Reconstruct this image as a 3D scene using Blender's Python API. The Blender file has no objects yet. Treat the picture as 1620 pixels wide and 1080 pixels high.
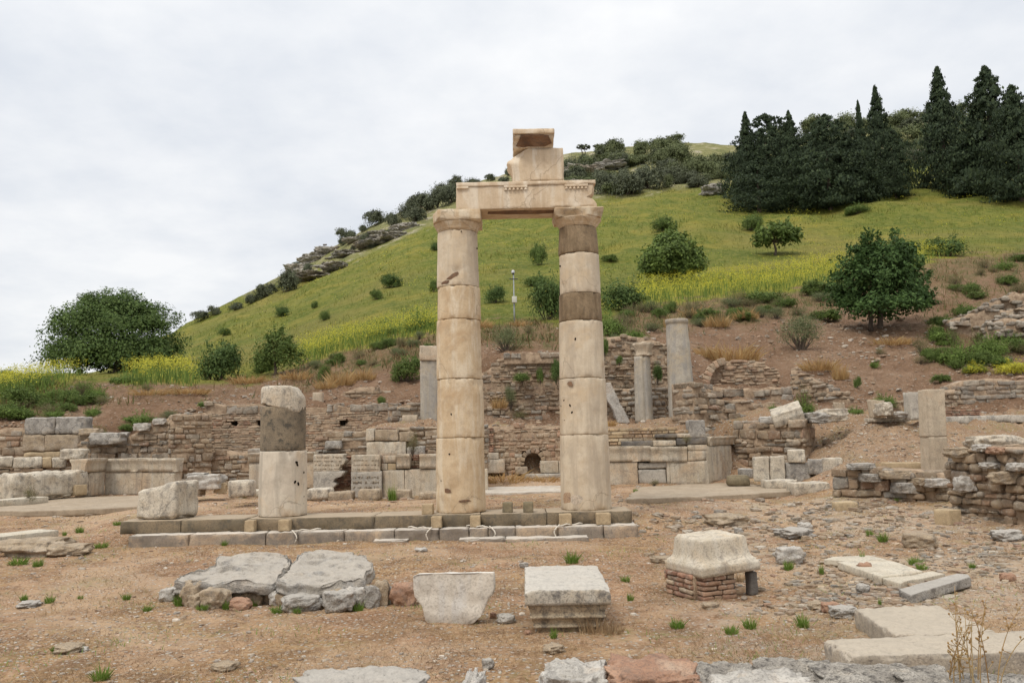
import bpy, math, random
import numpy as np
from mathutils import Vector
R = math.radians
random.seed(7)
RNG = np.random.default_rng(11)
scene = bpy.context.scene
COL = scene.collection

# ------------------------------------------------------------------ camera
F = 1300.0
EYE = np.array((0.0, 0.0, 1.72))
PITCH = math.atan(150.0 / F)
ROLL = R(1.2)
_f = np.array((0, math.cos(PITCH), math.sin(PITCH)))
_u0 = np.array((0, -math.sin(PITCH), math.cos(PITCH)))
_r0 = np.array((1.0, 0, 0))
_r = math.cos(ROLL) * _r0 - math.sin(ROLL) * _u0
_u = math.sin(ROLL) * _r0 + math.cos(ROLL) * _u0
cam_data = bpy.data.cameras.new("camera")
cam_data.sensor_width = 36.0
cam_data.lens = 36.0 * F / 1620.0
cam_data.clip_start = 0.1
cam_data.clip_end = 6000
cam = bpy.data.objects.new("camera", cam_data)
COL.objects.link(cam)
from mathutils import Matrix
cam.matrix_world = Matrix(((_r[0], _u[0], -_f[0], EYE[0]), (_r[1], _u[1], -_f[1], EYE[1]),
                           (_r[2], _u[2], -_f[2], EYE[2]), (0, 0, 0, 1)))
scene.camera = cam

# ------------------------------------------------------------------ sky, sun, exposure
SUN_EL, SUN_AZ = R(55), R(215)      # azimuth measured clockwise from +Y
world = bpy.data.worlds.new("World")
scene.world = world
world.use_nodes = True
wn, wl = world.node_tree.nodes, world.node_tree.links
wn.clear()
wout = wn.new("ShaderNodeOutputWorld")
wbg = wn.new("ShaderNodeBackground")
wbg.inputs["Strength"].default_value = 0.1
wl.new(wbg.outputs[0], wout.inputs[0])
wsky = wn.new("ShaderNodeTexSky")
wsky.sky_type = 'NISHITA'
wsky.sun_disc = False
wsky.sun_elevation = SUN_EL
wsky.sun_rotation = SUN_AZ
wtc = wn.new("ShaderNodeTexCoord")
wsep = wn.new("ShaderNodeSeparateXYZ")
wl.new(wtc.outputs["Generated"], wsep.inputs[0])


def wmath(op, a, b=None, clamp=False):
    n = wn.new("ShaderNodeMath")
    n.operation = op
    n.use_clamp = clamp
    for i, v in enumerate((a, b)):
        if v is None:
            continue
        if isinstance(v, (int, float)):
            n.inputs[i].default_value = v
        else:
            wl.new(v, n.inputs[i])
    return n.outputs[0]


zc = wmath('MAXIMUM', wsep.outputs[2], 0.0)
zd = wmath('ADD', zc, 0.22)
wcomb = wn.new("ShaderNodeCombineXYZ")
wl.new(wmath('DIVIDE', wsep.outputs[0], zd), wcomb.inputs[0])
wl.new(wmath('DIVIDE', wsep.outputs[1], zd), wcomb.inputs[1])


def wnoise(scale, detail, rough):
    n = wn.new("ShaderNodeTexNoise")
    n.inputs["Scale"].default_value = scale
    n.inputs["Detail"].default_value = detail
    n.inputs["Roughness"].default_value = rough
    wl.new(wcomb.outputs[0], n.inputs["Vector"])
    return n.outputs["Fac"]


cl = wmath('ADD', wmath('MULTIPLY', wnoise(1.1, 5, 0.55), 0.65), wmath('MULTIPLY', wnoise(3.4, 6, 0.6), 0.35))
wramp = wn.new("ShaderNodeValToRGB")
wramp.color_ramp.elements[0].position = 0.38
wramp.color_ramp.elements[0].color = (7.2, 7.55, 8.1, 1)
wramp.color_ramp.elements[1].position = 0.60
wramp.color_ramp.elements[1].color = (9.4, 9.45, 9.5, 1)
wl.new(cl, wramp.inputs[0])
# an overcast sky is up to three times brighter overhead than near the horizon
lift = wmath('ADD', wmath('MULTIPLY', zc, 0.22), wmath('MULTIPLY', wmath('MULTIPLY', wmath('SUBTRACT', zc, 0.5, True), 2.0), 0.9))
lift = wmath('ADD', lift, 0.93)
wmul = wn.new("ShaderNodeVectorMath")
wmul.operation = 'SCALE'
wl.new(wramp.outputs[0], wmul.inputs[0])
wl.new(lift, wmul.inputs["Scale"])
wmix = wn.new("ShaderNodeMix")
wmix.data_type = 'RGBA'
wmix.inputs[0].default_value = 0.93
wl.new(wsky.outputs[0], wmix.inputs[6])
wl.new(wmul.outputs[0], wmix.inputs[7])
wl.new(wmix.outputs[2], wbg.inputs["Color"])

sun_data = bpy.data.lights.new("sun", 'SUN')
sun_data.energy = 1.6
sun_data.angle = R(16)
sun_data.color = (1.0, 0.95, 0.87)
sun = bpy.data.objects.new("sun", sun_data)
COL.objects.link(sun)
_sd = Vector((math.sin(SUN_AZ) * math.cos(SUN_EL), math.cos(SUN_AZ) * math.cos(SUN_EL), math.sin(SUN_EL)))
sun.rotation_euler = _sd.to_track_quat('Z', 'Y').to_euler()
sun.location = (0, 0, 60)

scene.view_settings.view_transform = 'Standard'
scene.view_settings.look = 'None'
scene.view_settings.exposure = 0.12
scene.view_settings.gamma = 1.0
scene.cycles.max_bounces = 6
scene.cycles.diffuse_bounces = 3
scene.cycles.transmission_bounces = 2
scene.cycles.transparent_max_bounces = 4
try:
    scene.cycles.use_denoising = True
except Exception:
    pass

# ------------------------------------------------------------------ picture <-> world


def ray(px, py):
    px = np.asarray(px, float)
    py = np.asarray(py, float)
    return _f + np.multiply.outer((px - 810) / F, _r) + np.multiply.outer((540 - py) / F, _u)


def P(px, py, Y):
    d = ray(px, py)
    return EYE + d * (np.asarray(Y, float)[..., None] if np.ndim(Y) else Y) / d[..., 1:2] if d.ndim > 1 else EYE + d * (Y / d[1])


def PZ(px, py, z):
    d = ray(px, py)
    return EYE + d * ((z - EYE[2]) / d[2])


def proj(p):
    d = np.asarray(p, float) - EYE
    w = d @ _f
    w = np.where(np.abs(w) < 1e-3, 1e-3, w)
    return 810 + F * (d @ _r) / w, 540 - F * (d @ _u) / w


# ------------------------------------------------------------------ noise
_perm = np.random.default_rng(5).permutation(256)
_perm = np.concatenate([_perm, _perm, _perm])
_grad = np.random.default_rng(6).normal(size=(256, 3))
_grad /= np.linalg.norm(_grad, axis=1)[:, None]


def pnoise(p):
    p = np.asarray(p, float)
    i = np.floor(p).astype(int)
    f = p - i
    i &= 255
    w = f * f * f * (f * (f * 6 - 15) + 10)
    out = 0
    for dx in (0, 1):
        for dy in (0, 1):
            for dz in (0, 1):
                h = _perm[_perm[_perm[i[:, 0] + dx] + i[:, 1] + dy] + i[:, 2] + dz]
                g = _grad[h]
                d = g[:, 0] * (f[:, 0] - dx) + g[:, 1] * (f[:, 1] - dy) + g[:, 2] * (f[:, 2] - dz)
                wt = (w[:, 0] if dx else 1 - w[:, 0]) * (w[:, 1] if dy else 1 - w[:, 1]) * (w[:, 2] if dz else 1 - w[:, 2])
                out = out + d * wt
    return out * 1.5


def fbm(p, octv=3, gain=0.5):
    p = np.asarray(p, float)
    a, s, o = 1.0, 1.0, 0
    for k in range(octv):
        o = o + a * pnoise(p * s + k * 17.3)
        a *= gain
        s *= 2.03
    return o


# ------------------------------------------------------------------ objects


def mesh(name, V, Fc, mats, midx=None, smooth=True, attrs=None):
    me = bpy.data.meshes.new(name)
    V = np.asarray(V, np.float32)
    me.vertices.add(len(V))
    me.vertices.foreach_set("co", V.ravel())
    if isinstance(Fc, np.ndarray):
        n, k = Fc.shape
        me.loops.add(n * k)
        me.loops.foreach_set("vertex_index", Fc.astype(np.int32).ravel())
        me.polygons.add(n)
        me.polygons.foreach_set("loop_start", (np.arange(n) * k).astype(np.int32))
        me.polygons.foreach_set("loop_total", np.full(n, k, np.int32))
    else:
        n = len(Fc)
        lens = np.array([len(f) for f in Fc], np.int32)
        flat = np.array([i for f in Fc for i in f], np.int32)
        me.loops.add(len(flat))
        me.loops.foreach_set("vertex_index", flat)
        me.polygons.add(n)
        me.polygons.foreach_set("loop_start", np.concatenate([[0], np.cumsum(lens)[:-1]]).astype(np.int32))
        me.polygons.foreach_set("loop_total", lens)
    me.polygons.foreach_set("use_smooth", np.full(n, bool(smooth)))
    if midx is not None:
        me.polygons.foreach_set("material_index", np.asarray(midx, np.int32))
    for m in (mats if isinstance(mats, (list, tuple)) else [mats]):
        me.materials.append(m)
    for k, a in (attrs or {}).items():
        at = me.attributes.new(k, 'FLOAT', 'POINT')
        at.data.foreach_set("value", np.asarray(a, np.float32))
    me.update(calc_edges=True)
    me.validate()
    return me


def tag(o, label=None, cat=None, group=None, kind=None):
    if label:
        o["label"] = label
    if cat:
        o["category"] = cat
    if group:
        o["group"] = group
    if kind or label:
        o["kind"] = kind or 'thing'
    return o


def obj(name, V, Fc, mats, parent=None, loc=None, midx=None, smooth=True, attrs=None):
    """V in world coordinates; the object's origin goes to its base (or loc) and the mesh is kept relative to it"""
    V = np.asarray(V, float)
    if parent is not None:
        base = np.array(parent.get("_base", parent.location))
        o_loc = (0, 0, 0)
    else:
        base = np.array(loc) if loc is not None else np.array((*((V.min(0) + V.max(0)) / 2)[:2], V[:, 2].min()))
        o_loc = base
    o = bpy.data.objects.new(name, mesh(name, V - base, Fc, mats, midx, smooth, attrs))
    COL.objects.link(o)
    o.location = o_loc
    if parent is not None:
        o.parent = parent
    WB[o.name] = base
    return o


WB = {}


def sub(name, V, Fc, mats, part, **k):
    """a sub-part: child of a part"""
    base = WB[part.name]
    V = np.asarray(V, float)
    o = bpy.data.objects.new(name, mesh(name, V - base, Fc, mats, **k))
    COL.objects.link(o)
    o.parent = part
    WB[o.name] = base
    return o


def empty(name, loc, label=None, cat=None, group=None):
    o = bpy.data.objects.new(name, None)
    o.empty_display_size = 0.2
    COL.objects.link(o)
    o.location = loc
    WB[o.name] = np.array(loc)
    return tag(o, label, cat, group)


class MB:
    def __init__(self):
        self.V, self.F, self.M, self.n = [], [], [], 0

    def add(self, V, Fc, m=0):
        V = np.asarray(V, float)
        self.V.append(V)
        Fc = np.asarray(Fc)
        self.F.append(Fc + self.n)
        self.M.append(np.full(len(Fc), m))
        self.n += len(V)

    def get(self):
        V = np.concatenate(self.V)
        ks = {f.shape[1] for f in self.F}
        if len(ks) == 1:
            Fc = np.concatenate(self.F)
        else:
            Fc = [tuple(r) for f in self.F for r in f]
        return V, Fc, np.concatenate(self.M)


# ------------------------------------------------------------------ shapes


def boxgrid(xs, ys, zs):
    nx, ny, nz = len(xs), len(ys), len(zs)
    idx = -np.ones((nx, ny, nz), int)
    m = np.zeros((nx, ny, nz), bool)
    m[0], m[-1], m[:, 0], m[:, -1], m[:, :, 0], m[:, :, -1] = True, True, True, True, True, True
    ii = np.argwhere(m)
    idx[m] = np.arange(len(ii))
    V = np.stack([np.asarray(xs)[ii[:, 0]], np.asarray(ys)[ii[:, 1]], np.asarray(zs)[ii[:, 2]]], 1)
    Q = []

    def q(g, flip):
        a, b, c, d = g[:-1, :-1].ravel(), g[1:, :-1].ravel(), g[1:, 1:].ravel(), g[:-1, 1:].ravel()
        Q.append(np.stack([a, d, c, b] if flip else [a, b, c, d], 1))
    q(idx[:, :, 0], True)
    q(idx[:, :, -1], False)
    q(idx[:, 0, :], False)
    q(idx[:, -1, :], True)
    q(idx[0, :, :], True)
    q(idx[-1, :, :], False)
    return V, np.concatenate(Q)


def axis(L, step, r):
    h = L / 2
    n = max(1, int(round((L - 2 * r) / step)))
    mid = np.linspace(-h + r, h - r, n + 1)
    return np.concatenate([[-h, -h + r * 0.35], mid, [h - r * 0.35, h]])


def rough_box(w, d, h, step=0.1, r=0.02, amp=0.01, freq=4.0, seed=0.0, chip=0.0, octv=3):
    """a dressed block with worn, chipped edges; centred in x and y, z from 0"""
    r = min(r, w * 0.45, d * 0.45, h * 0.45)
    V, Q = boxgrid(axis(w, step, r), axis(d, step, r), axis(h, step, r))
    half = np.array((w, d, h)) / 2
    inner = np.clip(V, -half + r, half - r)
    dl = V - inner
    n = np.linalg.norm(dl, axis=1)
    nz = n > 1e-9
    N = np.where(nz[:, None], dl / np.maximum(n, 1e-9)[:, None], 0)
    rr = np.full(len(V), r)
    out = np.where(nz[:, None], inner + N * rr[:, None], V)
    edge = (np.abs(dl) > r * 0.3).sum(1)
    N2 = V / half
    N2 = np.where(np.abs(N2) > 0.98, np.sign(N2), 0)
    N2 = N2 / np.maximum(np.linalg.norm(N2, axis=1), 1e-6)[:, None]
    nn = fbm(out * freq + seed * 7.7, octv)
    out = out + N2 * (nn * amp)[:, None]
    if chip > 0:
        c = np.clip(fbm(out * freq * 0.7 + seed * 3.1 + 40, 3) - 0.1, 0, 1) * np.where(edge >= 2, 1.0, 0.0)
        out = out - N2 * (c * chip)[:, None]
    out[:, 2] += h / 2
    return out, Q


def xf(V, rz=0.0, loc=(0, 0, 0), rx=0.0, ry=0.0):
    V = np.asarray(V, float)
    cx, sx = math.cos(rx), math.sin(rx)
    cy, sy = math.cos(ry), math.sin(ry)
    cz, sz = math.cos(rz), math.sin(rz)
    Mx = np.array(((1, 0, 0), (0, cx, -sx), (0, sx, cx)))
    My = np.array(((cy, 0, sy), (0, 1, 0), (-sy, 0, cy)))
    Mz = np.array(((cz, -sz, 0), (sz, cz, 0), (0, 0, 1)))
    return V @ (Mz @ My @ Mx).T + np.asarray(loc, float)


def loft(sections, w_step=0.06, n_z=None, r=0.004, amp=0.004, freq=6.0, seed=0.0, chip=0.0):
    """a block with rectangular cross section; sections = [(z, half width, half depth)]"""
    zs = [s[0] for s in sections]
    W, D = max(s[1] for s in sections), max(s[2] for s in sections)
    nx, ny = max(4, int(2 * W / w_step)), max(4, int(2 * D / w_step))
    fine = []
    for a, b in zip(zs[:-1], zs[1:]):
        k = max(1, int(abs(b - a) / w_step))
        fine += list(np.linspace(a, b, k, endpoint=False))
    fine.append(zs[-1])
    xs = np.concatenate([[-1, -0.985], np.linspace(-0.96, 0.96, nx), [0.985, 1]])
    ys = np.concatenate([[-1, -0.985], np.linspace(-0.96, 0.96, ny), [0.985, 1]])
    # parametrise by index so that equal heights (steps) are allowed
    V, Q = boxgrid(xs, ys, np.arange(len(fine)))
    k = V[:, 2].round().astype(int)
    fz = np.array(fine)
    hw = np.interp(np.arange(len(fine)), np.arange(len(fine)), np.interp(fz, zs, [s[1] for s in sections]))
    hd = np.interp(fz, zs, [s[2] for s in sections])
    out = np.stack([V[:, 0] * hw[k], V[:, 1] * hd[k], fz[k]], 1)
    N = np.stack([np.where(np.abs(V[:, 0]) > 0.99, np.sign(V[:, 0]), 0), np.where(np.abs(V[:, 1]) > 0.99, np.sign(V[:, 1]), 0),
                  np.where(k == len(fine) - 1, 1, 0)], 1)
    ln = np.linalg.norm(N, axis=1)
    N = N / np.maximum(ln, 1e-6)[:, None]
    e = fbm(out * freq + seed * 5.3, 3) * amp
    if chip > 0:
        e = e - np.clip(fbm(out * freq * 0.8 + seed * 9 + 30, 3) - 0.05, 0, 1) * chip * (ln > 1.2)
    return out + N * e[:, None], Q


def lathe(profile, seg=64, amp=0.003, freq=4.0, seed=0.0, dents=(), cap=True):
    """profile = [(r, z)] from bottom to top; dents = [(angle, z, radius, depth)]"""
    pr = np.array(profile, float)
    n = len(pr)
    a = np.arange(seg) * 2 * math.pi / seg
    rr = np.repeat(pr[:, 0], seg)
    zz = np.repeat(pr[:, 1], seg)
    aa = np.tile(a, n)
    X = np.stack([rr * np.cos(aa), rr * np.sin(aa), zz], 1)
    e = fbm(X * freq + seed * 6.1, 4) * amp
    for (da, dz, dr, dd) in dents:
        c = np.array((np.cos(da) * pr[:, 0].max(), np.sin(da) * pr[:, 0].max(), dz))
        dist = np.linalg.norm(X - c, axis=1) / dr
        e = e - np.clip(1 - dist, 0, 1) ** 0.6 * dd * (0.7 + 0.6 * pnoise(X * 14 + seed))
    X[:, 0] += np.cos(aa) * e
    X[:, 1] += np.sin(aa) * e
    g = np.arange(n * seg).reshape(n, seg)
    g2 = np.roll(g, -1, 1)
    Q = np.stack([g[:-1].ravel(), g2[:-1].ravel(), g2[1:].ravel(), g[1:].ravel()], 1)
    if cap:
        V = [X]
        Fs = [Q]
        base = len(X)
        for row, up in ((0, False), (n - 1, True)):
            ctr = X[g[row]].mean(0)
            inn = ctr + (X[g[row]] - ctr) * 0.5
            inn[:, 2] = X[g[row], 2] + (pnoise(inn * 5 + seed) * amp * 2)
            V += [inn, ctr[None]]
            k = np.arange(seg)
            k2 = np.roll(k, -1)
            o, i_, o2, i2 = g[row], base + k, g[row][k2], base + k2
            c = np.full(seg, base + seg)
            Fs.append(np.stack([o, o2, i2, i_] if up else [o2, o, i_, i2], 1))
            Fs.append(np.stack([i_, i2, c, c] if up else [i2, i_, c, c], 1)[:, :3])
            base += seg + 1
        return np.concatenate(V), [tuple(r) for f in Fs for r in f]
    return X, Q


def slab(outline, th, seed=0.0, amp=0.02, freq=3.0, rings=9, n=72, edge=0.02, strata=0.0, ang_noise=0.0):
    """a flat piece with a free outline (star shaped about its middle): x, z' in the plane, thickness along y (0 = front)"""
    o = np.array(outline, float)
    o2 = np.vstack([o, o[:1]])
    L = np.concatenate([[0], np.cumsum(np.linalg.norm(np.diff(o2, axis=0), axis=1))])
    t = np.linspace(0, L[-1], n, endpoint=False)
    # keep the corners
    for c in L[:-1]:
        t[np.argmin(np.abs(t - c))] = c
    t.sort()
    pt = np.stack([np.interp(t, L, o2[:, 0]), np.interp(t, L, o2[:, 1])], 1)
    ctr = pt.mean(0)
    if ang_noise:
        d = pt - ctr
        k = fbm(np.c_[pt * freq * 1.7, np.full(n, seed)], 3) * ang_noise
        pt = pt + d / np.linalg.norm(d, axis=1)[:, None] * k[:, None]
    V = []
    ks = np.linspace(0.06, 1.0, rings)
    rows = []

    def row(k, y):
        q = ctr + (pt - ctr) * k
        rows.append(np.stack([q[:, 0], np.full(n, y), q[:, 1]], 1))
    for k in ks:
        row(k if k < 1 else 1 - edge * 0.9, 0.0)
    row(1.0 - edge * 0.25, edge * 0.35 * th)
    for y in (0.15, 0.35, 0.6, 0.85):
        row(1.0, y * th)
    row(1.0 - edge * 0.25, th * (1 - edge * 0.35))
    for k in ks[::-1]:
        row(k if k < 1 else 1 - edge * 0.9, th)
    X = np.concatenate(rows)
    m = len(rows)
    g = np.arange(m * n).reshape(m, n)
    g2 = np.roll(g, -1, 1)
    Q = [np.stack([g[:-1].ravel(), g2[:-1].ravel(), g2[1:].ravel(), g[1:].ravel()], 1)]
    s = fbm(X * freq + seed * 4.4, 4)
    dy = np.concatenate([np.full(n, -1.0 if j < rings else (1.0 if j >= m - rings else 0.0)) for j in range(m)])
    X = X + np.stack([0 * s, dy * s * amp, 0 * s], 1)
    side = (dy == 0)
    d = X[:, [0, 2]] - ctr
    d = d / np.maximum(np.linalg.norm(d, axis=1), 1e-6)[:, None]
    k = s * amp * 0.8 * side
    if strata:
        k = k + strata * pnoise(np.c_[X[:, 0] * 1.5, X[:, 1] * 26, X[:, 2] * 1.5] + seed) * side
    X[:, 0] += d[:, 0] * k
    X[:, 2] += d[:, 1] * k
    V = np.concatenate([X, [[ctr[0], X[:n, 1].mean(), ctr[1]], [ctr[0], X[-n:, 1].mean(), ctr[1]]]])
    f = [tuple(r) for r in Q[0]]
    k = np.arange(n)
    for a in range(n):
        b = (a + 1) % n
        f.append((g[0][b], g[0][a], m * n))
        f.append((g[-1][a], g[-1][b], m * n + 1))
    return V, f


def boulder(w, d, h, seed=0.0, res=7, sq=0.55, amp=0.12, freq=1.6, facet=0.0):
    """an irregular stone; z from 0"""
    a = np.linspace(-1, 1, res)
    V, Q = boxgrid(a, a, a)
    sph = V / np.linalg.norm(V, axis=1)[:, None]
    p = V * sq + sph * (1 - sq) * 1.08
    e = fbm(p * freq + seed * 13.7, 4)
    p = p * (1 + amp * e)[:, None]
    if res > 9:
        p = p * (1 + amp * 0.16 * fbm(p * freq * 4.3 + seed, 3))[:, None]
    p = p + 0.10 * np.stack([pnoise(p * 0.9 + seed + 5), pnoise(p * 0.9 + seed + 55), pnoise(p * 0.9 + seed + 105)], 1)
    p = p * np.array((w, d, h)) / 2
    p[:, 2] -= p[:, 2].min()
    p[:, 2] *= h / max(p[:, 2].max(), 1e-6)
    return p, Q


def tube(pts, rad, seg=6):
    pts = np.asarray(pts, float)
    n = len(pts)
    rad = np.full(n, rad) if np.ndim(rad) == 0 else np.asarray(rad)
    T = np.gradient(pts, axis=0)
    T /= np.maximum(np.linalg.norm(T, axis=1), 1e-9)[:, None]
    ref = np.where(np.abs(T[:, 2:3]) > 0.9, np.array([[1.0, 0, 0]]), np.array([[0, 0, 1.0]]))
    A = np.cross(T, ref)
    A /= np.linalg.norm(A, axis=1)[:, None]
    B = np.cross(T, A)
    an = np.arange(seg) * 2 * math.pi / seg
    X = (pts[:, None] + rad[:, None, None] * (np.cos(an)[None, :, None] * A[:, None] + np.sin(an)[None, :, None] * B[:, None])).reshape(-1, 3)
    g = np.arange(n * seg).reshape(n, seg)
    g2 = np.roll(g, -1, 1)
    Q = np.stack([g[:-1].ravel(), g[1:].ravel(), g2[1:].ravel(), g2[:-1].ravel()], 1)
    c0, c1 = g[0], g[-1][::-1]
    if seg % 2 == 0:
        for cc in (c0, c1):
            for j in range(1, seg - 2, 2):
                Q = np.vstack([Q, [[cc[0], cc[j], cc[j + 1], cc[j + 2]]]])
    return X, Q

# ------------------------------------------------------------------ materials


class NT:
    def __init__(self, name, rough=0.85, spec=0.25):
        self.m = bpy.data.materials.new(name)
        self.m.use_nodes = True
        self.n, self.l = self.m.node_tree.nodes, self.m.node_tree.links
        self.b = self.n["Principled BSDF"]
        self.b.inputs["Roughness"].default_value = rough
        self.b.inputs["Specular IOR Level"].default_value = spec
        self.tc = self.n.new("ShaderNodeTexCoord")
        self.geo = None

    def link(self, v, sock):
        if isinstance(v, (int, float)):
            sock.default_value = v
        elif isinstance(v, tuple):
            sock.default_value = (*v, 1) if len(v) == 3 and len(sock.default_value) == 4 else v
        else:
            self.l.new(v, sock)

    def coord(self, scale=(1, 1, 1), rot=(0, 0, 0), world=False):
        mp = self.n.new("ShaderNodeMapping")
        mp.inputs["Scale"].default_value = scale
        mp.inputs["Rotation"].default_value = rot
        if world:
            if self.geo is None:
                self.geo = self.n.new("ShaderNodeNewGeometry")
            self.l.new(self.geo.outputs["Position"], mp.inputs[0])
        else:
            self.l.new(self.tc.outputs["Object"], mp.inputs[0])
        return mp.outputs[0]

    def island(self):
        if self.geo is None:
            self.geo = self.n.new("ShaderNodeNewGeometry")
        return self.geo.outputs["Random Per Island"]

    def noise(self, co, scale, detail=5, rough=0.6, dist=0.0):
        n = self.n.new("ShaderNodeTexNoise")
        n.inputs["Scale"].default_value = scale
        n.inputs["Detail"].default_value = detail
        n.inputs["Roughness"].default_value = rough
        n.inputs["Distortion"].default_value = dist
        self.l.new(co, n.inputs["Vector"])
        return n.outputs["Fac"]

    def voro(self, co, scale, out="Distance", rnd=1.0):
        n = self.n.new("ShaderNodeTexVoronoi")
        n.inputs["Scale"].default_value = scale
        n.inputs["Randomness"].default_value = rnd
        self.l.new(co, n.inputs["Vector"])
        return n.outputs[out]

    def ramp(self, fac, stops, interp='LINEAR'):
        n = self.n.new("ShaderNodeValToRGB")
        cr = n.color_ramp
        cr.interpolation = interp
        while len(cr.elements) < len(stops):
            cr.elements.new(0.5)
        for e, (p, c) in zip(cr.elements, stops):
            e.position = p
            e.color = (*c, 1) if isinstance(c, tuple) else (c, c, c, 1)
        self.link(fac, n.inputs[0])
        return n.outputs[0]

    def mix(self, fac, a, b, mode='MIX'):
        n = self.n.new("ShaderNodeMix")
        n.data_type = 'RGBA'
        n.blend_type = mode
        self.link(fac, n.inputs[0])
        self.link(a, n.inputs[6])
        self.link(b, n.inputs[7])
        return n.outputs[2]

    def math(self, op, a, b=0.0, clamp=False):
        n = self.n.new("ShaderNodeMath")
        n.operation = op
        n.use_clamp = clamp
        self.link(a, n.inputs[0])
        self.link(b, n.inputs[1])
        return n.outputs[0]

    def attr(self, name):
        n = self.n.new("ShaderNodeAttribute")
        n.attribute_name = name
        return n.outputs["Fac"]

    def hsv(self, col, h=0.5, s=1.0, v=1.0):
        n = self.n.new("ShaderNodeHueSaturation")
        self.link(h, n.inputs["Hue"])
        self.link(s, n.inputs["Saturation"])
        self.link(v, n.inputs["Value"])
        self.link(col, n.inputs["Color"])
        return n.outputs[0]

    def bump(self, hgt, strength=0.5, dist=0.02, prev=None):
        n = self.n.new("ShaderNodeBump")
        n.inputs["Strength"].default_value = strength
        n.inputs["Distance"].default_value = dist
        self.link(hgt, n.inputs["Height"])
        if prev is not None:
            self.l.new(prev, n.inputs["Normal"])
        return n.outputs[0]

    def done(self, col, normal=None):
        self.link(col, self.b.inputs["Base Color"])
        if normal is not None:
            self.l.new(normal, self.b.inputs["Normal"])
        return self.m


def stone(name, base, alt, stain, scale=1.0, vein=None, vein_rot=(0, 0.35, 0), stain_lo=0.50, stain_hi=0.63, dark=(0.09, 0.08, 0.07),
          dark_amt=0.35, bump=0.5, bdist=0.012, pits=0.35, island=0.0, tops=None, rough=0.85, world=False, streak=0.0, spk=0.5, crack=0.6):
    t = NT(name, rough)
    co = t.coord(world=world)
    c = t.ramp(t.noise(co, 2.2 * scale, 6, 0.62), [(0.38, alt), (0.58, base)])
    if vein:
        vc = t.coord((1.6, 1.6, 0.22), vein_rot, world)
        v = t.noise(vc, 3.2 * scale, 5, 0.6, 0.6)
        c = t.mix(t.ramp(v, [(0.47, 0.0), (0.60, 0.85)]), c, vein)
    c = t.mix(t.ramp(t.noise(co, 1.1 * scale, 7, 0.68, 0.4), [(stain_lo, 0.0), (stain_hi, 0.85)]), c, stain)
    if streak:
        sc = t.coord((3.5, 3.5, 0.25), (0, 0, 0), world)
        s = t.noise(sc, 2.0 * scale, 5, 0.65)
        c = t.mix(t.ramp(s, [(0.50, 0.0), (0.64, streak)]), c, dark)
    # weathering: grey lichen patches and dark grime in fine speckles
    li = t.noise(co, 6.5 * scale, 8, 0.72)
    c = t.mix(t.ramp(li, [(0.51, 0.0), (0.63, dark_amt)]), c, dark)
    sp = t.noise(co, 42 * scale, 3, 0.7)
    c = t.mix(t.ramp(sp, [(0.38, spk), (0.50, 0.0)]), c, dark)
    if crack:
        vn = t.n.new("ShaderNodeTexVoronoi")
        vn.feature = 'DISTANCE_TO_EDGE'
        vn.inputs["Scale"].default_value = 1.5 * scale
        wob_ = t.n.new("ShaderNodeVectorMath")
        wob_.operation = 'MULTIPLY_ADD'
        nv = t.n.new("ShaderNodeTexNoise")
        nv.inputs["Scale"].default_value = 3.5 * scale
        nv.inputs["Detail"].default_value = 5
        t.l.new(co, nv.inputs["Vector"])
        t.l.new(nv.outputs["Color"], wob_.inputs[0])
        wob_.inputs[1].default_value = (0.4 / scale, 0.4 / scale, 0.4 / scale)
        t.l.new(co, wob_.inputs[2])
        t.l.new(wob_.outputs[0], vn.inputs["Vector"])
        ck = t.math('MULTIPLY', t.ramp(vn.outputs["Distance"], [(0.0, 1.0), (0.018, 0.0)]), t.ramp(t.noise(co, 0.9 * scale, 3, 0.5), [(0.50, 0.0), (0.58, crack)]))
        c = t.mix(ck, c, tuple(v * 0.8 for v in dark))
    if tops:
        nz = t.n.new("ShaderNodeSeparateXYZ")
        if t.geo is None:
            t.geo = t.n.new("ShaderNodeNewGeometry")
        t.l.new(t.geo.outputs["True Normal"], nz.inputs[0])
        c = t.mix(t.math('MULTIPLY', t.ramp(nz.outputs[2], [(0.6, 0.0), (0.85, 1.0)]), 0.7), c, tops)  # upward faces lightened in the colour, standing in for overhead light
    if island:
        r = t.island()
        c = t.hsv(c, t.math('ADD', t.math('MULTIPLY', r, 0.04 * island), 0.5 - 0.02 * island), t.math('ADD', t.math('MULTIPLY', r, 0.5 * island), 1 - 0.25 * island),
                  t.math('ADD', t.math('MULTIPLY', t.math('FRACT', t.math('MULTIPLY', r, 7.31)), 0.8 * island), 1 - 0.42 * island))
    nb = t.bump(t.noise(co, 7 * scale, 6, 0.6), bump * 0.7, bdist * 2.5)
    nb = t.bump(t.noise(co, 55 * scale, 4, 0.65), bump * 0.55, bdist * 0.6, nb)
    if pits:
        nb = t.bump(t.ramp(t.noise(co, 24 * scale, 4, 0.7), [(0.30, 0.0), (0.44, 1.0)]), pits, bdist * 0.8, nb)
    return t.done(c, nb)


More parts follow.
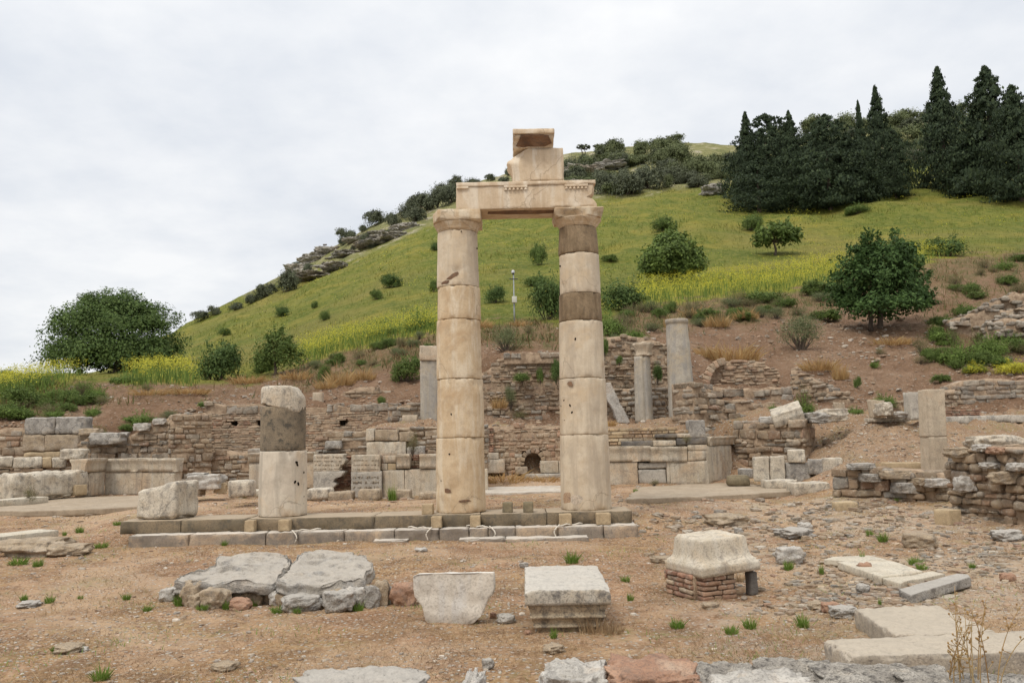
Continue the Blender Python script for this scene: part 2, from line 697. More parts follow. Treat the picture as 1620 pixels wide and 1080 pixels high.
def rubble_mat(name, stops, scale=1.0, bump=0.6, dirt=(0.24, 0.16, 0.10), dirt_amt=0.6, vlo=0.62, vhi=1.15):
    """stones of many colours: each loose island draws its own from stops"""
    t = NT(name, 0.9)
    co = t.coord()
    r = t.island()
    c = t.ramp(r, stops, 'CONSTANT')
    v = t.math('FRACT', t.math('MULTIPLY', r, 13.7))
    c = t.hsv(c, 0.5, 1.0, t.math('ADD', t.math('MULTIPLY', v, vhi - vlo), vlo))
    n1 = t.noise(co, 5.5 * scale, 7, 0.7)
    c = t.mix(t.ramp(n1, [(0.36, 0.65), (0.52, 0.0)]), c, (0.10, 0.085, 0.07))
    c = t.mix(t.ramp(t.noise(co, 2.1 * scale, 6, 0.7), [(0.46, 0.0), (0.60, dirt_amt)]), c, dirt)
    c = t.mix(t.ramp(t.noise(co, 16 * scale, 6, 0.7), [(0.53, 0.0), (0.64, 0.55)]), c, (0.48, 0.42, 0.34))
    nb = t.bump(t.noise(co, 9 * scale, 6, 0.65), bump, 0.04)
    nb = t.bump(t.noise(co, 45 * scale, 4, 0.65), bump * 0.6, 0.012, nb)
    return t.done(c, nb)


M = {}
M['col_warm'] = stone('warm_marble', (0.575, 0.445, 0.29), (0.475, 0.345, 0.21), (0.44, 0.30, 0.17), vein=(0.63, 0.53, 0.39), vein_rot=(0.25, 0.5, 0),
                      dark=(0.27, 0.20, 0.14), dark_amt=0.25, bump=0.35, pits=0.25, spk=0.2)
M['col_pale'] = stone('pale_marble', (0.60, 0.505, 0.375), (0.51, 0.41, 0.29), (0.53, 0.405, 0.265), vein=(0.45, 0.37, 0.275), vein_rot=(0.1, -0.45, 0),
                      dark=(0.30, 0.24, 0.18), dark_amt=0.28, bump=0.3, pits=0.2, spk=0.15, streak=0.25)
M['col_white'] = stone('white_marble', (0.61, 0.535, 0.425), (0.51, 0.435, 0.34), (0.56, 0.43, 0.29), vein=(0.42, 0.365, 0.29), vein_rot=(0, 0.3, 0),
                       dark=(0.25, 0.21, 0.165), dark_amt=0.25, bump=0.35, spk=.12)
M['band'] = stone('repair_mortar', (0.275, 0.195, 0.115), (0.20, 0.14, 0.08), (0.24, 0.17, 0.10), vein=(0.15, 0.10, 0.055), vein_rot=(0, 0, 0), dark=(0.10, 0.075, 0.05), dark_amt=0.5, bump=0.6, scale=1.6)
M['band_dark'] = stone('weathered_mortar', (0.235, 0.185, 0.125), (0.15, 0.12, 0.085), (0.28, 0.215, 0.14), dark=(0.06, 0.055, 0.045), dark_amt=0.85, bump=0.5, scale=1.1)
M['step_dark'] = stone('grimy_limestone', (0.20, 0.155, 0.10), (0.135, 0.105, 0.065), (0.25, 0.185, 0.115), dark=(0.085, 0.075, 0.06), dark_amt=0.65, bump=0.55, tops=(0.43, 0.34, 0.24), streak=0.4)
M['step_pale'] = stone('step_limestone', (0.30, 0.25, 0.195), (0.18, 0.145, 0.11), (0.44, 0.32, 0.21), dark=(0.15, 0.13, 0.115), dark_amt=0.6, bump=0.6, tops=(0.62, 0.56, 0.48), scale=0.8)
M['arch'] = stone('architrave_marble', (0.60, 0.47, 0.325), (0.53, 0.40, 0.265), (0.52, 0.385, 0.245), vein=(0.67, 0.57, 0.44), dark=(0.30, 0.21, 0.135), dark_amt=0.25, bump=0.3, streak=0.25, spk=0.12)
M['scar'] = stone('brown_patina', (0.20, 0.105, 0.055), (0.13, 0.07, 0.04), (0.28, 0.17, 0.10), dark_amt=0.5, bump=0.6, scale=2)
M['dado'] = stone('dado_marble', (0.55, 0.465, 0.35), (0.46, 0.385, 0.28), (0.47, 0.345, 0.225), vein=(0.50, 0.445, 0.355), vein_rot=(0, 0, 0), dark=(0.20, 0.17, 0.14), dark_amt=0.5, bump=0.4, scale=0.9, streak=0.45)
M['dado_grey'] = stone('grey_dado_marble', (0.51, 0.46, 0.38), (0.40, 0.355, 0.295), (0.35, 0.315, 0.265), dark=(0.19, 0.175, 0.155), dark_amt=0.65, bump=0.5)
M['rough_white'] = stone('rough_white_marble', (0.60, 0.53, 0.42), (0.48, 0.41, 0.315), (0.50, 0.40, 0.28), dark=(0.15, 0.135, 0.12), dark_amt=0.7, bump=0.7, bdist=0.016, streak=0.35, pits=0.5)
M['base_top'] = stone('pitted_marble', (0.50, 0.45, 0.37), (0.42, 0.37, 0.295), (0.43, 0.35, 0.25), dark=(0.12, 0.11, 0.10), dark_amt=0.8, bump=0.6, tops=(0.50, 0.46, 0.40), scale=1.5, pits=0.8)
M['base_side'] = stone('stained_marble', (0.50, 0.41, 0.285), (0.41, 0.325, 0.22), (0.36, 0.27, 0.17), dark=(0.08, 0.07, 0.06), dark_amt=0.75, bump=0.6, scale=1.5, streak=0.6)
M['frag'] = stone('grey_white_marble', (0.56, 0.495, 0.41), (0.47, 0.41, 0.335), (0.50, 0.42, 0.325), vein=(0.49, 0.45, 0.40), dark=(0.26, 0.22, 0.18), dark_amt=0.35, bump=0.6, tops=(0.70, 0.66, 0.59))
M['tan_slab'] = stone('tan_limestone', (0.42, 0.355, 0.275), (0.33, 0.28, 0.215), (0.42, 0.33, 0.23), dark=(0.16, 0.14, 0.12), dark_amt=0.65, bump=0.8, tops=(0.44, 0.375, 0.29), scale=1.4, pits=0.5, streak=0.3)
M['cream_slab'] = stone('cream_marble', (0.56, 0.50, 0.395), (0.48, 0.42, 0.325), (0.48, 0.39, 0.27), dark=(0.2, 0.18, 0.15), dark_amt=0.35, bump=0.45)
M['grey_rock'] = stone('grey_limestone', (0.42, 0.385, 0.335), (0.27, 0.245, 0.212), (0.46, 0.39, 0.305), dark=(0.11, 0.10, 0.092), dark_amt=0.75, bump=0.9, bdist=0.03, tops=(0.44, 0.40, 0.345), scale=1.3)
M['edge_rock'] = stone('pitted_grey_rock', (0.47, 0.425, 0.36), (0.31, 0.275, 0.23), (0.46, 0.39, 0.30), dark=(0.095, 0.085, 0.075), dark_amt=0.8, bump=1.0, bdist=0.03, scale=2.2, pits=0.8)
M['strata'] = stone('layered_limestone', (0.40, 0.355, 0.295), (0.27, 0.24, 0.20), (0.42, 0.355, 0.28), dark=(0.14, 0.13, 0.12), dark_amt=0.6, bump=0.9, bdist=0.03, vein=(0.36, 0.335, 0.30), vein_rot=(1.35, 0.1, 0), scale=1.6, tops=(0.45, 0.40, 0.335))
M['pale_rock'] = stone('pale_limestone', (0.54, 0.50, 0.44), (0.41, 0.375, 0.325), (0.47, 0.37, 0.27), dark=(0.17, 0.155, 0.14), dark_amt=0.6, bump=0.8, bdist=0.025, scale=1.6)
M['red_rock'] = stone('reddish_stone', (0.42, 0.255, 0.165), (0.32, 0.18, 0.115), (0.44, 0.34, 0.25), dark=(0.15, 0.11, 0.085), dark_amt=0.5, bump=0.8, bdist=0.025, scale=1.6)
M['tan_rock'] = stone('tan_fieldstone', (0.42, 0.325, 0.22), (0.31, 0.235, 0.155), (0.47, 0.39, 0.30), dark=(0.14, 0.12, 0.10), dark_amt=0.6, bump=0.8, bdist=0.025, scale=1.6)
M['dark_rock'] = stone('dark_fieldstone', (0.17, 0.15, 0.13), (0.10, 0.09, 0.08), (0.26, 0.21, 0.15), dark_amt=0.5, bump=0.8, scale=1.6)
M['grey_col'] = stone('grey_granite', (0.43, 0.38, 0.305), (0.35, 0.305, 0.24), (0.42, 0.335, 0.22), dark=(0.20, 0.185, 0.165), dark_amt=0.45, bump=0.4, vein=(0.31, 0.285, 0.25), vein_rot=(0, 0, 0))
M['pillar'] = stone('ribbed_limestone', (0.52, 0.43, 0.315), (0.46, 0.37, 0.265), (0.49, 0.355, 0.235), dark=(0.22, 0.18, 0.14), dark_amt=0.35, bump=0.4, vein=(0.41, 0.335, 0.245), vein_rot=(0, 0, 0))
M['sand'] = stone('sandstone', (0.50, 0.385, 0.24), (0.42, 0.315, 0.19), (0.36, 0.27, 0.165), dark=(0.2, 0.155, 0.10), dark_amt=0.4, bump=0.4, scale=2)
M['post'] = stone('tan_block_stone', (0.48, 0.365, 0.225), (0.39, 0.29, 0.175), (0.33, 0.245, 0.15), dark=(0.18, 0.14, 0.09), dark_amt=0.35, bump=0.35, scale=3)
M['post_dark'] = stone('mossy_block_stone', (0.255, 0.205, 0.125), (0.19, 0.155, 0.09), (0.17, 0.14, 0.085), dark_amt=0.4, bump=0.35, scale=3)
M['pave'] = stone('worn_paving', (0.395, 0.315, 0.225), (0.32, 0.25, 0.175), (0.31, 0.235, 0.155), dark=(0.22, 0.175, 0.125), dark_amt=0.5, bump=0.5, scale=1.3)
M['pave_white'] = stone('white_paving', (0.52, 0.47, 0.40), (0.43, 0.375, 0.305), (0.48, 0.39, 0.29), dark=(0.28, 0.22, 0.16), dark_amt=0.6, bump=0.6)
M['crag'] = stone('crag_limestone', (0.50, 0.46, 0.39), (0.38, 0.345, 0.29), (0.36, 0.29, 0.205), dark=(0.12, 0.115, 0.095), dark_amt=0.7, bump=1.0, bdist=0.5, scale=0.12, world=True)
M['wall_mix'] = rubble_mat('rubble_stones', [(0, (0.326, 0.251, 0.172)), (0.25, (0.358, 0.302, 0.233)), (0.45, (0.298, 0.214, 0.140)), (0.6, (0.298, 0.270, 0.228)), (0.75, (0.372, 0.288, 0.195)), (0.88, (0.316, 0.200, 0.135)), (0.95, (0.465, 0.409, 0.330))])
M['wall_grey'] = rubble_mat('grey_wall_stones', [(0, (0.316, 0.274, 0.219)), (0.3, (0.372, 0.321, 0.251)), (0.5, (0.274, 0.242, 0.200)), (0.75, (0.353, 0.279, 0.195)), (0.9, (0.419, 0.367, 0.298))])
M['wall_tan'] = rubble_mat('tan_wall_stones', [(0, (0.344, 0.260, 0.172)), (0.3, (0.316, 0.233, 0.153)), (0.5, (0.363, 0.288, 0.205)), (0.68, (0.307, 0.200, 0.130)), (0.8, (0.316, 0.270, 0.214)), (0.92, (0.409, 0.339, 0.256))])
M['wall_brick'] = rubble_mat('old_brickwork', [(0, (0.391, 0.279, 0.186)), (0.2, (0.381, 0.251, 0.163)), (0.45, (0.419, 0.316, 0.219)), (0.65, (0.363, 0.219, 0.140)), (0.8, (0.391, 0.302, 0.209)), (0.92, (0.363, 0.312, 0.242))], dirt=(0.391, 0.288, 0.195), dirt_amt=0.7)
M['brick_yellow'] = rubble_mat('yellow_brickwork', [(0, (0.46, 0.33, 0.19)), (0.4, (0.50, 0.385, 0.24)), (0.7, (0.42, 0.28, 0.165)), (0.9, (0.52, 0.43, 0.30))])
M['brick_red'] = rubble_mat('red_brickwork', [(0, (0.37, 0.20, 0.13)), (0.35, (0.33, 0.175, 0.115)), (0.6, (0.41, 0.25, 0.165)), (0.85, (0.40, 0.31, 0.215))])
M['gravel'] = rubble_mat('gravel_stones', [(0, (0.42, 0.32, 0.22)), (0.2, (0.47, 0.39, 0.30)), (0.4, (0.40, 0.27, 0.18)), (0.6, (0.37, 0.32, 0.265)), (0.72, (0.44, 0.30, 0.205)), (0.88, (0.60, 0.53, 0.44))], dirt_amt=0.3, vlo=.6, vhi=1.2)
t = NT('earth_mortar', 0.95)
co = t.coord()
M['mortar'] = t.done(t.ramp(t.noise(co, 6, 6, 0.7), [(0.38, (0.23, 0.16, 0.105)), (0.6, (0.42, 0.31, 0.21))]), t.bump(t.noise(co, 20, 5, 0.7), 0.8, 0.03))
t = NT('hollow_shade', 1.0, 0.0)
M['hollow'] = t.done((0.02, 0.016, 0.012))  # near-black that paints the shade inside holes and openings
t = NT('cotton_cord', 0.8)
M['cord'] = t.done((0.62, 0.56, 0.47))
t = NT('galvanised_steel', 0.5, 0.4)
M['steel'] = t.done(t.ramp(t.noise(t.coord(), 5, 3), [(0.3, (0.22, 0.23, 0.23)), (0.7, (0.30, 0.31, 0.31))]))
t = NT('white_plastic', 0.4, 0.4)
M['plastic'] = t.done((0.55, 0.55, 0.54))
t = NT('black_plastic', 0.3, 0.4)
M['black'] = t.done((0.02, 0.02, 0.02))
t = NT('grey_steel_box', 0.5, 0.4)
M['boxsteel'] = t.done((0.50, 0.48, 0.40))


def leaf_mat(name, stops, transl=0.25, rough=0.7):
    t = NT(name, rough, 0.2)
    c = t.ramp(t.island(), stops)
    big = t.noise(t.coord(), 0.9, 3, 0.5)
    c = t.hsv(c, 0.5, 1.0, t.math('ADD', t.math('MULTIPLY', big, 0.9), 0.55))
    t.link(c, t.b.inputs["Base Color"])
    tr = t.n.new("ShaderNodeBsdfTranslucent")
    t.link(c, tr.inputs["Color"])
    mx = t.n.new("ShaderNodeMixShader")
    mx.inputs[0].default_value = transl
    t.l.new(t.b.outputs[0], mx.inputs[1])
    t.l.new(tr.outputs[0], mx.inputs[2])
    t.l.new(mx.outputs[0], t.n["Material Output"].inputs[0])
    return t.m


M['leaf_dark'] = leaf_mat('dark_leaves', [(0, (0.05, 0.085, 0.022)), (0.5, (0.085, 0.13, 0.034)), (1, (0.14, 0.195, 0.055))])
M['leaf_fig'] = leaf_mat('fig_leaves', [(0, (0.03, 0.06, 0.015)), (0.5, (0.055, 0.1, 0.025)), (1, (0.10, 0.165, 0.045))])
M['leaf_mid'] = leaf_mat('bush_leaves', [(0, (0.07, 0.105, 0.025)), (0.6, (0.115, 0.165, 0.038)), (1, (0.175, 0.23, 0.055))])
M['leaf_bright'] = leaf_mat('fresh_leaves', [(0, (0.085, 0.13, 0.028)), (0.6, (0.135, 0.2, 0.04)), (1, (0.2, 0.27, 0.065))])
M['leaf_olive'] = leaf_mat('olive_leaves', [(0, (0.07, 0.08, 0.048)), (0.6, (0.11, 0.122, 0.07)), (1, (0.165, 0.175, 0.105))], 0.12)
M['leaf_maquis'] = leaf_mat('maquis_leaves', [(0, (0.085, 0.105, 0.045)), (0.6, (0.135, 0.155, 0.065)), (1, (0.195, 0.21, 0.095))], 0.12)
M['leaf_cyp'] = leaf_mat('cypress_leaves', [(0, (0.018, 0.030, 0.013)), (0.6, (0.031, 0.047, 0.020)), (1, (0.058, 0.078, 0.032))], 0.08)
M['leaf_dry'] = leaf_mat('dry_leaves', [(0, (0.20, 0.13, 0.07)), (0.5, (0.17, 0.15, 0.07)), (1, (0.12, 0.14, 0.05))], 0.15)
M['straw'] = leaf_mat('dry_straw', [(0, (0.36, 0.21, 0.085)), (0.5, (0.46, 0.29, 0.12)), (1, (0.52, 0.39, 0.20))], 0.3)
M['straw_dull'] = leaf_mat('dull_straw', [(0, (0.24, 0.155, 0.085)), (0.5, (0.34, 0.23, 0.125)), (1, (0.45, 0.335, 0.20))], 0.25)
M['grass'] = leaf_mat('green_grass', [(0, (0.12, 0.20, 0.03)), (0.6, (0.18, 0.275, 0.05)), (1, (0.26, 0.33, 0.08))], 0.35)
M['meadow'] = leaf_mat('meadow_blades', [(0, (0.114, 0.136, 0.024)), (0.6, (0.144, 0.156, 0.028)), (0.92, (0.186, 0.178, 0.037)), (1, (0.203, 0.156, 0.059))], 0.35)
M['weed'] = leaf_mat('bank_weeds', [(0, (0.07, 0.10, 0.028)), (0.42, (0.11, 0.13, 0.038)), (0.65, (0.165, 0.105, 0.05)), (0.88, (0.20, 0.105, 0.055)), (1, (0.30, 0.20, 0.09))], 0.25)
M['litter'] = leaf_mat('brown_litter', [(0, (0.15, 0.09, 0.05)), (0.6, (0.22, 0.14, 0.075)), (1, (0.34, 0.235, 0.13))], 0.2)
M['yellow'] = leaf_mat('yellow_petals', [(0, (0.40, 0.36, 0.03)), (0.6, (0.50, 0.46, 0.05)), (1, (0.32, 0.34, 0.05))], 0.3)
t = NT('bark', 0.9)
co = t.coord((1, 1, 0.25))
M['bark'] = t.done(t.ramp(t.noise(co, 14, 6, 0.7), [(0.3, (0.05, 0.037, 0.028)), (0.7, (0.15, 0.115, 0.085))]), t.bump(t.noise(co, 18, 5, 0.7), 0.8, 0.03))

# ------------------------------------------------------------------ terrain
U_LO, U_HI = -1.7, 1.7
KN = {
    -400: [(0, .3), (3, .1), (14, 0.), (20, .15), (26, .2), (28, 690), (33, 655), (45, 625), (60, 615), (100, 630), (400, 690), (3000, 700)],
    0: [(0, .3), (5, .1), (9, 0.), (14.6, 0.), (18.5, .1), (19.6, .18), (24.4, .22), (26.6, .3), (27.6, 668), (33, 628), (42, 606), (55, 597), (75, 594), (130, 612), (400, 680), (3000, 700)],
    150: [(0, .3), (5, .1), (9, 0.), (14.6, 0.), (18.5, .1), (19.6, .18), (24.9, .22), (26.4, .5), (27.8, 672), (31, 640), (36, 612), (46, 598), (60, 592), (90, 592), (150, 602), (400, 670), (3000, 700)],
    250: [(0, .3), (5, .1), (9, 0.), (14.6, 0.), (15.3, .33), (16.4, .22), (19.6, .2), (25, .25), (26.4, .5), (27.8, 668), (31, 632), (36, 606), (44, 598), (52, 590), (70, 570), (110, 548), (150, 535), (220, 545), (500, 660), (3000, 695)],
    340: [(0, .3), (5, .1), (9, 0.), (14.6, 0.), (15.3, .36), (17, .3), (26.4, .25), (28.2, .3), (29, 642), (34, 620), (40, 608), (47, 598), (52, 586), (70, 555), (110, 515), (150, 492), (180, 488), (260, 540), (500, 650), (3000, 690)],
    450: [(0, .3), (5, .1), (9, 0.), (14.6, 0.), (15.3, .37), (17, .33), (22.5, .22), (26, .3), (28.2, .4), (29, 640), (34, 618), (40, 602), (46, 584), (52, 566), (80, 520), (120, 470), (160, 437), (200, 432), (300, 480), (600, 610), (3000, 690)],
    600: [(0, .3), (5, .1), (9, 0.), (14.6, 0.), (15.3, .37), (17, .33), (21.9, .2), (22.2, .2), (22.9, 680), (28, 667), (29, 652), (33, 612), (38, 580), (44, 552), (50, 533), (55, 520), (90, 455), (130, 405), (165, 372), (185, 354), (230, 352), (400, 440), (3000, 680)],
    690: [(0, .3), (5, .1), (9, 0.), (14.6, 0.), (15.3, .37), (17, .33), (21.9, .2), (22.2, .2), (22.9, 678), (28, 667), (29, 658), (33, 595), (38, 556), (44, 532), (50, 517), (55, 507), (90, 440), (130, 378), (165, 342), (195, 312), (240, 310), (430, 420), (3000, 680)],
    760: [(0, .3), (5, .1), (9, 0.), (14.6, 0.), (15.3, .37), (17, .33), (22, .25), (25.4, .5), (25.9, .6), (26.5, 670), (28.7, 667), (29.6, 562), (34, 540), (40, 520), (46, 508), (52, 497), (85, 432), (130, 365), (165, 322), (195, 292), (250, 290), (450, 400), (3000, 680)],
    900: [(0, .3), (5, .1), (9, 0.), (14.6, 0.), (15.3, .37), (17, .33), (22, .28), (25.4, .5), (25.9, .6), (26.5, 672), (28.7, 669), (29.6, 557), (34, 534), (40, 517), (46, 502), (52, 490), (85, 425), (130, 345), (160, 305), (200, 265), (228, 246), (300, 250), (600, 420), (3000, 680)],
    1010: [(0, .3), (5, .12), (9, 0.), (14.6, 0.), (16, .2), (18.5, .25), (22.6, .3), (22.9, .4), (23.5, 674), (28.8, 665), (29.8, 540), (35, 522), (41, 510), (47, 492), (54, 478), (85, 415), (130, 330), (165, 287), (225, 233), (300, 236), (600, 400), (3000, 680)],
    1120: [(0, .3), (5, .14), (9, .03), (14.6, 0.), (17, .15), (18.5, .25), (22.6, .3), (24, .4), (25, 664), (28.8, 640), (31, 605), (35, 558), (41, 515), (47, 490), (54, 472), (85, 400), (125, 325), (165, 283), (225, 229), (300, 230), (600, 380), (3000, 670)],
    1230: [(0, .3), (5, .17), (9, .06), (14.6, .03), (17, .12), (19, .2), (22.7, .3), (24.2, .7), (25, 662), (29, 630), (33, 595), (38, 550), (43, 505), (48, 485), (55, 465), (88, 390), (122, 325), (165, 278), (225, 234), (300, 236), (600, 370), (3000, 660)],
    1350: [(0, .3), (5, .17), (9, .08), (14.6, .08), (16.5, .15), (18.4, .4), (20.3, 728), (22.5, 695), (24.3, 663), (27, 652), (31, 610), (36, 560), (40, 524), (46, 500), (52, 470), (60, 445), (88, 380), (118, 320), (165, 275), (240, 208), (300, 204), (600, 330), (3000, 650)],
    1470: [(0, .3), (5, .17), (9, .08), (13, .08), (14.5, .12), (17.2, .35), (18.8, 745), (21, 706), (24.3, 668), (27, 655), (31, 612), (36, 558), (40, 520), (45, 482), (52, 433), (60, 410), (88, 365), (110, 318), (165, 270), (240, 196), (300, 190), (600, 330), (3000, 650)],
    1620: [(0, .3), (5, .17), (9, .1), (13.4, .12), (15.6, .2), (16.6, 738), (18.5, 725), (21, 704), (24.4, 668), (27, 650), (30, 602), (36, 550), (40, 522), (45, 474), (52, 430), (60, 408), (88, 358), (110, 315), (165, 266), (240, 188), (300, 184), (600, 330), (3000, 650)],
    2000: [(0, .3), (5, .17), (9, .1), (13, .12), (14.3, .2), (16, 730), (18.5, 710), (21, 690), (24.4, 655), (27, 635), (30, 590), (36, 535), (40, 505), (45, 460), (52, 415), (60, 395), (88, 345), (110, 300), (165, 245), (240, 155), (300, 145), (600, 330), (3000, 650)],
}
TY = np.concatenate([np.linspace(0, 3.6, 8), np.exp(np.linspace(math.log(4.0), math.log(14), 210)), np.linspace(14.06, 31, 260),
                     np.exp(np.linspace(math.log(31.2), math.log(300), 270)), np.exp(np.linspace(math.log(320), math.log(940), 8))])
TU = np.concatenate([np.linspace(U_LO, -0.74, 22), np.linspace(-0.70, 0.70, 420), np.linspace(0.74, U_HI, 22)])
keys = sorted(KN)
cols = []
for k in keys:
    ys = np.array([a for a, b in KN[k]], float)
    zs = np.array([b if b < 50 else P(k, b, a)[2] for a, b in KN[k]])
    cols.append(np.interp(TY, ys, zs))
cols = np.array(cols)
ku = np.array([(k - 810) / F for k in keys])
HT = np.stack([np.interp(TU, ku, cols[:, j]) for j in range(len(TY))], 1)      # [u, y]
ker = np.array([1, 2, 3, 4, 3, 2, 1.0])
ker /= ker.sum()
Hs = np.stack([np.convolve(np.pad(HT[:, j], 3, mode='edge'), ker, 'valid') for j in range(len(TY))], 1)
HT = Hs
far = TY > 33
ker2 = np.ones(9) / 9
Hf = np.stack([np.convolve(np.pad(HT[i], 4, mode='edge'), ker2, 'valid') for i in range(len(TU))], 0)
far = far & (TY < 190)
HT[:, far] = Hf[:, far]
TX = TU[:, None] * np.maximum(TY, 7.0)[None, :]
TYY = np.broadcast_to(TY[None, :], TX.shape)
pp = np.stack([TX.ravel(), TYY.ravel(), np.zeros(TX.size)], 1)
nz1 = fbm(pp * 0.55, 3).reshape(TX.shape)
nz2 = fbm(pp * 2.6 + 9, 3).reshape(TX.shape)
nz3 = fbm(pp * 9.0 + 3, 2).reshape(TX.shape)
nz4 = fbm(pp * 0.11 + 3, 3).reshape(TX.shape)
bank = np.clip((HT - 0.45) / 1.2, 0, 1) * np.clip((62 - TY) / 20, 0, 1)[None, :]
wY = TYY
HT = HT + nz1 * (0.035 + 0.16 * bank) + nz2 * (0.018 + 0.10 * bank) + nz3 * (0.008 + 0.03 * bank) * (wY < 32)
HT = HT + nz4 * np.clip((wY - 55) / 60, 0, 1) * 1.0


def H(x, y):
    x = np.asarray(x, float)
    y = np.asarray(y, float)
    u = x / np.maximum(y, 7.0)
    iu = np.clip(np.interp(u, TU, np.arange(len(TU))), 0, len(TU) - 1.001)
    iy = np.clip(np.interp(y, TY, np.arange(len(TY))), 0, len(TY) - 1.001)
    a, b = iu.astype(int), iy.astype(int)
    fu, fy = iu - a, iy - b
    return HT[a, b] * (1 - fu) * (1 - fy) + HT[a + 1, b] * fu * (1 - fy) + HT[a, b + 1] * (1 - fu) * fy + HT[a + 1, b + 1] * fu * fy


_YS = np.concatenate([np.exp(np.linspace(math.log(4.2), math.log(14), 160)), np.linspace(14.05, 31, 240), np.exp(np.linspace(math.log(31.1), math.log(290), 260))])


def hit(px, py, ymin=0.0):
    """where the picture's ray meets the ground"""
    px, py = np.atleast_1d(np.asarray(px, float)), np.atleast_1d(np.asarray(py, float))
    out = np.full((len(px), 3), np.nan)
    ys = _YS[_YS >= ymin]
    for s in range(0, len(px), 2000):
        d = ray(px[s:s + 2000], py[s:s + 2000])
        t_ = ys[None, :] / d[:, 1:2]
        X = d[:, 0:1] * t_
        Z = EYE[2] + d[:, 2:3] * t_
        below = Z < H(X, np.broadcast_to(ys[None, :], X.shape))
        k = np.argmax(below, 1)
        ok = below.any(1)
        r = np.arange(len(k))
        k0 = np.maximum(k - 1, 0)
        yy = (ys[k] + ys[k0]) / 2
        xx = d[:, 0] * yy / d[:, 1]
        out[s:s + 2000] = np.where(ok[:, None], np.stack([xx, yy, H(xx, yy)], 1), np.nan)
    return out


def G(px, py, ymin=0.0):
    return hit([px], [py], ymin)[0]


# surface kinds, from what grows where
tpx, tpy = proj(np.stack([TX.ravel(), TYY.ravel(), HT.ravel()], 1))
tpx, tpy = tpx.reshape(TX.shape), tpy.reshape(TX.shape)
upx = 810 + TU * F
LOWB = np.interp(tpx, [-600, 0, 60, 120, 200, 300, 400, 480, 560, 620, 690, 760, 830, 900, 950, 1000, 1100, 1200, 1300, 1350, 1450, 1500, 1620, 2200],
                 [650, 640, 628, 603, 606, 606, 602, 574, 552, 540, 528, 514, 506, 512, 518, 490, 476, 470, 452, 440, 420, 408, 400, 380])
UPB = np.interp(tpx, [-600, 300, 385, 450, 540, 640, 690, 800, 900, 950, 1050, 1170, 1250, 1620, 2200], [0, 0, 470, 446, 418, 374, 352, 334, 322, 316, 302, 288, 270, 240, 230])
wob = nz1 * 14 + nz2 * 5
meadow = np.clip((LOWB + wob - tpy) / 9 + 0.5, 0, 1) * (wY > 30)
ridge = np.clip((UPB + wob * 0.7 - tpy) / 8 + 0.5, 0, 1) * (wY > 70)
mustard = np.zeros_like(tpx)
for a, b, lo, hi in ((-60, 130, 4, 26), (205, 310, -4, 22), (475, 700, -2, 24), (1000, 1330, 2, 34), (1420, 1520, 2, 20)):
    dd = LOWB + wob * 0.5 - tpy
    mustard = np.maximum(mustard, np.clip(np.minimum(dd - lo, hi - dd) / 6 + 0.4, 0, 1) * np.clip(np.minimum(tpx - a, b - tpx) / 25 + .5, 0, 1) * (wY > 30))
weedy = np.clip((tpy - LOWB - wob) / 6, 0, 1) * np.clip((LOWB + 48 + 20 * nz1 - tpy) / 18, 0, 1) * (wY > 30)
weedy *= np.clip((tpx - 430) / 60, 0.12, 1)
weedy = np.maximum(weedy, np.clip((tpx - 1440) / 60, 0, 1) * np.clip((590 - tpy) / 20, 0, 1) * np.clip(0.35 + 2.5 * nz2 + nz1, 0, 1) * (wY > 30))
weedy = np.maximum(weedy, np.clip((130 + 20 * nz1 - tpx) / 30, 0, 1) * np.clip((660 - tpy) / 14, 0, 1) * (wY > 26))
gravelly = np.clip((tpx - 1010 - 40 * nz1) / 160, 0, 1) * (wY < 18) * np.clip(0.55 + 1.2 * nz1 + nz2, 0, 1)
bank_shade = np.clip((HT - 0.5) / .3, 0, 1) * (wY < 27)  # raised bank painted darker, standing in for shade on its steep face
nU, nY = TX.shape
gid = np.arange(nU * nY).reshape(nU, nY)
jcut = int(np.searchsorted(TY, 26.9))


def terr(name, j0, j1, m):
    g = gid[:, j0:j1]
    V = np.stack([TX[:, j0:j1].ravel(), TYY[:, j0:j1].ravel(), HT[:, j0:j1].ravel()], 1)
    k = np.arange(V.shape[0]).reshape(nU, j1 - j0)
    Q = np.stack([k[:-1, :-1].ravel(), k[1:, :-1].ravel(), k[1:, 1:].ravel(), k[:-1, 1:].ravel()], 1)
    at = {n: a[:, j0:j1].ravel() for n, a in (('meadow', meadow), ('ridge', ridge), ('mustard', mustard), ('weedy', weedy), ('gravelly', gravelly), ('cut', bank_shade))}
    return tag(obj(name, V, Q, m, loc=(0, 0, 0), attrs=at), kind='structure')


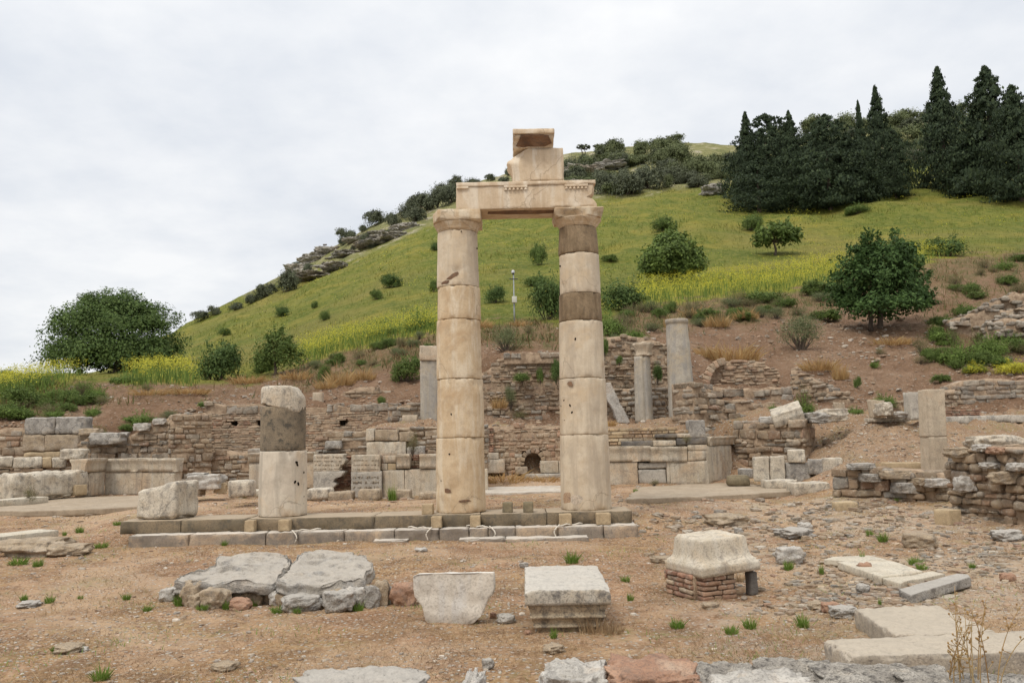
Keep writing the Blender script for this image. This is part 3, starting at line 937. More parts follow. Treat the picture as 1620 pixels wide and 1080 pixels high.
t = NT('dry_earth', 0.95, 0.15)
co = t.coord()
c = t.ramp(t.noise(co, 0.9, 6, 0.65), [(0.36, (0.257, 0.142, 0.075)), (0.5, (0.352, 0.208, 0.117)), (0.62, (0.437, 0.283, 0.171))])
c = t.mix(t.ramp(t.noise(co, 0.45, 6, 0.7, 0.5), [(0.46, 0.0), (0.58, 0.85)]), c, (0.342, 0.212, 0.098))
c = t.mix(t.ramp(t.noise(co, 3.1, 7, 0.75), [(0.47, 0.0), (0.60, 0.85)]), c, (0.190, 0.108, 0.058))
fi = t.noise(co, 26, 6, 0.75)
c = t.mix(t.ramp(fi, [(0.50, 0.0), (0.66, 0.8)]), c, (0.474, 0.359, 0.247))
c = t.mix(t.ramp(fi, [(0.34, 0.8), (0.48, 0.0)]), c, (0.123, 0.072, 0.041))
c = t.mix(t.math('MULTIPLY', t.ramp(t.noise(co, 1.3, 7, 0.72, 0.6), [(0.52, 0.0), (0.64, 0.9)]), t.ramp(t.noise(co, 38, 4, 0.8), [(0.36, 1.0), (0.6, 0.25)])), c, (0.156, 0.094, 0.051))
c = t.mix(t.ramp(t.noise(co, 0.33, 5, 0.6, 0.8), [(0.50, 0.0), (0.60, 0.6)]), c, (0.465, 0.326, 0.209))
gv = t.math('MULTIPLY', t.attr('gravelly'), t.ramp(t.noise(co, 6, 6, 0.7), [(0.38, 0.1), (0.56, 0.8)]))
c = t.mix(gv, c, (0.42, 0.335, 0.245))
c = t.mix(t.math('MULTIPLY', t.attr('cut'), t.ramp(t.noise(co, 4, 6, 0.75), [(0.35, 0.4), (0.6, 0.9)])), c, (0.235, 0.155, 0.095))  # slope shade of the bank put into the soil colour
# pebbles in the soil
vd = t.voro(co, 24)
vc = t.voro(co, 24, "Color")
sepc = t.n.new("ShaderNodeSeparateColor")
t.l.new(vc, sepc.inputs[0])
pk = t.math('MULTIPLY', t.ramp(sepc.outputs[0], [(0.56, 0.0), (0.60, 1.0)]), t.ramp(vd, [(0.30, 1.0), (0.42, 0.0)]))
c = t.mix(t.math('MULTIPLY', pk, 0.85), c, t.ramp(sepc.outputs[1], [(0.0, (0.36, 0.26, 0.18)), (0.35, (0.48, 0.42, 0.34)), (0.7, (0.40, 0.37, 0.33)), (1.0, (0.66, 0.60, 0.52))]))
grn = t.math('MULTIPLY', t.ramp(t.noise(co, 0.8, 6, 0.7), [(0.53, 0.0), (0.64, 1.0)]), t.ramp(t.noise(co, 19, 4, 0.7), [(0.45, 0.0), (0.6, 0.55)]))
c = t.mix(grn, c, (0.19, 0.20, 0.075))
nb = t.bump(t.noise(co, 7, 7, 0.72), 0.7, 0.06)
nb = t.bump(fi, 0.7, 0.02, nb)
nb = t.bump(pk, 0.8, 0.02, nb)
M['ground'] = t.done(c, nb)

t = NT('hill_surface', 0.95, 0.1)
co = t.coord()
e = t.ramp(t.noise(co, 0.35, 7, 0.7), [(0.30, (0.209, 0.125, 0.076)), (0.52, (0.275, 0.170, 0.104)), (0.70, (0.348, 0.237, 0.156))])
e = t.mix(t.ramp(t.noise(co, 2.4, 7, 0.75), [(0.46, 0.0), (0.68, 0.8)]), e, (0.179, 0.104, 0.060))
e = t.mix(t.ramp(t.noise(co, 9, 5, 0.75), [(0.58, 0.0), (0.66, 0.8)]), e, (0.445, 0.357, 0.279))
we = t.ramp(t.noise(co, 1.3, 6, 0.7), [(0.36, (0.09, 0.11, 0.034)), (0.5, (0.165, 0.125, 0.055)), (0.64, (0.24, 0.15, 0.075))])
e = t.mix(t.math('MULTIPLY', t.attr('weedy'), t.ramp(t.noise(co, 2.9, 5, 0.7), [(0.36, 0.1), (0.58, 1.0)])), e, we)
g1 = t.ramp(t.noise(co, 0.06, 6, 0.65), [(0.36, (0.107, 0.128, 0.021)), (0.5, (0.144, 0.156, 0.026)), (0.66, (0.203, 0.190, 0.037))])
stc = t.coord((1.0, 0.35, 1.0), (0, 0, 0.5))
g1 = t.mix(t.ramp(t.noise(stc, 0.55, 7, 0.75), [(0.44, 0.0), (0.58, 0.75)]), g1, (0.081, 0.111, 0.019))
g1 = t.mix(t.ramp(t.noise(co, 0.16, 7, 0.75, 0.3), [(0.51, 0.0), (0.62, 0.6)]), g1, (0.287, 0.231, 0.045))
g1 = t.mix(t.ramp(t.noise(co, 0.045, 5, 0.6), [(0.50, 0.0), (0.62, 0.45)]), g1, (0.253, 0.193, 0.063))
g1 = t.mix(t.ramp(t.noise(stc, 2.2, 4, 0.75), [(0.40, 0.55), (0.56, 0.0)]), g1, (0.211, 0.202, 0.055))
g1 = t.mix(t.math('MULTIPLY', t.attr('mustard'), t.ramp(t.noise(co, 1.5, 6, 0.75), [(0.30, 0.3), (0.6, 0.85)])), g1, (0.37, 0.345, 0.05))
e = t.mix(t.attr('meadow'), e, g1)
rk = t.ramp(t.noise(co, 0.22, 7, 0.75), [(0.36, (0.115, 0.125, 0.05)), (0.52, (0.22, 0.205, 0.085)), (0.64, (0.38, 0.335, 0.25))])
e = t.mix(t.attr('ridge'), e, rk)
nb = t.bump(t.noise(co, 0.8, 8, 0.75), 0.9, 0.5)
nb = t.bump(t.noise(co, 5, 5, 0.75), 0.8, 0.12, nb)
M['hill'] = t.done(e, nb)
terr('ground', 0, jcut + 1, M['ground'])
terr('hillside', jcut, nY, M['hill'])

M['pedestal'] = stone('cream_weathered_marble', (0.57, 0.495, 0.385), (0.47, 0.40, 0.30), (0.50, 0.385, 0.25), dark=(0.21, 0.18, 0.15), dark_amt=0.5, bump=0.5, vein=(0.54, 0.48, 0.385), scale=1.3)
# ------------------------------------------------------------------ the colonnade
YC = 15.0                       # depth of the column axes
ZS = 0.40                       # top of the stylobate


def zt(px, py, Y):
    return float(P(px, py, Y)[2])


def xt(px, py, Y):
    return float(P(px, py, Y)[0])


# stepped platform the columns stand on: two courses, each block a part
x0, x1 = xt(190, 820, 14.45), xt(1000, 805, 14.45)
plat = empty('stylobate', (0, 15.0, 0.0), 'long low stone platform of two steps carrying the columns', 'platform')
ups = [x0, x0 + 1.05, xt(390, 820, 14.45), xt(592, 820, 14.45), xt(760, 820, 14.45), xt(865, 820, 14.45), x1]
for i, (a, b) in enumerate(zip(ups[:-1], ups[1:])):
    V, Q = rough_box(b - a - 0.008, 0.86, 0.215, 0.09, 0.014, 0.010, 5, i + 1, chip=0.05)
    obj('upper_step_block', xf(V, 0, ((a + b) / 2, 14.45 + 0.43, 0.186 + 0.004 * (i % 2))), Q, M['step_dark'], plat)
lo = [xt(p_, 840, 14.15) for p_ in (203, 300, 420, 472, 545, 624, 695, 742, 772, 815, 883, 955, 1010)]
for i, (a, b) in enumerate(zip(lo[:-1], lo[1:])):
    hh = 0.19 + 0.012 * math.sin(i * 2.3)
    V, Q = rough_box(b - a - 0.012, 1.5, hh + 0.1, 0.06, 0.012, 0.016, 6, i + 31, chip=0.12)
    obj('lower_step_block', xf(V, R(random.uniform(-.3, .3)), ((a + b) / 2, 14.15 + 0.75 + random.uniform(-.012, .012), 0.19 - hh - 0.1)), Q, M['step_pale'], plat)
for i, (pa, pb, Yf) in enumerate(((590, 645, 13.95), (725, 800, 13.9), (800, 932, 13.85))):
    V, Q = rough_box(xt(pb, 850, Yf) - xt(pa, 850, Yf), 0.3, 0.14, 0.07, 0.02, 0.02, 5, i + 51, chip=0.08)
    obj('footing_slab', xf(V, 0, ((xt(pa, 850, Yf) + xt(pb, 850, Yf)) / 2, Yf + 0.14, -0.09)), Q, M['step_pale'], plat)

STEPTOP = 0.403


def rad_at(wpx, Y=YC):
    return wpx * Y / F / 2


def drum(parent, cx, z0, z1, r0, r1, mat, seed, dents=(), name='drum', amp=0.006, gap=0.004):
    h = z1 - z0
    n = max(6, int(h / 0.045))
    pr = [(r0 - 0.010, z0 + gap), (r0 - 0.002, z0 + gap + 0.005), (r0, z0 + gap + 0.014)]
    for k in range(1, n):
        pr.append((r0 + (r1 - r0) * k / n, z0 + gap + 0.014 + (h - 2 * gap - 0.028) * k / n))
    pr += [(r1, z1 - gap - 0.014), (r1 - 0.002, z1 - gap - 0.005), (r1 - 0.010, z1 - gap)]
    V, Q = lathe(pr, 96, amp, 3.0, seed, [(a, z0 + t_ * h, rr, d) for (a, t_, rr, d) in dents])
    # worn arrises at the joints
    a = np.arctan2(V[:, 1], V[:, 0])
    edge = np.exp(-np.minimum(np.abs(V[:, 2] - z0), np.abs(z1 - V[:, 2])) / 0.022)
    e = np.clip(fbm(np.c_[np.cos(a) * 4, np.sin(a) * 4, np.full(len(a), z0 * 9 + seed)], 4) - 0.02, 0, 1) * edge * 0.085
    V[:, 0] -= np.cos(a) * e
    V[:, 1] -= np.sin(a) * e
    return obj(name, V + np.array((cx, YC, 0)), Q, mat, parent)


def holes(part, cx, r, spots):
    """dowel holes: short recess rings set into the drum's face"""
    for (px, py, s) in spots:
        x = xt(px, py, YC - r * 0.9) - cx
        x = max(-r * 0.96, min(r * 0.96, x))
        y = -math.sqrt(r * r - x * x)
        z = zt(px, py, YC + y)
        n = np.array((x, y, 0)) / r
        tdir = np.array((-n[1], n[0], 0))
        an = np.arange(10) * 2 * math.pi / 10
        rs = s * (1 + 0.25 * np.sin(an * 2 + px))
        ring = np.array((cx, YC, 0)) + n * (r + 0.004) + np.outer(np.cos(an) * rs, tdir) + np.outer(np.sin(an) * rs * 1.2, (0, 0, 1)) + np.array((0, 0, z))
        inner = ring - n * 0.05
        V = np.vstack([ring, inner])
        Q = [(k, (k + 1) % 10, 10 + (k + 1) % 10, 10 + k) for k in range(10)] + [tuple(range(9, -1, -1))]
        sub('dowel_hole_shade', V, Q, M['hollow'], part)


FRONT = -math.pi / 2


def cxat(px, py):
    return xt(px, py, YC)


def pz(px, py):
    """height of a point on the column front"""
    return zt(px, py, YC - 0.42)


# tall column by the gap, warm marble
colA = empty('doric_column', (xt(731, 806, YC), YC, STEPTOP), 'tall standing column with five warm cream drums and a chipped wide capital', 'column', 'standing doric columns')
cxA = xt(730, 806, YC)
jA = [(731, 806), (730, 692), (728, 598), (727, 503), (726.5, 450), (726, 361)]
zA = [STEPTOP] + [pz(*q) for q in jA[1:]]
wA = [77.5, 75, 72, 69.5, 67.5, 64]
cA = []
matsA = [M['col_warm'], M['col_warm'], M['col_warm'], M['col_warm'], M['col_pale']]
dA = [[(FRONT - 0.35, 0.30, 0.12, 0.03), (FRONT - 1.25, 0.38, 0.2, 0.05), (FRONT + 0.25, 0.12, 0.14, 0.022), (FRONT - 0.7, 0.08, 0.2, 0.03), (FRONT - 0.9, 0.22, 0.12, 0.02)],
      [(FRONT + 0.9, 0.97, 0.2, 0.06)], [(FRONT - 0.75, 0.1, 0.16, 0.02), (FRONT - 0.2, 0.06, 0.15, 0.018)],
      [(FRONT + 1.0, 0.02, 0.12, 0.03)], [(FRONT - 0.1, 0.22, 0.16, 0.03), (FRONT - 0.6, 0.03, 0.2, 0.03), (FRONT + 0.1, 0.3, 0.1, 0.025)]]
# drums sit a touch off each other's axis; axis follows the photo's slight lean only through perspective
for i in range(5):
    w0, w1 = wA[i], wA[i + 1]
    cA.append(drum(colA, cxA + (0.008 if i % 2 else -0.006), zA[i], zA[i + 1], rad_at(w0), rad_at(w1), matsA[i], 3 + i, dA[i]))
holes(cA[0], cxA, rad_at(76), [(711, 718, .014), (697, 760, .012)])
holes(cA[1], cxA, rad_at(73), [(714, 655, .015), (759, 646, .013), (763, 662, .012), (753, 675, .016)])
holes(cA[4], cxA, rad_at(66), [(755, 393, .014), (730, 366, .010)])
# brown patches where the surface has flaked off


def flake(part, cx, rfun, px, py, wpx, hpx, rot=0.0, mat=None, proud=0.003):
    n = 20
    an = np.arange(n) * 2 * math.pi / n
    rr = 1 + 0.35 * pnoise(np.c_[np.cos(an) * 1.7, np.sin(an) * 1.7, np.full(n, px * 0.37)])
    dx, dy = np.cos(an) * rr * wpx / 2, np.sin(an) * rr * hpx / 2
    qx, qy = px + dx * math.cos(rot) - dy * math.sin(rot), py + dx * math.sin(rot) + dy * math.cos(rot)
    V = []
    for k in (1.0, 0.7, 0.35):
        for a, b in zip(px + (qx - px) * k, py + (qy - py) * k):
            r_ = rfun
            x = xt(a, b, YC - r_ * 0.9) - cx
            x = max(-r_ * 0.97, min(r_ * 0.97, x))
            y = -math.sqrt(r_ * r_ - x * x)
            z = zt(a, b, YC + y)
            nn = np.array((x, y, 0)) / r_
            V.append(np.array((cx, YC, z)) + nn * (r_ + proud * (1 if k > .9 else 1.6)))
    Q = []
    for g in range(2):
        for k in range(n):
            k2 = (k + 1) % n
            Q.append((g * n + k, g * n + k2, (g + 1) * n + k2, (g + 1) * n + k))
    Q.append(tuple(range(2 * n, 3 * n)))
    sub('flaked_patch', V, Q, mat or M['scar'], part)


flake(cA[0], cxA, rad_at(76.2), 707, 776, 16, 7, 0.3)
flake(cA[0], cxA, rad_at(76.6), 735, 792, 20, 4, -0.1)
flake(cA[4], cxA, rad_at(65.6), 717, 436, 24, 6, -0.55)
flake(cA[4], cxA, rad_at(66.2), 704, 447, 14, 5, -0.4)

# capital: necking, flaring echinus, square abacus with broken corners


def capital(parent, cx, z0, zab, ztop, r0, rtop, hw, seed, mat, dents, bite, scar=None):
    h = zab - z0
    pr = [(r0 * 0.985, z0 + 0.004), (r0, z0 + 0.012), (r0 * 1.0, z0 + 0.16 * h), (r0 * 1.035, z0 + 0.19 * h), (r0 * 1.04, z0 + 0.27 * h),
          (r0 + (rtop - r0) * 0.30, z0 + 0.42 * h), (r0 + (rtop - r0) * 0.58, z0 + 0.62 * h), (r0 + (rtop - r0) * 0.83, z0 + 0.82 * h),
          (rtop * 0.99, z0 + 0.93 * h), (rtop * 0.985, zab - 0.003)]
    pp_ = []
    for (ra, za), (rb, zb_) in zip(pr[:-1], pr[1:]):
        for k in range(3):
            pp_.append((ra + (rb - ra) * k / 3, za + (zb_ - za) * k / 3))
    pp_.append(pr[-1])
    V, Q = lathe(pp_, 96, 0.008, 4, seed, dents)
    cap_ = obj('capital', V + np.array((cx, YC, 0)), Q, mat, parent)
    V, Q = rough_box(2 * hw, 2 * hw, ztop - zab, 0.05, 0.02, 0.012, 5, seed, chip=0.12)
    V = bite(V, hw)
    sub('abacus', V + np.array((cx, YC, zab)), Q, mat, cap_)
    return cap_


def biteA(V, hw):
    # corner knocked off on the side away from the gap's middle: rounded there
    k = np.clip((-V[:, 0] - hw * 0.72) / (hw * 0.28), 0, 1) * np.clip((-V[:, 1] - hw * 0.3) / (hw * .7), 0, 1)
    V[:, 0] += k * 0.07
    V[:, 1] += k * 0.10
    V[:, 2] -= k * 0.02 * (V[:, 2] > 0.08)
    return V


def biteB(V, hw):
    k = np.clip(1 - np.hypot((V[:, 0] + hw * 0.35) / 0.34, (V[:, 1] + hw) / 0.10), 0, 1) + np.clip(1 - np.hypot((V[:, 0] - hw * 0.9) / 0.22, (V[:, 1] + hw) / 0.12), 0, 1)
    V[:, 1] += k * 0.12 * (0.4 + 1.2 * (V[:, 2] < 0.09))
    k2 = np.clip((np.abs(V[:, 0]) - hw * 0.85) / (hw * 0.15), 0, 1) * (V[:, 2] < 0.05)
    V[:, 0] *= 1 - 0.05 * k2
    return V


hwA = rad_at(79.5, YC - 0.4)
zcA0 = zA[5]
zcA1 = zt(726, 347, YC - 0.44)
zcA2 = zt(726, 330.5, YC - 0.44)
capital(colA, cxA + 0.0, zcA0, zcA1, zcA2, rad_at(64), hwA * 0.985, hwA, 21, M['col_warm'], [], biteA)

# second standing column with two dark repair bands
colB = empty('doric_column', (xt(928, 800, YC), YC, STEPTOP), 'tall standing column patched with two dark brown repair bands', 'column', 'standing doric columns')
cxB = xt(927.5, 802, YC)
jB = [(928, 802), (923.5, 687), (920, 597), (917, 505), (915, 461), (913, 397), (911.5, 353)]
zB = [STEPTOP] + [pz(*q) for q in jB[1:]]
wB0 = [78.5, 75.5, 72, 69, 65, 64.5, 58.5]
wB1 = [76, 73, 69.5, 66.5, 64, 61, 57.5]
matsB = [M['col_pale'], M['col_pale'], M['col_pale'], M['band'], M['col_pale'], M['band']]
nmB = ['drum', 'drum', 'drum', 'repair_band', 'drum', 'repair_band']
dB = [[(FRONT + 0.5, 0.05, 0.25, 0.02)], [(FRONT - 0.55, 0.86, 0.10, 0.035)], [(FRONT + 1.2, 0.05, 0.12, 0.05), (FRONT + 1.2, 0.17, 0.10, 0.05)], [], [(FRONT - 0.9, 0.05, 0.2, 0.02)], []]
cB = []
for i in range(6):
    cB.append(drum(colB, cxB + (0.01 if i == 4 else 0), zB[i], zB[i + 1], rad_at(wB0[i]), rad_at(wB1[i]), matsB[i], 13 + i, dB[i], nmB[i], amp=0.009 if 'band' in nmB[i] else 0.006))
holes(cB[1], cxB, rad_at(74), [(893, 633, .014), (902, 641, .018), (905, 652, .018), (894, 665, .014), (888, 642, .013)])
holes(cB[2], cxB, rad_at(71), [(910, 536, .018)])
holes(cB[4], cxB, rad_at(65.5), [(886, 421, .012)])
flake(cB[0], cxB, rad_at(78.2), 912, 790, 18, 16, 0, stone('pale_patch', (0.55, 0.46, 0.36), (0.50, 0.41, 0.31), (0.5, 0.38, 0.27)))
flake(cB[0], cxB, rad_at(78.2), 898, 787, 12, 18, 0.2, stone('reddish_patch', (0.44, 0.29, 0.18), (0.38, 0.25, 0.155), (0.45, 0.33, 0.22)))
flake(cB[1], cxB, rad_at(74.2), 902, 607, 9, 7, 0.4)
hwB = rad_at(80, YC - 0.4)
zcB1, zcB2 = zt(911, 340, YC - 0.44), zt(911, 326.5, YC - 0.44)
capB = capital(colB, cxB, zB[6] - 0.005, zcB1, zcB2, rad_at(60), hwB * 0.985, hwB, 29, M['col_warm'], [(FRONT - 0.5, 0.0, 0.1, 0.0)], biteB)

# architrave over the gap
aL, aR = xt(721.5, 310, YC - 0.37), xt(943, 306, YC - 0.37)
za0 = max(zcA2, zcB2) + 0.004
za1 = zt(832, 287, YC - 0.37)
dep = 0.74
archi = empty('architrave', ((aL + aR) / 2, YC, za0), 'cream marble beam bridging the two tall column capitals, peg mouldings along its upper edge', 'beam')
V, Q = rough_box(aR - aL, dep, za1 - za0 - 0.075, 0.045, 0.012, 0.006, 4, 3, chip=0.03)
hB = za1 - za0 - 0.075
k = np.clip((V[:, 0] - (aR - aL) / 2 + 0.10) / 0.1, 0, 1)          # broken end with a notch
V[:, 0] -= k * (0.05 + 0.05 * pnoise(np.c_[V[:, 1] * 3, V[:, 2] * 9, V[:, 2] * 0 + 3]))
k = np.clip(1 - np.hypot((V[:, 0] - (aR - aL) / 2) / 0.22, (V[:, 2] - hB * 0.46) / 0.05), 0, 1)
V[:, 0] -= k * 0.17
V[:, 0] += np.clip((0.32 * hB - V[:, 2]) / 0.1, 0, 1) * np.clip((V[:, 0] - (aR - aL) / 2 + 0.15) / 0.1, 0, 1) * 0.06
beam = obj('beam_block', xf(V, 0, ((aL + aR) / 2, YC, za0)), Q, M['arch'], archi)
V, Q = rough_box(aR - aL - 0.01, dep + 0.05, 0.073, 0.05, 0.008, 0.004, 6, 4, chip=0.03)
obj('crown_fillet', xf(V, 0, ((aL + aR) / 2, YC, za1 - 0.075)), Q, M['arch'], archi)
for (pa, pb) in ((722, 741), (797, 834.5), (893, 930)):
    ra, rb = xt(pa, 293, YC - 0.39), xt(pb, 293, YC - 0.39)
    mb = MB()
    V, Q = rough_box(rb - ra, 0.05, 0.045, 0.03, 0.006, 0.003, 8, pa)
    mb.add(xf(V, 0, ((ra + rb) / 2, YC - dep / 2 - 0.012, za1 - 0.075 - 0.047)), Q)
    if pa > 750:
        for g in range(6):
            gx = ra + (rb - ra) * (g + 0.5) / 6
            V, Q = lathe([(0.030, -0.042), (0.028, -0.03), (0.022, 0.004)], 10, 0, cap=False)
            mb.add(V + np.array((gx, YC - dep / 2 - 0.008, za1 - 0.075 - 0.047)), Q)
    V, Q, _ = mb.get()
    obj('peg_moulding', V, Q, M['arch'], archi)
# sunken brown panel on the underside
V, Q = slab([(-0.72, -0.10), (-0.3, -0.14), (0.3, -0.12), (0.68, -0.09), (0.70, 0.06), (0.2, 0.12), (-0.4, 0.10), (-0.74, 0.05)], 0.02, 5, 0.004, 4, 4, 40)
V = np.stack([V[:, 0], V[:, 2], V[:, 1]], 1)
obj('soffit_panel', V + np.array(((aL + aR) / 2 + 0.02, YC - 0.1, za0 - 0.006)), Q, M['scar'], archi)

# frieze block and cornice block
fL, fR = xt(809, 262, YC - 0.3), xt(891.5, 260, YC - 0.3)
zf0, zf1 = za1 + 0.004, zt(850, 235, YC - 0.3)
V, Q = rough_box(fR - fL, 0.66, zf1 - zf0, 0.045, 0.014, 0.008, 4, 6, chip=0.05)
hF = zf1 - zf0
k = np.clip((-V[:, 0] - (fR - fL) / 2 + 0.30) / 0.3, 0, 1)
cut = np.clip((V[:, 2] - hF * 0.55) / (hF * 0.45), 0, 1)
V[:, 1] += np.where(V[:, 1] < 0, k * cut * 0.26, 0)              # face sheared off towards the broken corner
V[:, 2] -= k * cut * 0.10
V[:, 0] += k * (pnoise(np.c_[V[:, 1] * 4, V[:, 2] * 5, V[:, 2] * 0]) * 0.04 + 0.02) - 0.09 * k * np.exp(-((V[:, 2] - hF * 0.62) / 0.08) ** 2)
tag(obj('frieze_block', xf(V, 0, ((fL + fR) / 2, YC, zf0)), Q, M['arch']), 'broken square marble block with a sheared corner, standing on the beam over the columns', 'stone block')
gL, gR = xt(811.5, 220, YC - 0.62), xt(877.5, 218, YC - 0.62)
zg0, zg1 = zf1 + 0.004, zt(845, 203.5, YC - 0.62)
corn = empty('cornice_block', ((gL + gR) / 2, YC, zg0), 'topmost marble block above the columns, a shaded hollow painted dark brown beneath its projecting edge', 'cornice stone')
gw = gR - gL
hg = zg1 - zg0
V, Q = rough_box(gw, 1.25, hg * 0.36, 0.05, 0.012, 0.008, 5, 8, chip=0.05)
obj('cornice_slab', xf(V, 0, ((gL + gR) / 2, YC, zg1 - hg * 0.36)), Q, M['arch'], corn)
V, Q = loft([(0, gw / 2 - 0.01, 0.32), (hg * 0.2, gw / 2 - 0.01, 0.33), (hg * 0.62, gw / 2 - 0.01, 0.58)], 0.05, amp=0.012, seed=4, chip=0.04)
obj('cornice_bed', xf(V, 0, ((gL + gR) / 2, YC, zg0)), Q, M['arch'], corn)
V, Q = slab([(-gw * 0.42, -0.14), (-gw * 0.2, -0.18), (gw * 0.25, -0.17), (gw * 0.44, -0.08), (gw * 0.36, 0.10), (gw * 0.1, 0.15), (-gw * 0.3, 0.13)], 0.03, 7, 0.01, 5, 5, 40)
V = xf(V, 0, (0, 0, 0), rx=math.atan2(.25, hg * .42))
obj('underside_shade', V + np.array(((gL + gR) / 2, YC - 0.455 - .018, zg0 + hg * 0.41 - .022)), Q, M['scar'], corn)  # brown sheet on the soffit, painting the dark of a shaded hollow

# broken column of two drums
cxC = xt(447.5, 812, YC)
colC = empty('broken_column', (cxC, YC, STEPTOP), 'broken column stump, white lower drum under a dark mortar drum with pale rounded cap', 'column')
zC = [STEPTOP, pz(447, 713), pz(447, 647), pz(447, 609)]
c0 = drum(colC, cxC, zC[0], zC[1], rad_at(74), rad_at(71.5), M['col_white'], 41, [(FRONT + 0.55, 0.97, 0.12, 0.05)])
holes(c0, cxC, rad_at(73), [(467, 731, .022), (468, 735, .02), (476, 747, .014), (465, 762, .022), (469, 765, .024), (477, 785, .012), (478, 796, .01)])
drum(colC, cxC - 0.01, zC[1], zC[2] + 0.06, rad_at(69), rad_at(68.4), M['band_dark'], 42, [], 'mortar_drum', amp=0.006)
# pale cap lying over the mortar: its lower edge runs ragged, its top is rounded off and falls on one side
rC = rad_at(68.3)
hh = zC[3] - zC[2]
pr = [(rC - 0.03, zC[2] + 0.02), (rC, zC[2] + 0.03)] + [(rC, zC[2] + hh * q) for q in (.15, .25, .35, .45, .55, .65, .75)] + [(rC - 0.002, zC[2] + hh * 0.86), (rC - 0.010, zC[2] + hh * 0.94), (rC - 0.024, zC[2] + hh * 0.98), (rC - 0.045, zC[2] + hh), (rC - .16, zC[2] + hh * 1.01)]
V, Q = lathe(pr, 80, 0.006, 3, 44)
a = np.arctan2(V[:, 1], V[:, 0])
k = np.clip(1 - (V[:, 2] - zC[2]) / (hh * 0.35), 0, 1)
V[:, 2] += k * (fbm(np.c_[np.cos(a) * 2, np.sin(a) * 2, a * 0 + 4], 3) * 0.09 - 0.09 * V[:, 0] / rC)
k2 = np.clip((V[:, 0] / rC - 0.45) / 0.5, 0, 1) * np.clip((V[:, 2] - zC[2] - hh * 0.5) / (hh * 0.5), 0, 1)
V[:, 0] -= k2 * 0.10
V[:, 2] -= k2 * 0.06
obj('rounded_cap', V + np.array((cxC - 0.01, YC, 0)), Q, M['rough_white'], colC)

# cut drum lying on the platform's end
cxD = xt(265, 812, YC)
wD = xt(301, 800, YC) - xt(229, 800, YC)
V, Q = rough_box(wD, 0.72, 0.60, 0.05, 0.07, 0.028, 3.2, 61, chip=0.1)
tt = V[:, 2] / 0.60
V[:, 2] += tt * (V[:, 0] / wD * 0.17 - 0.02)
V[:, 0] *= 1 - 0.05 * tt + 0.0
V[:, 1] += tt * 0.07
tag(obj('stump_drum', xf(V, R(-14), (cxD, YC - 0.05, STEPTOP)), Q, M['rough_white']), 'squat white column stump with a pitted slanting top, alone on the platform end', 'stone block')

# small square posts set on the tread and on the platform
posts = [(396.5, 833, 15, 0, 'small square stone nearest the far stump on the lower step'),
         (451, 833, 17, 0, 'small square stone on the lower step below the broken column'),
         (691, 832, 16, 0, 'small square stone on the lower step below the warm column'),
         (752, 831, 16, 0, 'small square stone on the lower step just beyond the warm column foot'),
         (894, 826, 19, 0, 'wide square stone on the lower step below the banded column'),
         (954, 824, 22, 0, 'double square stone on the lower step near the platform end'),
         (677, 808, 17, 1, 'tan square stone on the platform beside the warm column'),
         (803, 806, 15.5, 1, 'darker square stone on the platform, the one closer to the warm column'),
         (835.5, 804.5, 15.5, 1, 'darker square stone on the platform, the one closer to the banded column'),
         (944, 799, 15, 1, 'mossy square stone on the platform past the banded column')]
for i, (px, pyb, w, up, lab) in enumerate(posts):
    Y = 14.62 if up else 14.30
    z = STEPTOP if up else 0.196
    ww = w * Y / F
    V, Q = rough_box(ww, min(ww, 0.2), 0.19 if not up else 0.175, 0.03, 0.010, 0.005, 9, i + 70, chip=0.02)
    yy = 14.445 - min(ww, 0.2) / 2 if not up else Y
    if i in (9,):
        yy = 15.2
    tag(obj('square_block', xf(V, R(random.uniform(-4, 4)) if up else 0, (xt(px, pyb - 8, yy), yy, z)), Q, M['post_dark'] if (up and i > 6) else M['post']), lab, 'stone block', 'small square stones on the steps')

# cords draped over the lower step
for i, (px, lab) in enumerate(((463, 'pale cord drooping over the lower step below the broken column'), (682, 'pale cord drooping over the lower step below the warm column'),
                               (776, 'pale cord drooping over the step between the two tall columns'), (884, 'pale cord drooping over the lower step below the banded column'))):
    sgn = (-1, 1, 1, -1)[i]
    pts = [xt(px + dx * 1.0, 840, 14.1) for dx in (0, 0, 0)]
    xx = xt(px, 838, 14.12)
    s = np.linspace(0, 1, 26)
    out_ = []
    for q in s:
        if q < 0.3:
            out_.append((xx - sgn * (0.3 - q) * 1.4, 14.37 - q * 0.75, 0.215 + 0.012 * math.sin(q * 40)))
        else:
            w_ = (q - 0.3) / 0.7
            out_.append((xx + sgn * (0.10 * math.sin(w_ * 3.0) - 0.02 + 0.22 * max(0, w_ - 0.75)) * (-1 if i in (0, 1) else 1), 14.125 - 0.05 * math.sin(w_ * 3.1) - 0.10 * max(0, w_ - 0.7), 0.205 - 0.205 * min(1, w_ * 1.15) + 0.025))
    V, Q = tube(out_, 0.011, 6)
    tag(obj('cord', V, Q, M['cord']), lab, 'cord', 'cords hanging over the lower step')

# ------------------------------------------------------------------ blocks in the open ground


def put(V, px, py, rz=0.0, sink=0.02, rx=0.0, ry=0.0, ymin=0.0):
    g = G(px, py, ymin)
    return xf(V, rz, (g[0], g[1], g[2] - sink), rx, ry)


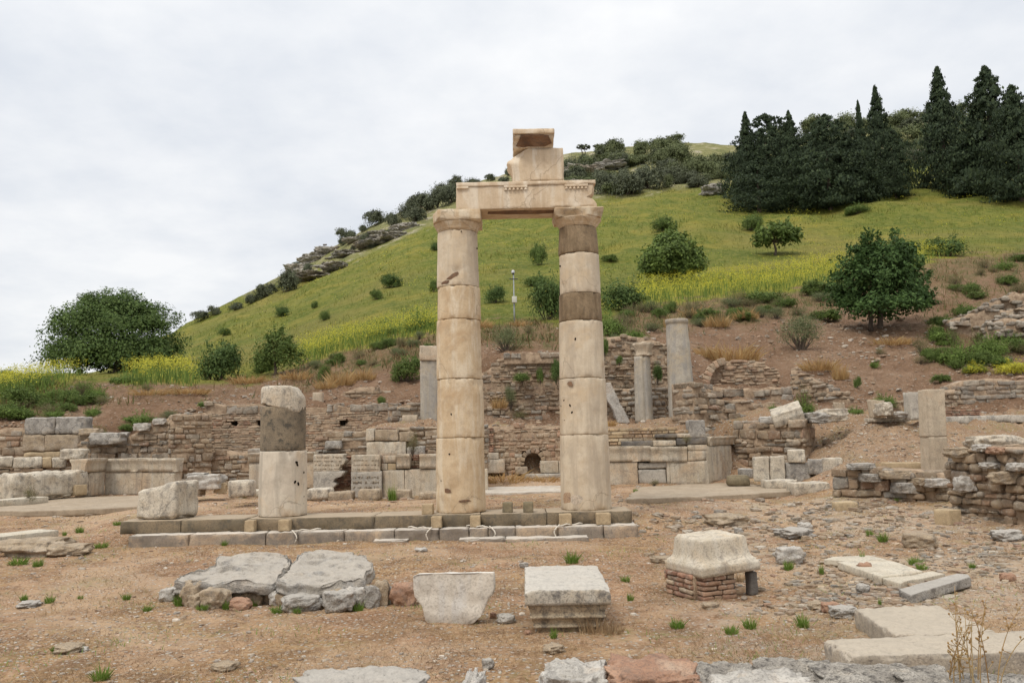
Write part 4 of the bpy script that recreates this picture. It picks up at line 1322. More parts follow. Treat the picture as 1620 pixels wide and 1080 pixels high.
# inverted moulded block: wide slab above, mouldings stepping in below
Yf = 7.25
hwb = xt(967.5, 935, Yf) - xt(831.5, 935, Yf)
_sp = [(0.0, .72), (.055, .725), (.06, .80), (.078, .80), (.082, .775), (.10, .79), (.14, .845), (.146, .885), (.165, .885), (.169, .86), (.20, .875), (.25, .925), (.256, .925), (.262, .995), (.29, 1.0), (.375, 1.0), (.39, .99)]
secs = [(z_, hwb / 2 * q_, .665 - hwb / 2 * (1 - q_)) for z_, q_ in _sp]
gb = 0.0
bpos = (xt(899.5, 935, Yf), Yf + 0.665, 0.0)
gz = float(H(bpos[0], bpos[1] - 0.5))
base = empty('moulded_block', (bpos[0], bpos[1], gz - 0.02), 'upturned moulded marble base with a wide pitted top and stepped mouldings beneath', 'stone block')
for nm, a, b, mm in (('pitted_top', 13, 17, M['base_top']), ('stepped_moulding', 0, 13, M['base_side'])):
    s_ = secs[a:b]
    V, Q = loft(s_, 0.035, amp=0.006, freq=9, seed=6 + a, chip=0.025)
    if a:
        k = np.clip(1 - np.hypot((np.abs(V[:, 0]) - hwb / 2) / 0.06, (V[:, 1] + 0.665) / 0.1), 0, 1) * np.clip((V[:, 2] - 0.3) / 0.08, 0, 1)
        V[:, 2] -= k * 0.03
        V[:, 2] += np.where(V[:, 2] > 0.36, fbm(V * 14, 3) * 0.005, 0)
    obj(nm, xf(V, R(-0.8), (bpos[0], bpos[1], gz - 0.02)), Q, mm, base)

# broken slab standing on its narrow edge
Yb = 7.72
gx, gz = xt(717, 950, Yb), float(H(xt(717, 975, Yb), Yb))
sc = Yb / F
ol = [(653, 906), (660, 902.5), (720, 902), (780, 903), (781, 925), (778, 936), (771, 942), (766, 955), (760, 968), (748, 978), (735, 981), (718, 981), (700, 982), (681, 981), (674, 972), (670, 956), (668, 950), (657, 937), (654, 925)]
pl = [((a - 717) * sc, (982 - b) * sc) for a, b in ol]
V, Q = slab(pl, 0.26, 9, 0.018, 3.2, 10, 96, 0.03)
# two conchoidal steps in the face
k = np.clip(1 - np.hypot((V[:, 0] + 0.14) / 0.28, (V[:, 2] - 0.14) / 0.14), 0, 1) + np.clip(1 - np.hypot((V[:, 0] - 0.2) / 0.2, (V[:, 2] - 0.10) / 0.1), 0, 1)
V[:, 1] -= np.where(V[:, 1] < 0.1, np.clip(k, 0, .6) * 0.035, 0)
V = xf(V, 0, (0, 0, 0), rx=R(-9))
f1 = tag(obj('broken_slab', V + np.array((gx, Yb, gz - 0.03)), Q, M['frag']), 'greyish white broken marble slab with straight top and ragged sides, upright beside an orange stone', 'stone slab')

# pedestal stone with a swelling profile on a brick pier
pxc, Ya = 1127, 8.95
ax, az = xt(1127, 900, Ya), 0.0
az = float(H(ax, Ya))
rot = R(23)
pier_h = 0.24
anta = [(0.000, 0.363, 0.327), (0.069, 0.368, 0.331), (0.098, 0.373, 0.336), (0.104, 0.357, 0.320), (0.122, 0.354, 0.317), (0.128, 0.340, 0.304), (0.147, 0.320, 0.283), (0.176, 0.305, 0.269), (0.225, 0.296, 0.259), (0.274, 0.291, 0.254), (0.323, 0.283, 0.247), (0.345, 0.278, 0.241), (0.357, 0.267, 0.230), (0.363, 0.252, 0.215)]
V, Q = loft(anta, 0.03, amp=0.005, freq=3, seed=12, chip=0.02)
k = np.clip((V[:, 0] - 0.22) / 0.2, 0, 1) * np.clip((V[:, 1] + 0.0) / -0.3, 0, 1)
V[:, 1] += k * 0.05 * (V[:, 2] > 0.08)
V[:, 2] += np.where(V[:, 2] > 0.36, fbm(V * 10, 3) * 0.008 + V[:, 1] * .06, 0)
tag(obj('pedestal_stone', xf(V, rot, (ax, Ya, az + pier_h), ry=R(-2.5)), Q, M['pedestal']), 'swelling white marble pedestal stone raised on a small brick pier', 'stone block')
mb = MB()
rr_ = random.Random(4)
for cz in range(5):
    hz = 0.050
    for side in range(2):
        L_ = 0.42 if side == 0 else 0.50
        s = 0
        while s < L_ - 0.03:
            l = min(rr_.uniform(0.09, 0.26), L_ - s)
            V, Q = rough_box(l - 0.012, 0.14, hz - 0.008, 0.06, 0.01, 0.008, 9, rr_.random() * 50, chip=0.02)
            if side == 0:
                p_ = xf(V, 0, (-0.345 + s + l / 2, -0.235, cz * hz))
            else:
                p_ = xf(V, R(90), (-0.325, -0.225 + s + l / 2 + 0.05, cz * hz))
            mb.add(p_ + np.array((rr_.uniform(-.008, .008), rr_.uniform(-.01, .01), 0)), Q)
            s += l
V, Q = rough_box(0.40, 0.5, 0.235, 0.1, 0.01, 0.006, 5, 2)
mb.add(xf(V, 0, (-0.17, 0.06, 0)), Q, 1)
V, Q, mi = mb.get()
tag(obj('brick_pier', xf(V, rot, (ax, Ya, az - 0.01)), Q, [M['brick_red'], M['mortar']], midx=mi), 'low pier of broken red bricks under the swelling pedestal stone', 'brick pier')
for (lx, ly, w_, lab) in ((0.31, -0.24, 0.10, 'dark upright stone propping the front corner of the pedestal stone'), (0.27, 0.10, 0.12, 'dark upright stone in shade under the back of the pedestal stone')):
    V, Q = rough_box(w_, 0.10, pier_h + 0.0, 0.05, 0.02, 0.012, 6, lx * 40)
    tag(obj('prop_stone', xf(xf(V, 0.1, (lx, ly, 0)), rot, (ax, Ya, az - 0.012)), Q, M['dark_rock']), lab, 'prop stone')

# two big layered slabs on a bed of stones
Yl = 8.6


def flat_slab(name, ol, zt_, th, seed, mat, label, cat, group=None, amp=0.02, strata=0.03, freq=2.0, rx=0.0, ry=0.0, Yw=None, edge=0.05, step=None, ang=0.02, rings=11, n=96):
    """ol: outline corners as picture points on the slab's top, at height zt_"""
    w = np.array([PZ(a, b, zt_)[:2] for a, b in ol])
    c = w.mean(0)
    V, Q = slab([tuple(q - c) for q in w], th, seed, amp, freq, rings, n, edge, strata, ang)
    # slab(): x, y(thickness), z -> lie flat: x, z, -y
    V = np.stack([V[:, 0], V[:, 2], -V[:, 1]], 1)
    if step is not None:
        V = step(V)
    V = xf(V, 0, (0, 0, 0), rx, ry)
    return tag(obj(name, V + np.array((c[0], c[1], zt_)), Q, mat), label, cat, group)


def ledge(off, tilt, seed):
    def f(V):
        up = V[:, 2] > -0.12
        u_ = V[:, 1] * 0.9 + V[:, 0] * 0.12 + 0.26 * pnoise(np.c_[V[:, 0] * 2.2, V[:, 1] * 2.2, V[:, 0] * 0 + seed])
        st = np.zeros(len(V))
        for o_, h_ in ((off - 0.24, 0.03), (off + .02, 0.055), (off + 0.28, 0.03)):
            st += h_ / (1 + np.exp(-(u_ - o_) / 0.018))
        V[:, 2] += np.where(up, (st - 0.04) * np.clip(1.0 + 1.2 * fbm(np.c_[V[:, 0] * 1.6, V[:, 1] * 3, V[:, 0] * 0 + seed], 3), .3, 1.3), 0) + np.where(up, pnoise(np.c_[V[:, 0] * 2, V[:, 1] * 18, V[:, 0] * 0 + seed]) * 0.02, 0) + np.where(up, fbm(np.c_[V[:, 0] * 5, V[:, 1] * 9, V[:, 0] * 0 + seed + 4], 3) * 0.022, 0)
        return V
    return f


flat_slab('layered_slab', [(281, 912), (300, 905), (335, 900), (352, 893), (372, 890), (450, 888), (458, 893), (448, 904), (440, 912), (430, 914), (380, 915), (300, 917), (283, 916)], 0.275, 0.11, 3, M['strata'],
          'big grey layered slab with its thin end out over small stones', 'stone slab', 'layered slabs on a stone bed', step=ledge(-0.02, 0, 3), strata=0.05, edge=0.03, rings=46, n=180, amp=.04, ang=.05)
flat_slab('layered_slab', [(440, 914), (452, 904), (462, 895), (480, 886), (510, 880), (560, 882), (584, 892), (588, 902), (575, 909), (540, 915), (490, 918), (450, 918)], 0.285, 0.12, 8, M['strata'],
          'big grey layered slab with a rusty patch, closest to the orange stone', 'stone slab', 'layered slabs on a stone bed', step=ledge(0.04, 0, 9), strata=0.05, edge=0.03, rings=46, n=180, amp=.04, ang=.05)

ROCKS = [
    # px, py(base), width px, height px, material, name, label
    (263, 951, 26, 20, 'pale_rock', 'grey stone at the outer end of the slab bed, half hidden by grass'),
    (302, 948, 32, 30, 'tan_rock', 'brown shaded stone under the thin end of the layered slab'),
    (336, 962, 40, 30, 'tan_rock', 'blocky tan stone under the middle of the thin layered slab'),
    (361, 949, 13, 13, 'tan_rock', 'small upright tan stone wedged beside the blocky tan one under the slab'),
    (381, 950, 26, 16, 'tan_rock', 'rounded tan stone tight against the underside of the layered slab'),
    (376, 966, 32, 18, 'red_rock', 'reddish flat stone below the rounded tan one at the slab bed'),
    (404, 946, 20, 11, 'tan_rock', 'thin brown stone shading under the gap between the layered slabs'),
    (438, 941, 26, 8, 'pale_rock', 'thin pale flat stone under the joint of the layered slabs'),
    (441, 951, 30, 12, 'tan_rock', 'flat tan stone below the pale flat one at the slab joint'),
    (471, 968, 58, 24, 'grey_rock', 'long dark grey stone at the front of the slab bed'),
    (493, 948, 26, 12, 'tan_rock', 'rounded brown stone below the rusty patched slab'),
    (520, 942, 18, 8, 'pale_rock', 'small whitish stone under the rusty patched slab'),
    (533, 968, 46, 30, 'grey_rock', 'bulky blue grey stone leaning out of the slab bed'),
    (562, 962, 34, 32, 'pale_rock', 'pale grey stone in the slab bed below the grass tuft'),
    (588, 962, 26, 34, 'grey_rock', 'tall grey stone near the open end of the slab bed'),
    (603, 958, 22, 38, 'tan_rock', 'brown topped upright stone closing the slab bed'),
    (616, 954, 14, 26, 'grey_rock', 'narrow dark stone between the slab bed and the orange stone'),
    (637, 957, 38, 33, 'red_rock', 'orange brown angular stone beside the upright broken slab'),
    (583, 916, 17, 14, 'grey_rock', 'round grey stone touching the back corner of the rusty patched slab'),
    (800, 987, 25, 13, 'pale_rock', 'small pale pointed stone between the broken slab and the moulded base'),
    (780, 977, 10, 9, 'red_rock', 'tiny reddish stone next to the pale pointed stone'),
    (829, 899, 13, 8, 'grey_rock', 'small grey stone behind the moulded base'),
    (877, 1033, 29, 13, 'tan_rock', 'triangular tan stone in front of the moulded base'),
    (772, 1057, 17, 15, 'grey_rock', 'small blue grey stone on bare soil near the low wall'),
    (835, 1003, 10, 6, 'red_rock', 'small brownish stone in soil before the moulded base'),
    (1255, 893, 42, 25, 'pale_rock', 'whitish grey boulder beyond the brick pier with a grass tuft before it'),
    (1462, 868, 46, 22, 'tan_rock', 'half buried brown boulder before the rubble wall'),
    (1602, 856, 44, 17, 'grey_rock', 'flat bluish boulder at the foot of the rubble wall'),
    (1276, 838, 22, 11, 'pale_rock', 'small white stone on the gravel beyond the pedestal stone'),
    (1155, 832, 60, 10, 'tan_rock', 'long flat brown stone lying past the pedestal stone'),
    (1170, 845, 12, 10, 'grey_rock', 'dark grey pebble near the long flat brown stone'),
    (1262, 851, 52, 9, 'grey_rock', 'flat grey flagstone level with the gravel'),
    (1050, 890, 30, 10, 'tan_rock', 'pale tan flat stone beside the brick pier'),
    (1205, 934, 14, 6, 'tan_rock', 'brown flake of stone by the open side of the pier'),
    (1125, 962, 24, 8, 'tan_rock', 'small flat tan stone before the brick pier'),
    (1368, 940, 18, 15, 'grey_rock', 'round grey stone among the rubble beside the cream slabs'),
    (1372, 908, 22, 16, 'red_rock', 'reddish stone under the edge of the cream slabs'),
    (1340, 978, 40, 16, 'grey_rock', 'grey stone next to the upper tan block'),
    (1300, 965, 28, 10, 'tan_rock', 'flat light stone in rubble before the upper tan block'),
    (1318, 968, 26, 14, 'red_rock', 'pinkish stone in rubble before the upper tan block'),
    (1600, 920, 20, 12, 'red_rock', 'reddish stone past the grey edge slab'),
    (103, 1032, 38, 7, 'tan_rock', 'thin brown slate by the lowest grass tuft'),
    (130, 1030, 14, 7, 'pale_rock', 'white chip next to the thin brown slate'),
    (352, 1062, 34, 12, 'tan_rock', 'slanted brown stone shard on the pebbly soil'),
    (40, 962, 30, 6, 'grey_rock', 'low dark stone lying on the open soil'),
    (665, 872, 18, 5, 'pale_rock', 'small pale flagstone in front of the steps'),
    (40, 882, 90, 20, 'tan_rock', 'rough brown ledge stone below the white two course slab'),
    (100, 880, 60, 10, 'tan_rock', 'low brown ledge tip beside the white two course slab'),
]
FOOTY = {}
for i, (px, pyb, w, h, mt, lab) in enumerate(ROCKS):
    if 285 < px < 560 and 935 < pyb < 957:
        h += (958 - pyb) * .8
        pyb = 958
    g = G(px, pyb)
    s = g[1] / F
    W_, H_ = w * s, h * s
    H_ = max(H_, W_ * .30)
    fl = H_ / W_ < 0.45
    V, Q = boulder(W_, W_ * random.uniform(.7, 1.0), H_ * 1.18, i * 1.7 + 3, 14 if w > 22 else 10, 0.42 if not fl else 0.5, 0.26, 1.3)
    tag(obj('stone' if w > 14 else 'small_stone', xf(V, random.uniform(-.5, .5), (g[0], g[1] + W_ * 0.35, g[2] - H_ * 0.16)), Q, M[mt]), lab, 'stone', 'loose stones on the open ground')

# small filling stones packed under the layered slabs
rf_ = random.Random(31)
for i in range(26):
    px = 292 + i * 12.2 + rf_.uniform(-4, 4)
    w, h = rf_.uniform(19, 32), rf_.uniform(19, 27)
    g = G(px, 957 + rf_.uniform(-3, 5))
    s = g[1] / F
    V, Q = boulder(w * s, w * s * 1.0, h * s * 1.2, i * 2.1 + 60, 10, .42, .26, 1.3)
    tag(obj('bed_stone', xf(V, rf_.uniform(-.6, .6), (g[0], g[1] + .16, g[2] - .03)), Q, M[rf_.choice(('tan_rock', 'tan_rock', 'grey_rock', 'pale_rock', 'red_rock'))]),
        'small filling stone packed in the shade under the layered slabs', 'stone', 'filling stones under the layered slabs')

# cream flat slabs and the grey edge slab
flat_slab('paving_slab', [(1303, 884), (1318, 880), (1375, 878), (1402, 884), (1340, 887)], 0.16, 0.07, 21, M['cream_slab'], 'cream paving slab, thin far piece of the broken row beside rubble', 'stone slab', 'cream slabs in a row', amp=0.004, strata=0.006, edge=0.03, ang=.008)
flat_slab('paving_slab', [(1325, 888), (1400, 884.5), (1420, 889), (1460, 903), (1440, 907), (1392, 911)], 0.16, 0.09, 22, M['cream_slab'], 'largest cream paving slab of the broken row, a small weed growing at its edge', 'stone slab', 'cream slabs in a row', amp=0.004, strata=0.008, edge=0.03, ang=.008)
flat_slab('paving_slab', [(1396, 914), (1475, 903), (1495, 907), (1440, 917), (1425, 922)], 0.14, 0.07, 23, M['cream_slab'], 'narrow cream paving slab between the largest one and the grey edge slab', 'stone slab', 'cream slabs in a row', amp=0.004, strata=0.008, edge=0.03, ang=.008)
flat_slab('edge_slab', [(1421, 927), (1515, 909), (1532, 911), (1535, 915), (1440, 936)], 0.22, 0.09, 24, M['grey_rock'], 'pale grey straight slab lying tilted beside the cream slabs', 'stone slab', amp=0.006, strata=0.01, edge=0.05, ang=.008, ry=R(-3))
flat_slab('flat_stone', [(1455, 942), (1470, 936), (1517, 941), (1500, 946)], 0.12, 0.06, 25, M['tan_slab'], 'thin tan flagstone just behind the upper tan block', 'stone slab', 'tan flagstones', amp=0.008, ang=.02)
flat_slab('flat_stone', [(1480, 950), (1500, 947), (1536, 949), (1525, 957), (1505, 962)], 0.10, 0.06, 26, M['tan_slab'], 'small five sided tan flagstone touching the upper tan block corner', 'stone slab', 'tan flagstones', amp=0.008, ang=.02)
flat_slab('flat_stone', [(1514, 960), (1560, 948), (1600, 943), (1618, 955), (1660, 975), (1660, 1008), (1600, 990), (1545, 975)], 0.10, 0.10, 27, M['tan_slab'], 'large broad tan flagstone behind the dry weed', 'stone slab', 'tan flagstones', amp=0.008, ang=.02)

# two big dressed blocks near the camera


def corner_block(name, tops, ztop, h, seed, mat, label, group):
    """tops: picture points of the top face, back-left, back-right, front-right, front-left"""
    w = np.array([PZ(a, b, ztop)[:2] for a, b in tops])
    V, Q = rough_box(2, 2, h, 0.07, 0.035, 0.012, 5, seed, chip=0.05)
    u_, v_ = (V[:, 0] + 1) / 2, (V[:, 1] + 1) / 2
    bl, br, fr, fl = w
    xy = np.outer((1 - u_) * v_, bl) + np.outer(u_ * v_, br) + np.outer(u_ * (1 - v_), fr) + np.outer((1 - u_) * (1 - v_), fl)
    n_ = fbm(np.c_[xy * 6, V[:, 2] * 6] + seed, 4)
    V2 = np.c_[xy, V[:, 2] + ztop - h + np.where(V[:, 2] > h * 0.7, n_ * 0.006, 0)]
    return tag(obj(name, V2, Q, mat), label, 'stone block', group)


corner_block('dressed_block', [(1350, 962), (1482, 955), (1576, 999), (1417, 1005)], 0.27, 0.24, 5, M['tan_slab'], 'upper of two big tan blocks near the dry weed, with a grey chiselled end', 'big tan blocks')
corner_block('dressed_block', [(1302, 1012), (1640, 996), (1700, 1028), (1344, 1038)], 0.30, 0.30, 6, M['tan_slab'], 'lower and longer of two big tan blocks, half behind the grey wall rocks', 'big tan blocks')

# rocks along the edge of the low wall the view looks over
EDGE = [(565, 1062, 195, 60, 'grey_rock', 4.75, 'smooth blue grey rock with a flat top at the very front'),
        (745, 1064, 28, 34, 'pale_rock', 4.95, 'small upright pale stone at the very front'),
        (912, 1050, 104, 74, 'pale_rock', 4.75, 'cratered pale grey rock next to the reddish one'),
        (1034, 1048, 142, 70, 'red_rock', 4.7, 'flat reddish rock of the low front wall'),
        (1150, 1058, 110, 60, 'edge_rock', 4.85, 'rough dark grey rock between the reddish rock and the tan blocks'),
        (1268, 1052, 130, 70, 'edge_rock', 4.9, 'rough grey rock before the lower tan block end'),
        (1410, 1062, 190, 80, 'edge_rock', 4.65, 'broad rough grey rock right before the lower tan block'),
        (1560, 1078, 210, 70, 'edge_rock', 4.35, 'sloping grey rock at the front below the dry weed'),
        (1215, 1071, 150, 50, 'pale_rock', 4.3, 'whitish rock lying lowest between the grey wall rocks')]
for i, (px, pyt, w, h, mt, Y, lab) in enumerate(EDGE):
    c_ = P(px, pyt + (12 if px < 800 else 5), Y)
    s = Y / F
    g = float(H(c_[0], c_[1]))
    ht = max(0.1, c_[2] - g + 0.06)
    V, Q = boulder(w * s * 1.04, 0.5, ht, i * 3.3 + 2, 48, 0.68, 0.17, 2.2)
    tag(obj('wall_rock', xf(V, R(random.uniform(-8, 8)), (c_[0], Y + 0.1, g - 0.06)), Q, M[mt]), lab, 'rock', 'rocks of the low front wall')

# white two course slab at the picture's edge
wl_ = empty('stepped_slab', (P(30, 850, 12.9)[0], 12.9, 0), 'white marble slab lying on two shorter blocks with a gap between', 'stone slab')
aa_, bb_ = PZ(-60, 855, 0.27), PZ(93, 838, 0.27)
ang_ = math.atan2(bb_[1] - aa_[1], bb_[0] - aa_[0])
L_ = float(np.linalg.norm(bb_[:2] - aa_[:2]))
mid_ = (aa_ + bb_) / 2
nrm = np.array((-math.sin(ang_), math.cos(ang_)))
V, Q = rough_box(L_, 0.55, 0.15, 0.07, 0.012, 0.004, 5, 3, chip=0.03)
obj('top_slab', xf(V, ang_, (mid_[0] + nrm[0] * 0.27, mid_[1] + nrm[1] * 0.27, 0.12)), Q, M['cream_slab'], wl_)
for (ta, tb) in ((0.0, 0.60), (0.78, 0.98)):
    p_ = aa_ + (bb_ - aa_) * (ta + tb) / 2
    V, Q = rough_box(L_ * (tb - ta), 0.5, 0.19, 0.07, 0.015, 0.008, 5, 4 + ta, chip=0.04)
    obj('support_block', xf(V, ang_, (p_[0] + nrm[0] * 0.28, p_[1] + nrm[1] * 0.28, -0.07)), Q, M['cream_slab'], wl_)

# ------------------------------------------------------------------ walls of the ruin


def stone_fill(mb, L, zb, top, thick, ch, sl, rnd, amp=0.02, res=0.10, holes_=(), m=0, off=0.03, batter=0.0, gap=0.012, tail=0.75, rr=0.025, flat=False):
    """courses of stones in wall space: x along, y depth (0 = face, positive into the wall), z up. top(s) -> height of the ragged top"""
    t_ = zb
    zmax = max(top(s) for s in np.linspace(0, L, 60))
    while t_ < zmax:
        h = rnd.uniform(*ch) * (1 if flat else rnd.choice((.75, 1, 1, 1.4)))
        s = -rnd.uniform(0, sl[1] * 0.5)
        while s < L:
            l = rnd.uniform(*sl) * rnd.choice((0.7, 1, 1, 1.25))
            a, b = max(s, 0), min(s + l, L)
            s += l
            if b - a < 0.05:
                continue
            c = (a + b) / 2
            tp = top(c)
            if t_ + h * tail > tp:
                continue
            if any(h0 < c < h1 and g0 < t_ + h / 2 < g1 for (h0, h1, g0, g1) in holes_):
                continue
            if not flat and rnd.random() < 0.06:
                continue
            hh = h * rnd.uniform(0.72, 1.06) if not flat else h
            d = thick * rnd.uniform(0.85, 1.0)
            if flat:
                V, Q = rough_box(b - a - gap, d, hh - gap, max(0.2, (b - a) / 2), min(0.008, hh * .2), amp, 5, rnd.random() * 90, octv=1)
            else:
                V, Q = rough_box(b - a - gap, d, hh - gap, max(res, (b - a) / 3), rr * rnd.uniform(.7, 1.5), amp * 1.25, 3.5, rnd.random() * 90, octv=2)
            o_ = rnd.uniform(-off, off)
            mb.add(xf(V, R(rnd.uniform(-5, 5)) if not flat else 0, (c, d / 2 + o_ + batter * (t_ - zb), t_ + rnd.uniform(-.02, .02) * (not flat)), 0, 0 if flat else R(rnd.uniform(-4, 4))), Q, m)
        t_ += h


def core(mb, L, zb, top, thick, m, inset=0.05, drop=0.06, n=40, holes_=()):
    xs = np.linspace(0.02, L - 0.02, n)
    V, Q = boxgrid(xs, np.array((inset, thick * .5, thick - 0.01)), np.linspace(0, 1, 12))
    tp = np.array([max(top(x) - drop, zb + 0.05) for x in xs])
    tz = np.interp(V[:, 0], xs, tp)
    V[:, 2] = zb - 0.2 + (tz - zb + 0.2) * V[:, 2]
    e = fbm(V * 3.1, 3)
    V[:, 1] += np.where(V[:, 1] < thick * .3, e * 0.025, 0)
    for (h0, h1, g0, g1) in holes_:
        k = (V[:, 0] > h0 - 0.05) & (V[:, 0] < h1 + 0.05) & (V[:, 2] > g0 - .05) & (V[:, 2] < g1 + .05) & (V[:, 1] < thick * .3)
        V[k, 1] += 0.5
    mb.add(V, Q, m)


class Wall:
    def __init__(self, pa, Ya, pb, Yb, pyr=700):
        self.a = P(pa, pyr, Ya)[:2]
        self.b = P(pb, pyr, Yb)[:2]
        self.d = self.b - self.a
        self.L = float(np.linalg.norm(self.d))
        self.ang = math.atan2(self.d[1], self.d[0])
        self.pa, self.pb, self.Ya, self.Yb = pa, pb, Ya, Yb

    def w(self, V):
        return xf(V, self.ang, (self.a[0], self.a[1], 0))

    def s_of(self, px, py=700):
        # where the picture column px crosses the wall
        d = ray(px, py)[:2]
        A = np.array(((d[0], -self.d[0]), (d[1], -self.d[1])))
        k = np.linalg.solve(A, self.a)
        return float(k[1]) * self.L

    def z_of(self, px, py):
        s = self.s_of(px, py) / self.L
        Y = self.a[1] + self.d[1] * s
        return float(P(px, py, Y)[2])

    def top(self, pts, jit=0.0, seed=0):
        S = np.array([self.s_of(a, b) for a, b in pts])
        Z = np.array([self.z_of(a, b) for a, b in pts])
        o = np.argsort(S)
        S, Z = S[o], Z[o]

        def f(s):
            return float(np.interp(s, S, Z)) + (jit * float(pnoise(np.array([[s * 2.3 + seed, seed, 0.5]]))[0]) if jit else 0)
        return f

    def hole(self, p0, p1, y0, y1):
        return (self.s_of(p0, y0), self.s_of(p1, y0), self.z_of((p0 + p1) / 2, y1), self.z_of((p0 + p1) / 2, y0))


def rwall(name, w, zb, top, thick, ch, sl, mat, label, seed, amp=0.02, holes_=(), res=0.1, cat='wall', parent=None, off=0.03, batter=0.0, flat=False, gap=0.012, tail=0.75, inset=0.045, group=None, rr=0.025, corem='mortar'):
    mb = MB()
    stone_fill(mb, w.L, zb, top, thick, ch, sl, random.Random(seed), amp, res, holes_, 0, off, batter, gap, tail, rr, flat)
    core(mb, w.L, zb, top, thick, 1, inset, 0.05, holes_=holes_)
    V, Q, mi = mb.get()
    o = obj(name, w.w(V), Q, [M[mat], M[corem]], parent, midx=mi)
    if parent is None:
        tag(o, label, cat, group)
    return o


def blk(w, p0, p1, y0, y1, depth, mat, seed, name, parent=None, out=0.0, r=0.014, amp=0.006, chip=0.03, step=0.09, label=None, cat='stone block', group=None, prof=None):
    """a dressed stone of a wall: picture box p0..p1 (x), y0 (top)..y1 (bottom); its face stands 'out' before the wall line"""
    s0, s1 = w.s_of(p0, y1), w.s_of(p1, y1)
    z1, z0 = w.z_of((p0 + p1) / 2, y0), w.z_of((p0 + p1) / 2, y1)
    if prof:
        hw = (s1 - s0) / 2
        V, Q = loft([(z_ * (z1 - z0), hw + e_ * 0, depth / 2 + e_) for z_, e_ in prof], 0.07, amp=amp, seed=seed, chip=chip)
    else:
        V, Q = rough_box(s1 - s0 - 0.008, depth, z1 - z0 - 0.006, step, r, amp, 4, seed, chip)
    o = obj(name, w.w(V + np.array(((s0 + s1) / 2, depth / 2 - out, z0))), Q, M[mat] if isinstance(mat, str) else mat, parent)
    if parent is None:
        tag(o, label, cat, group)
    return o


CAPPROF = [(0, 0.0), (0.52, 0.0), (0.60, 0.012), (0.70, 0.02), (0.82, 0.05), (0.86, 0.055), (1.0, 0.06)]

# --- far corner on one side: marble dado wall and what stands behind it
wL = Wall(150, 24.9, 279, 24.7)
d1 = empty('dado_wall', (*wL.a, .25), 'pale marble dado wall with a projecting top course, next to the rough long block', 'wall')
blk(wL, 165, 224, 746, 782, 0.4, 'dado', 1, 'dado_slab', d1)
blk(wL, 224, 277, 746, 778, 0.4, 'dado', 2, 'dado_slab', d1)
for a, b in ((163, 236), (236, 268), (268, 280)):
    blk(wL, a, b, 725, 746, 0.4, 'dado', a, 'cap_course', d1, out=0.03, prof=CAPPROF)
wL2 = Wall(133, 23.6, 166, 24.75)
blk(wL2, 140, 165, 746, 783, 0.4, 'dado', 4, 'return_slab', d1)
blk(wL2, 133, 166, 725, 746, 0.4, 'dado', 5, 'return_cap', d1, out=0.03, prof=CAPPROF)
wL3 = Wall(20, 21.6, 142, 23.7)
blk(wL3, 20, 141, 746, 787, 0.7, 'rough_white', 6, 'long_rough_block', r=0.09, amp=0.05, chip=0.15, label='long rough whitish block with a rounded outer end beside the marble dado', step=0.08)
blk(wL3, 115, 133, 766, 783, 0.2, 'sand', 7, 'patch_block', out=0.12, label='small brown patch stone set in front of the long rough block', chip=.02)
blk(wL3, -60, 40, 788, 799, 0.6, 'cream_slab', 8, 'kerb_slab', out=0.9, label='thin pale kerb slab on the paving before the long rough block')
# upper row over it
wL4 = Wall(-70, 23.6, 135, 25.2)
for i, (a, b, mt, lab) in enumerate(((-60, 20, 'rough_white', 'whitish top course block at the very edge of the picture'), (20, 66, 'rough_white', 'whitish top course block one in from the edge'),
                                     (66, 82, 'sand', 'ochre top course block between two whitish ones'), (82, 104, 'rough_white', 'grey white top course block ending the row at the rubble'))):
    blk(wL4, a, b, 723, 740, 0.6, mt, 20 + i, 'course_block', label=lab, r=0.04, amp=0.03, chip=0.1, group='top course blocks above the long rough block')
rwall('rubble_wall', wL4, 0.0, wL4.top([(-70, 742), (20, 742), (60, 741), (110, 738), (135, 736)], 0.05, 1), 0.7, (.10, .2), (.15, .5), 'wall_mix', 'low rubble footing under the whitish top course', 101, amp=0.04)
V, Q = boulder(36 * 24.4 / F, 0.5, 18 * 24.4 / F, 5.5, 12, 0.7, .12)
tag(obj('loaf_stone', V + np.array((xt(113, 720, 24.6), 24.75, zt(113, 727.5, 24.6))), Q, M['rough_white']), 'pale loaf shaped stone resting alone on the rubble', 'stone')
wL5 = Wall(-60, 26.4, 60, 26.7)
rwall('rubble_wall', wL5, 0.1, wL5.top([(-60, 676), (0, 676), (36, 677), (60, 680)], 0.1, 2), 0.8, (.12, .26), (.2, .6), 'wall_tan', 'tan coursed wall at the picture edge beside the big grey blocks', 102, amp=0.03)
for i, (a, b, y0, y1, mt, lab) in enumerate(((37, 85.5, 660, 687, 'grey_rock', 'big grey squared block of the top pair, outer one'), (86, 133, 659, 686, 'grey_rock', 'big grey squared block of the top pair, inner one'),
                                            (34, 71, 687, 714, 'tan_rock', 'broad cracked tan block under the outer grey block'), (69, 125, 687, 713, 'tan_rock', 'broad reddish tan block under the inner grey block'),
                                            (36, 95, 714, 724, 'sand', 'flat sandy course block low under the tan blocks'))):
    blk(wL5 if False else Wall(-60, 26.15, 140, 26.45), a, b, y0, y1, 0.7, mt, 30 + i, 'squared_block', label=lab, r=0.05, amp=0.03, chip=0.10, step=0.08, group='squared blocks of the old corner')
wL6 = Wall(122, 26.3, 300, 26.0)
rwall('rubble_wall', wL6, 0.1, wL6.top([(122, 700), (135, 690), (150, 686), (170, 690), (200, 686), (212, 680), (245, 664), (268, 660), (300, 652)], 0.14, 3), 0.9, (.10, .24), (.16, .55), 'wall_mix', 'tumbled rubble wall rising from the grey blocks to the rubble pier', 103, amp=0.05, off=0.08)
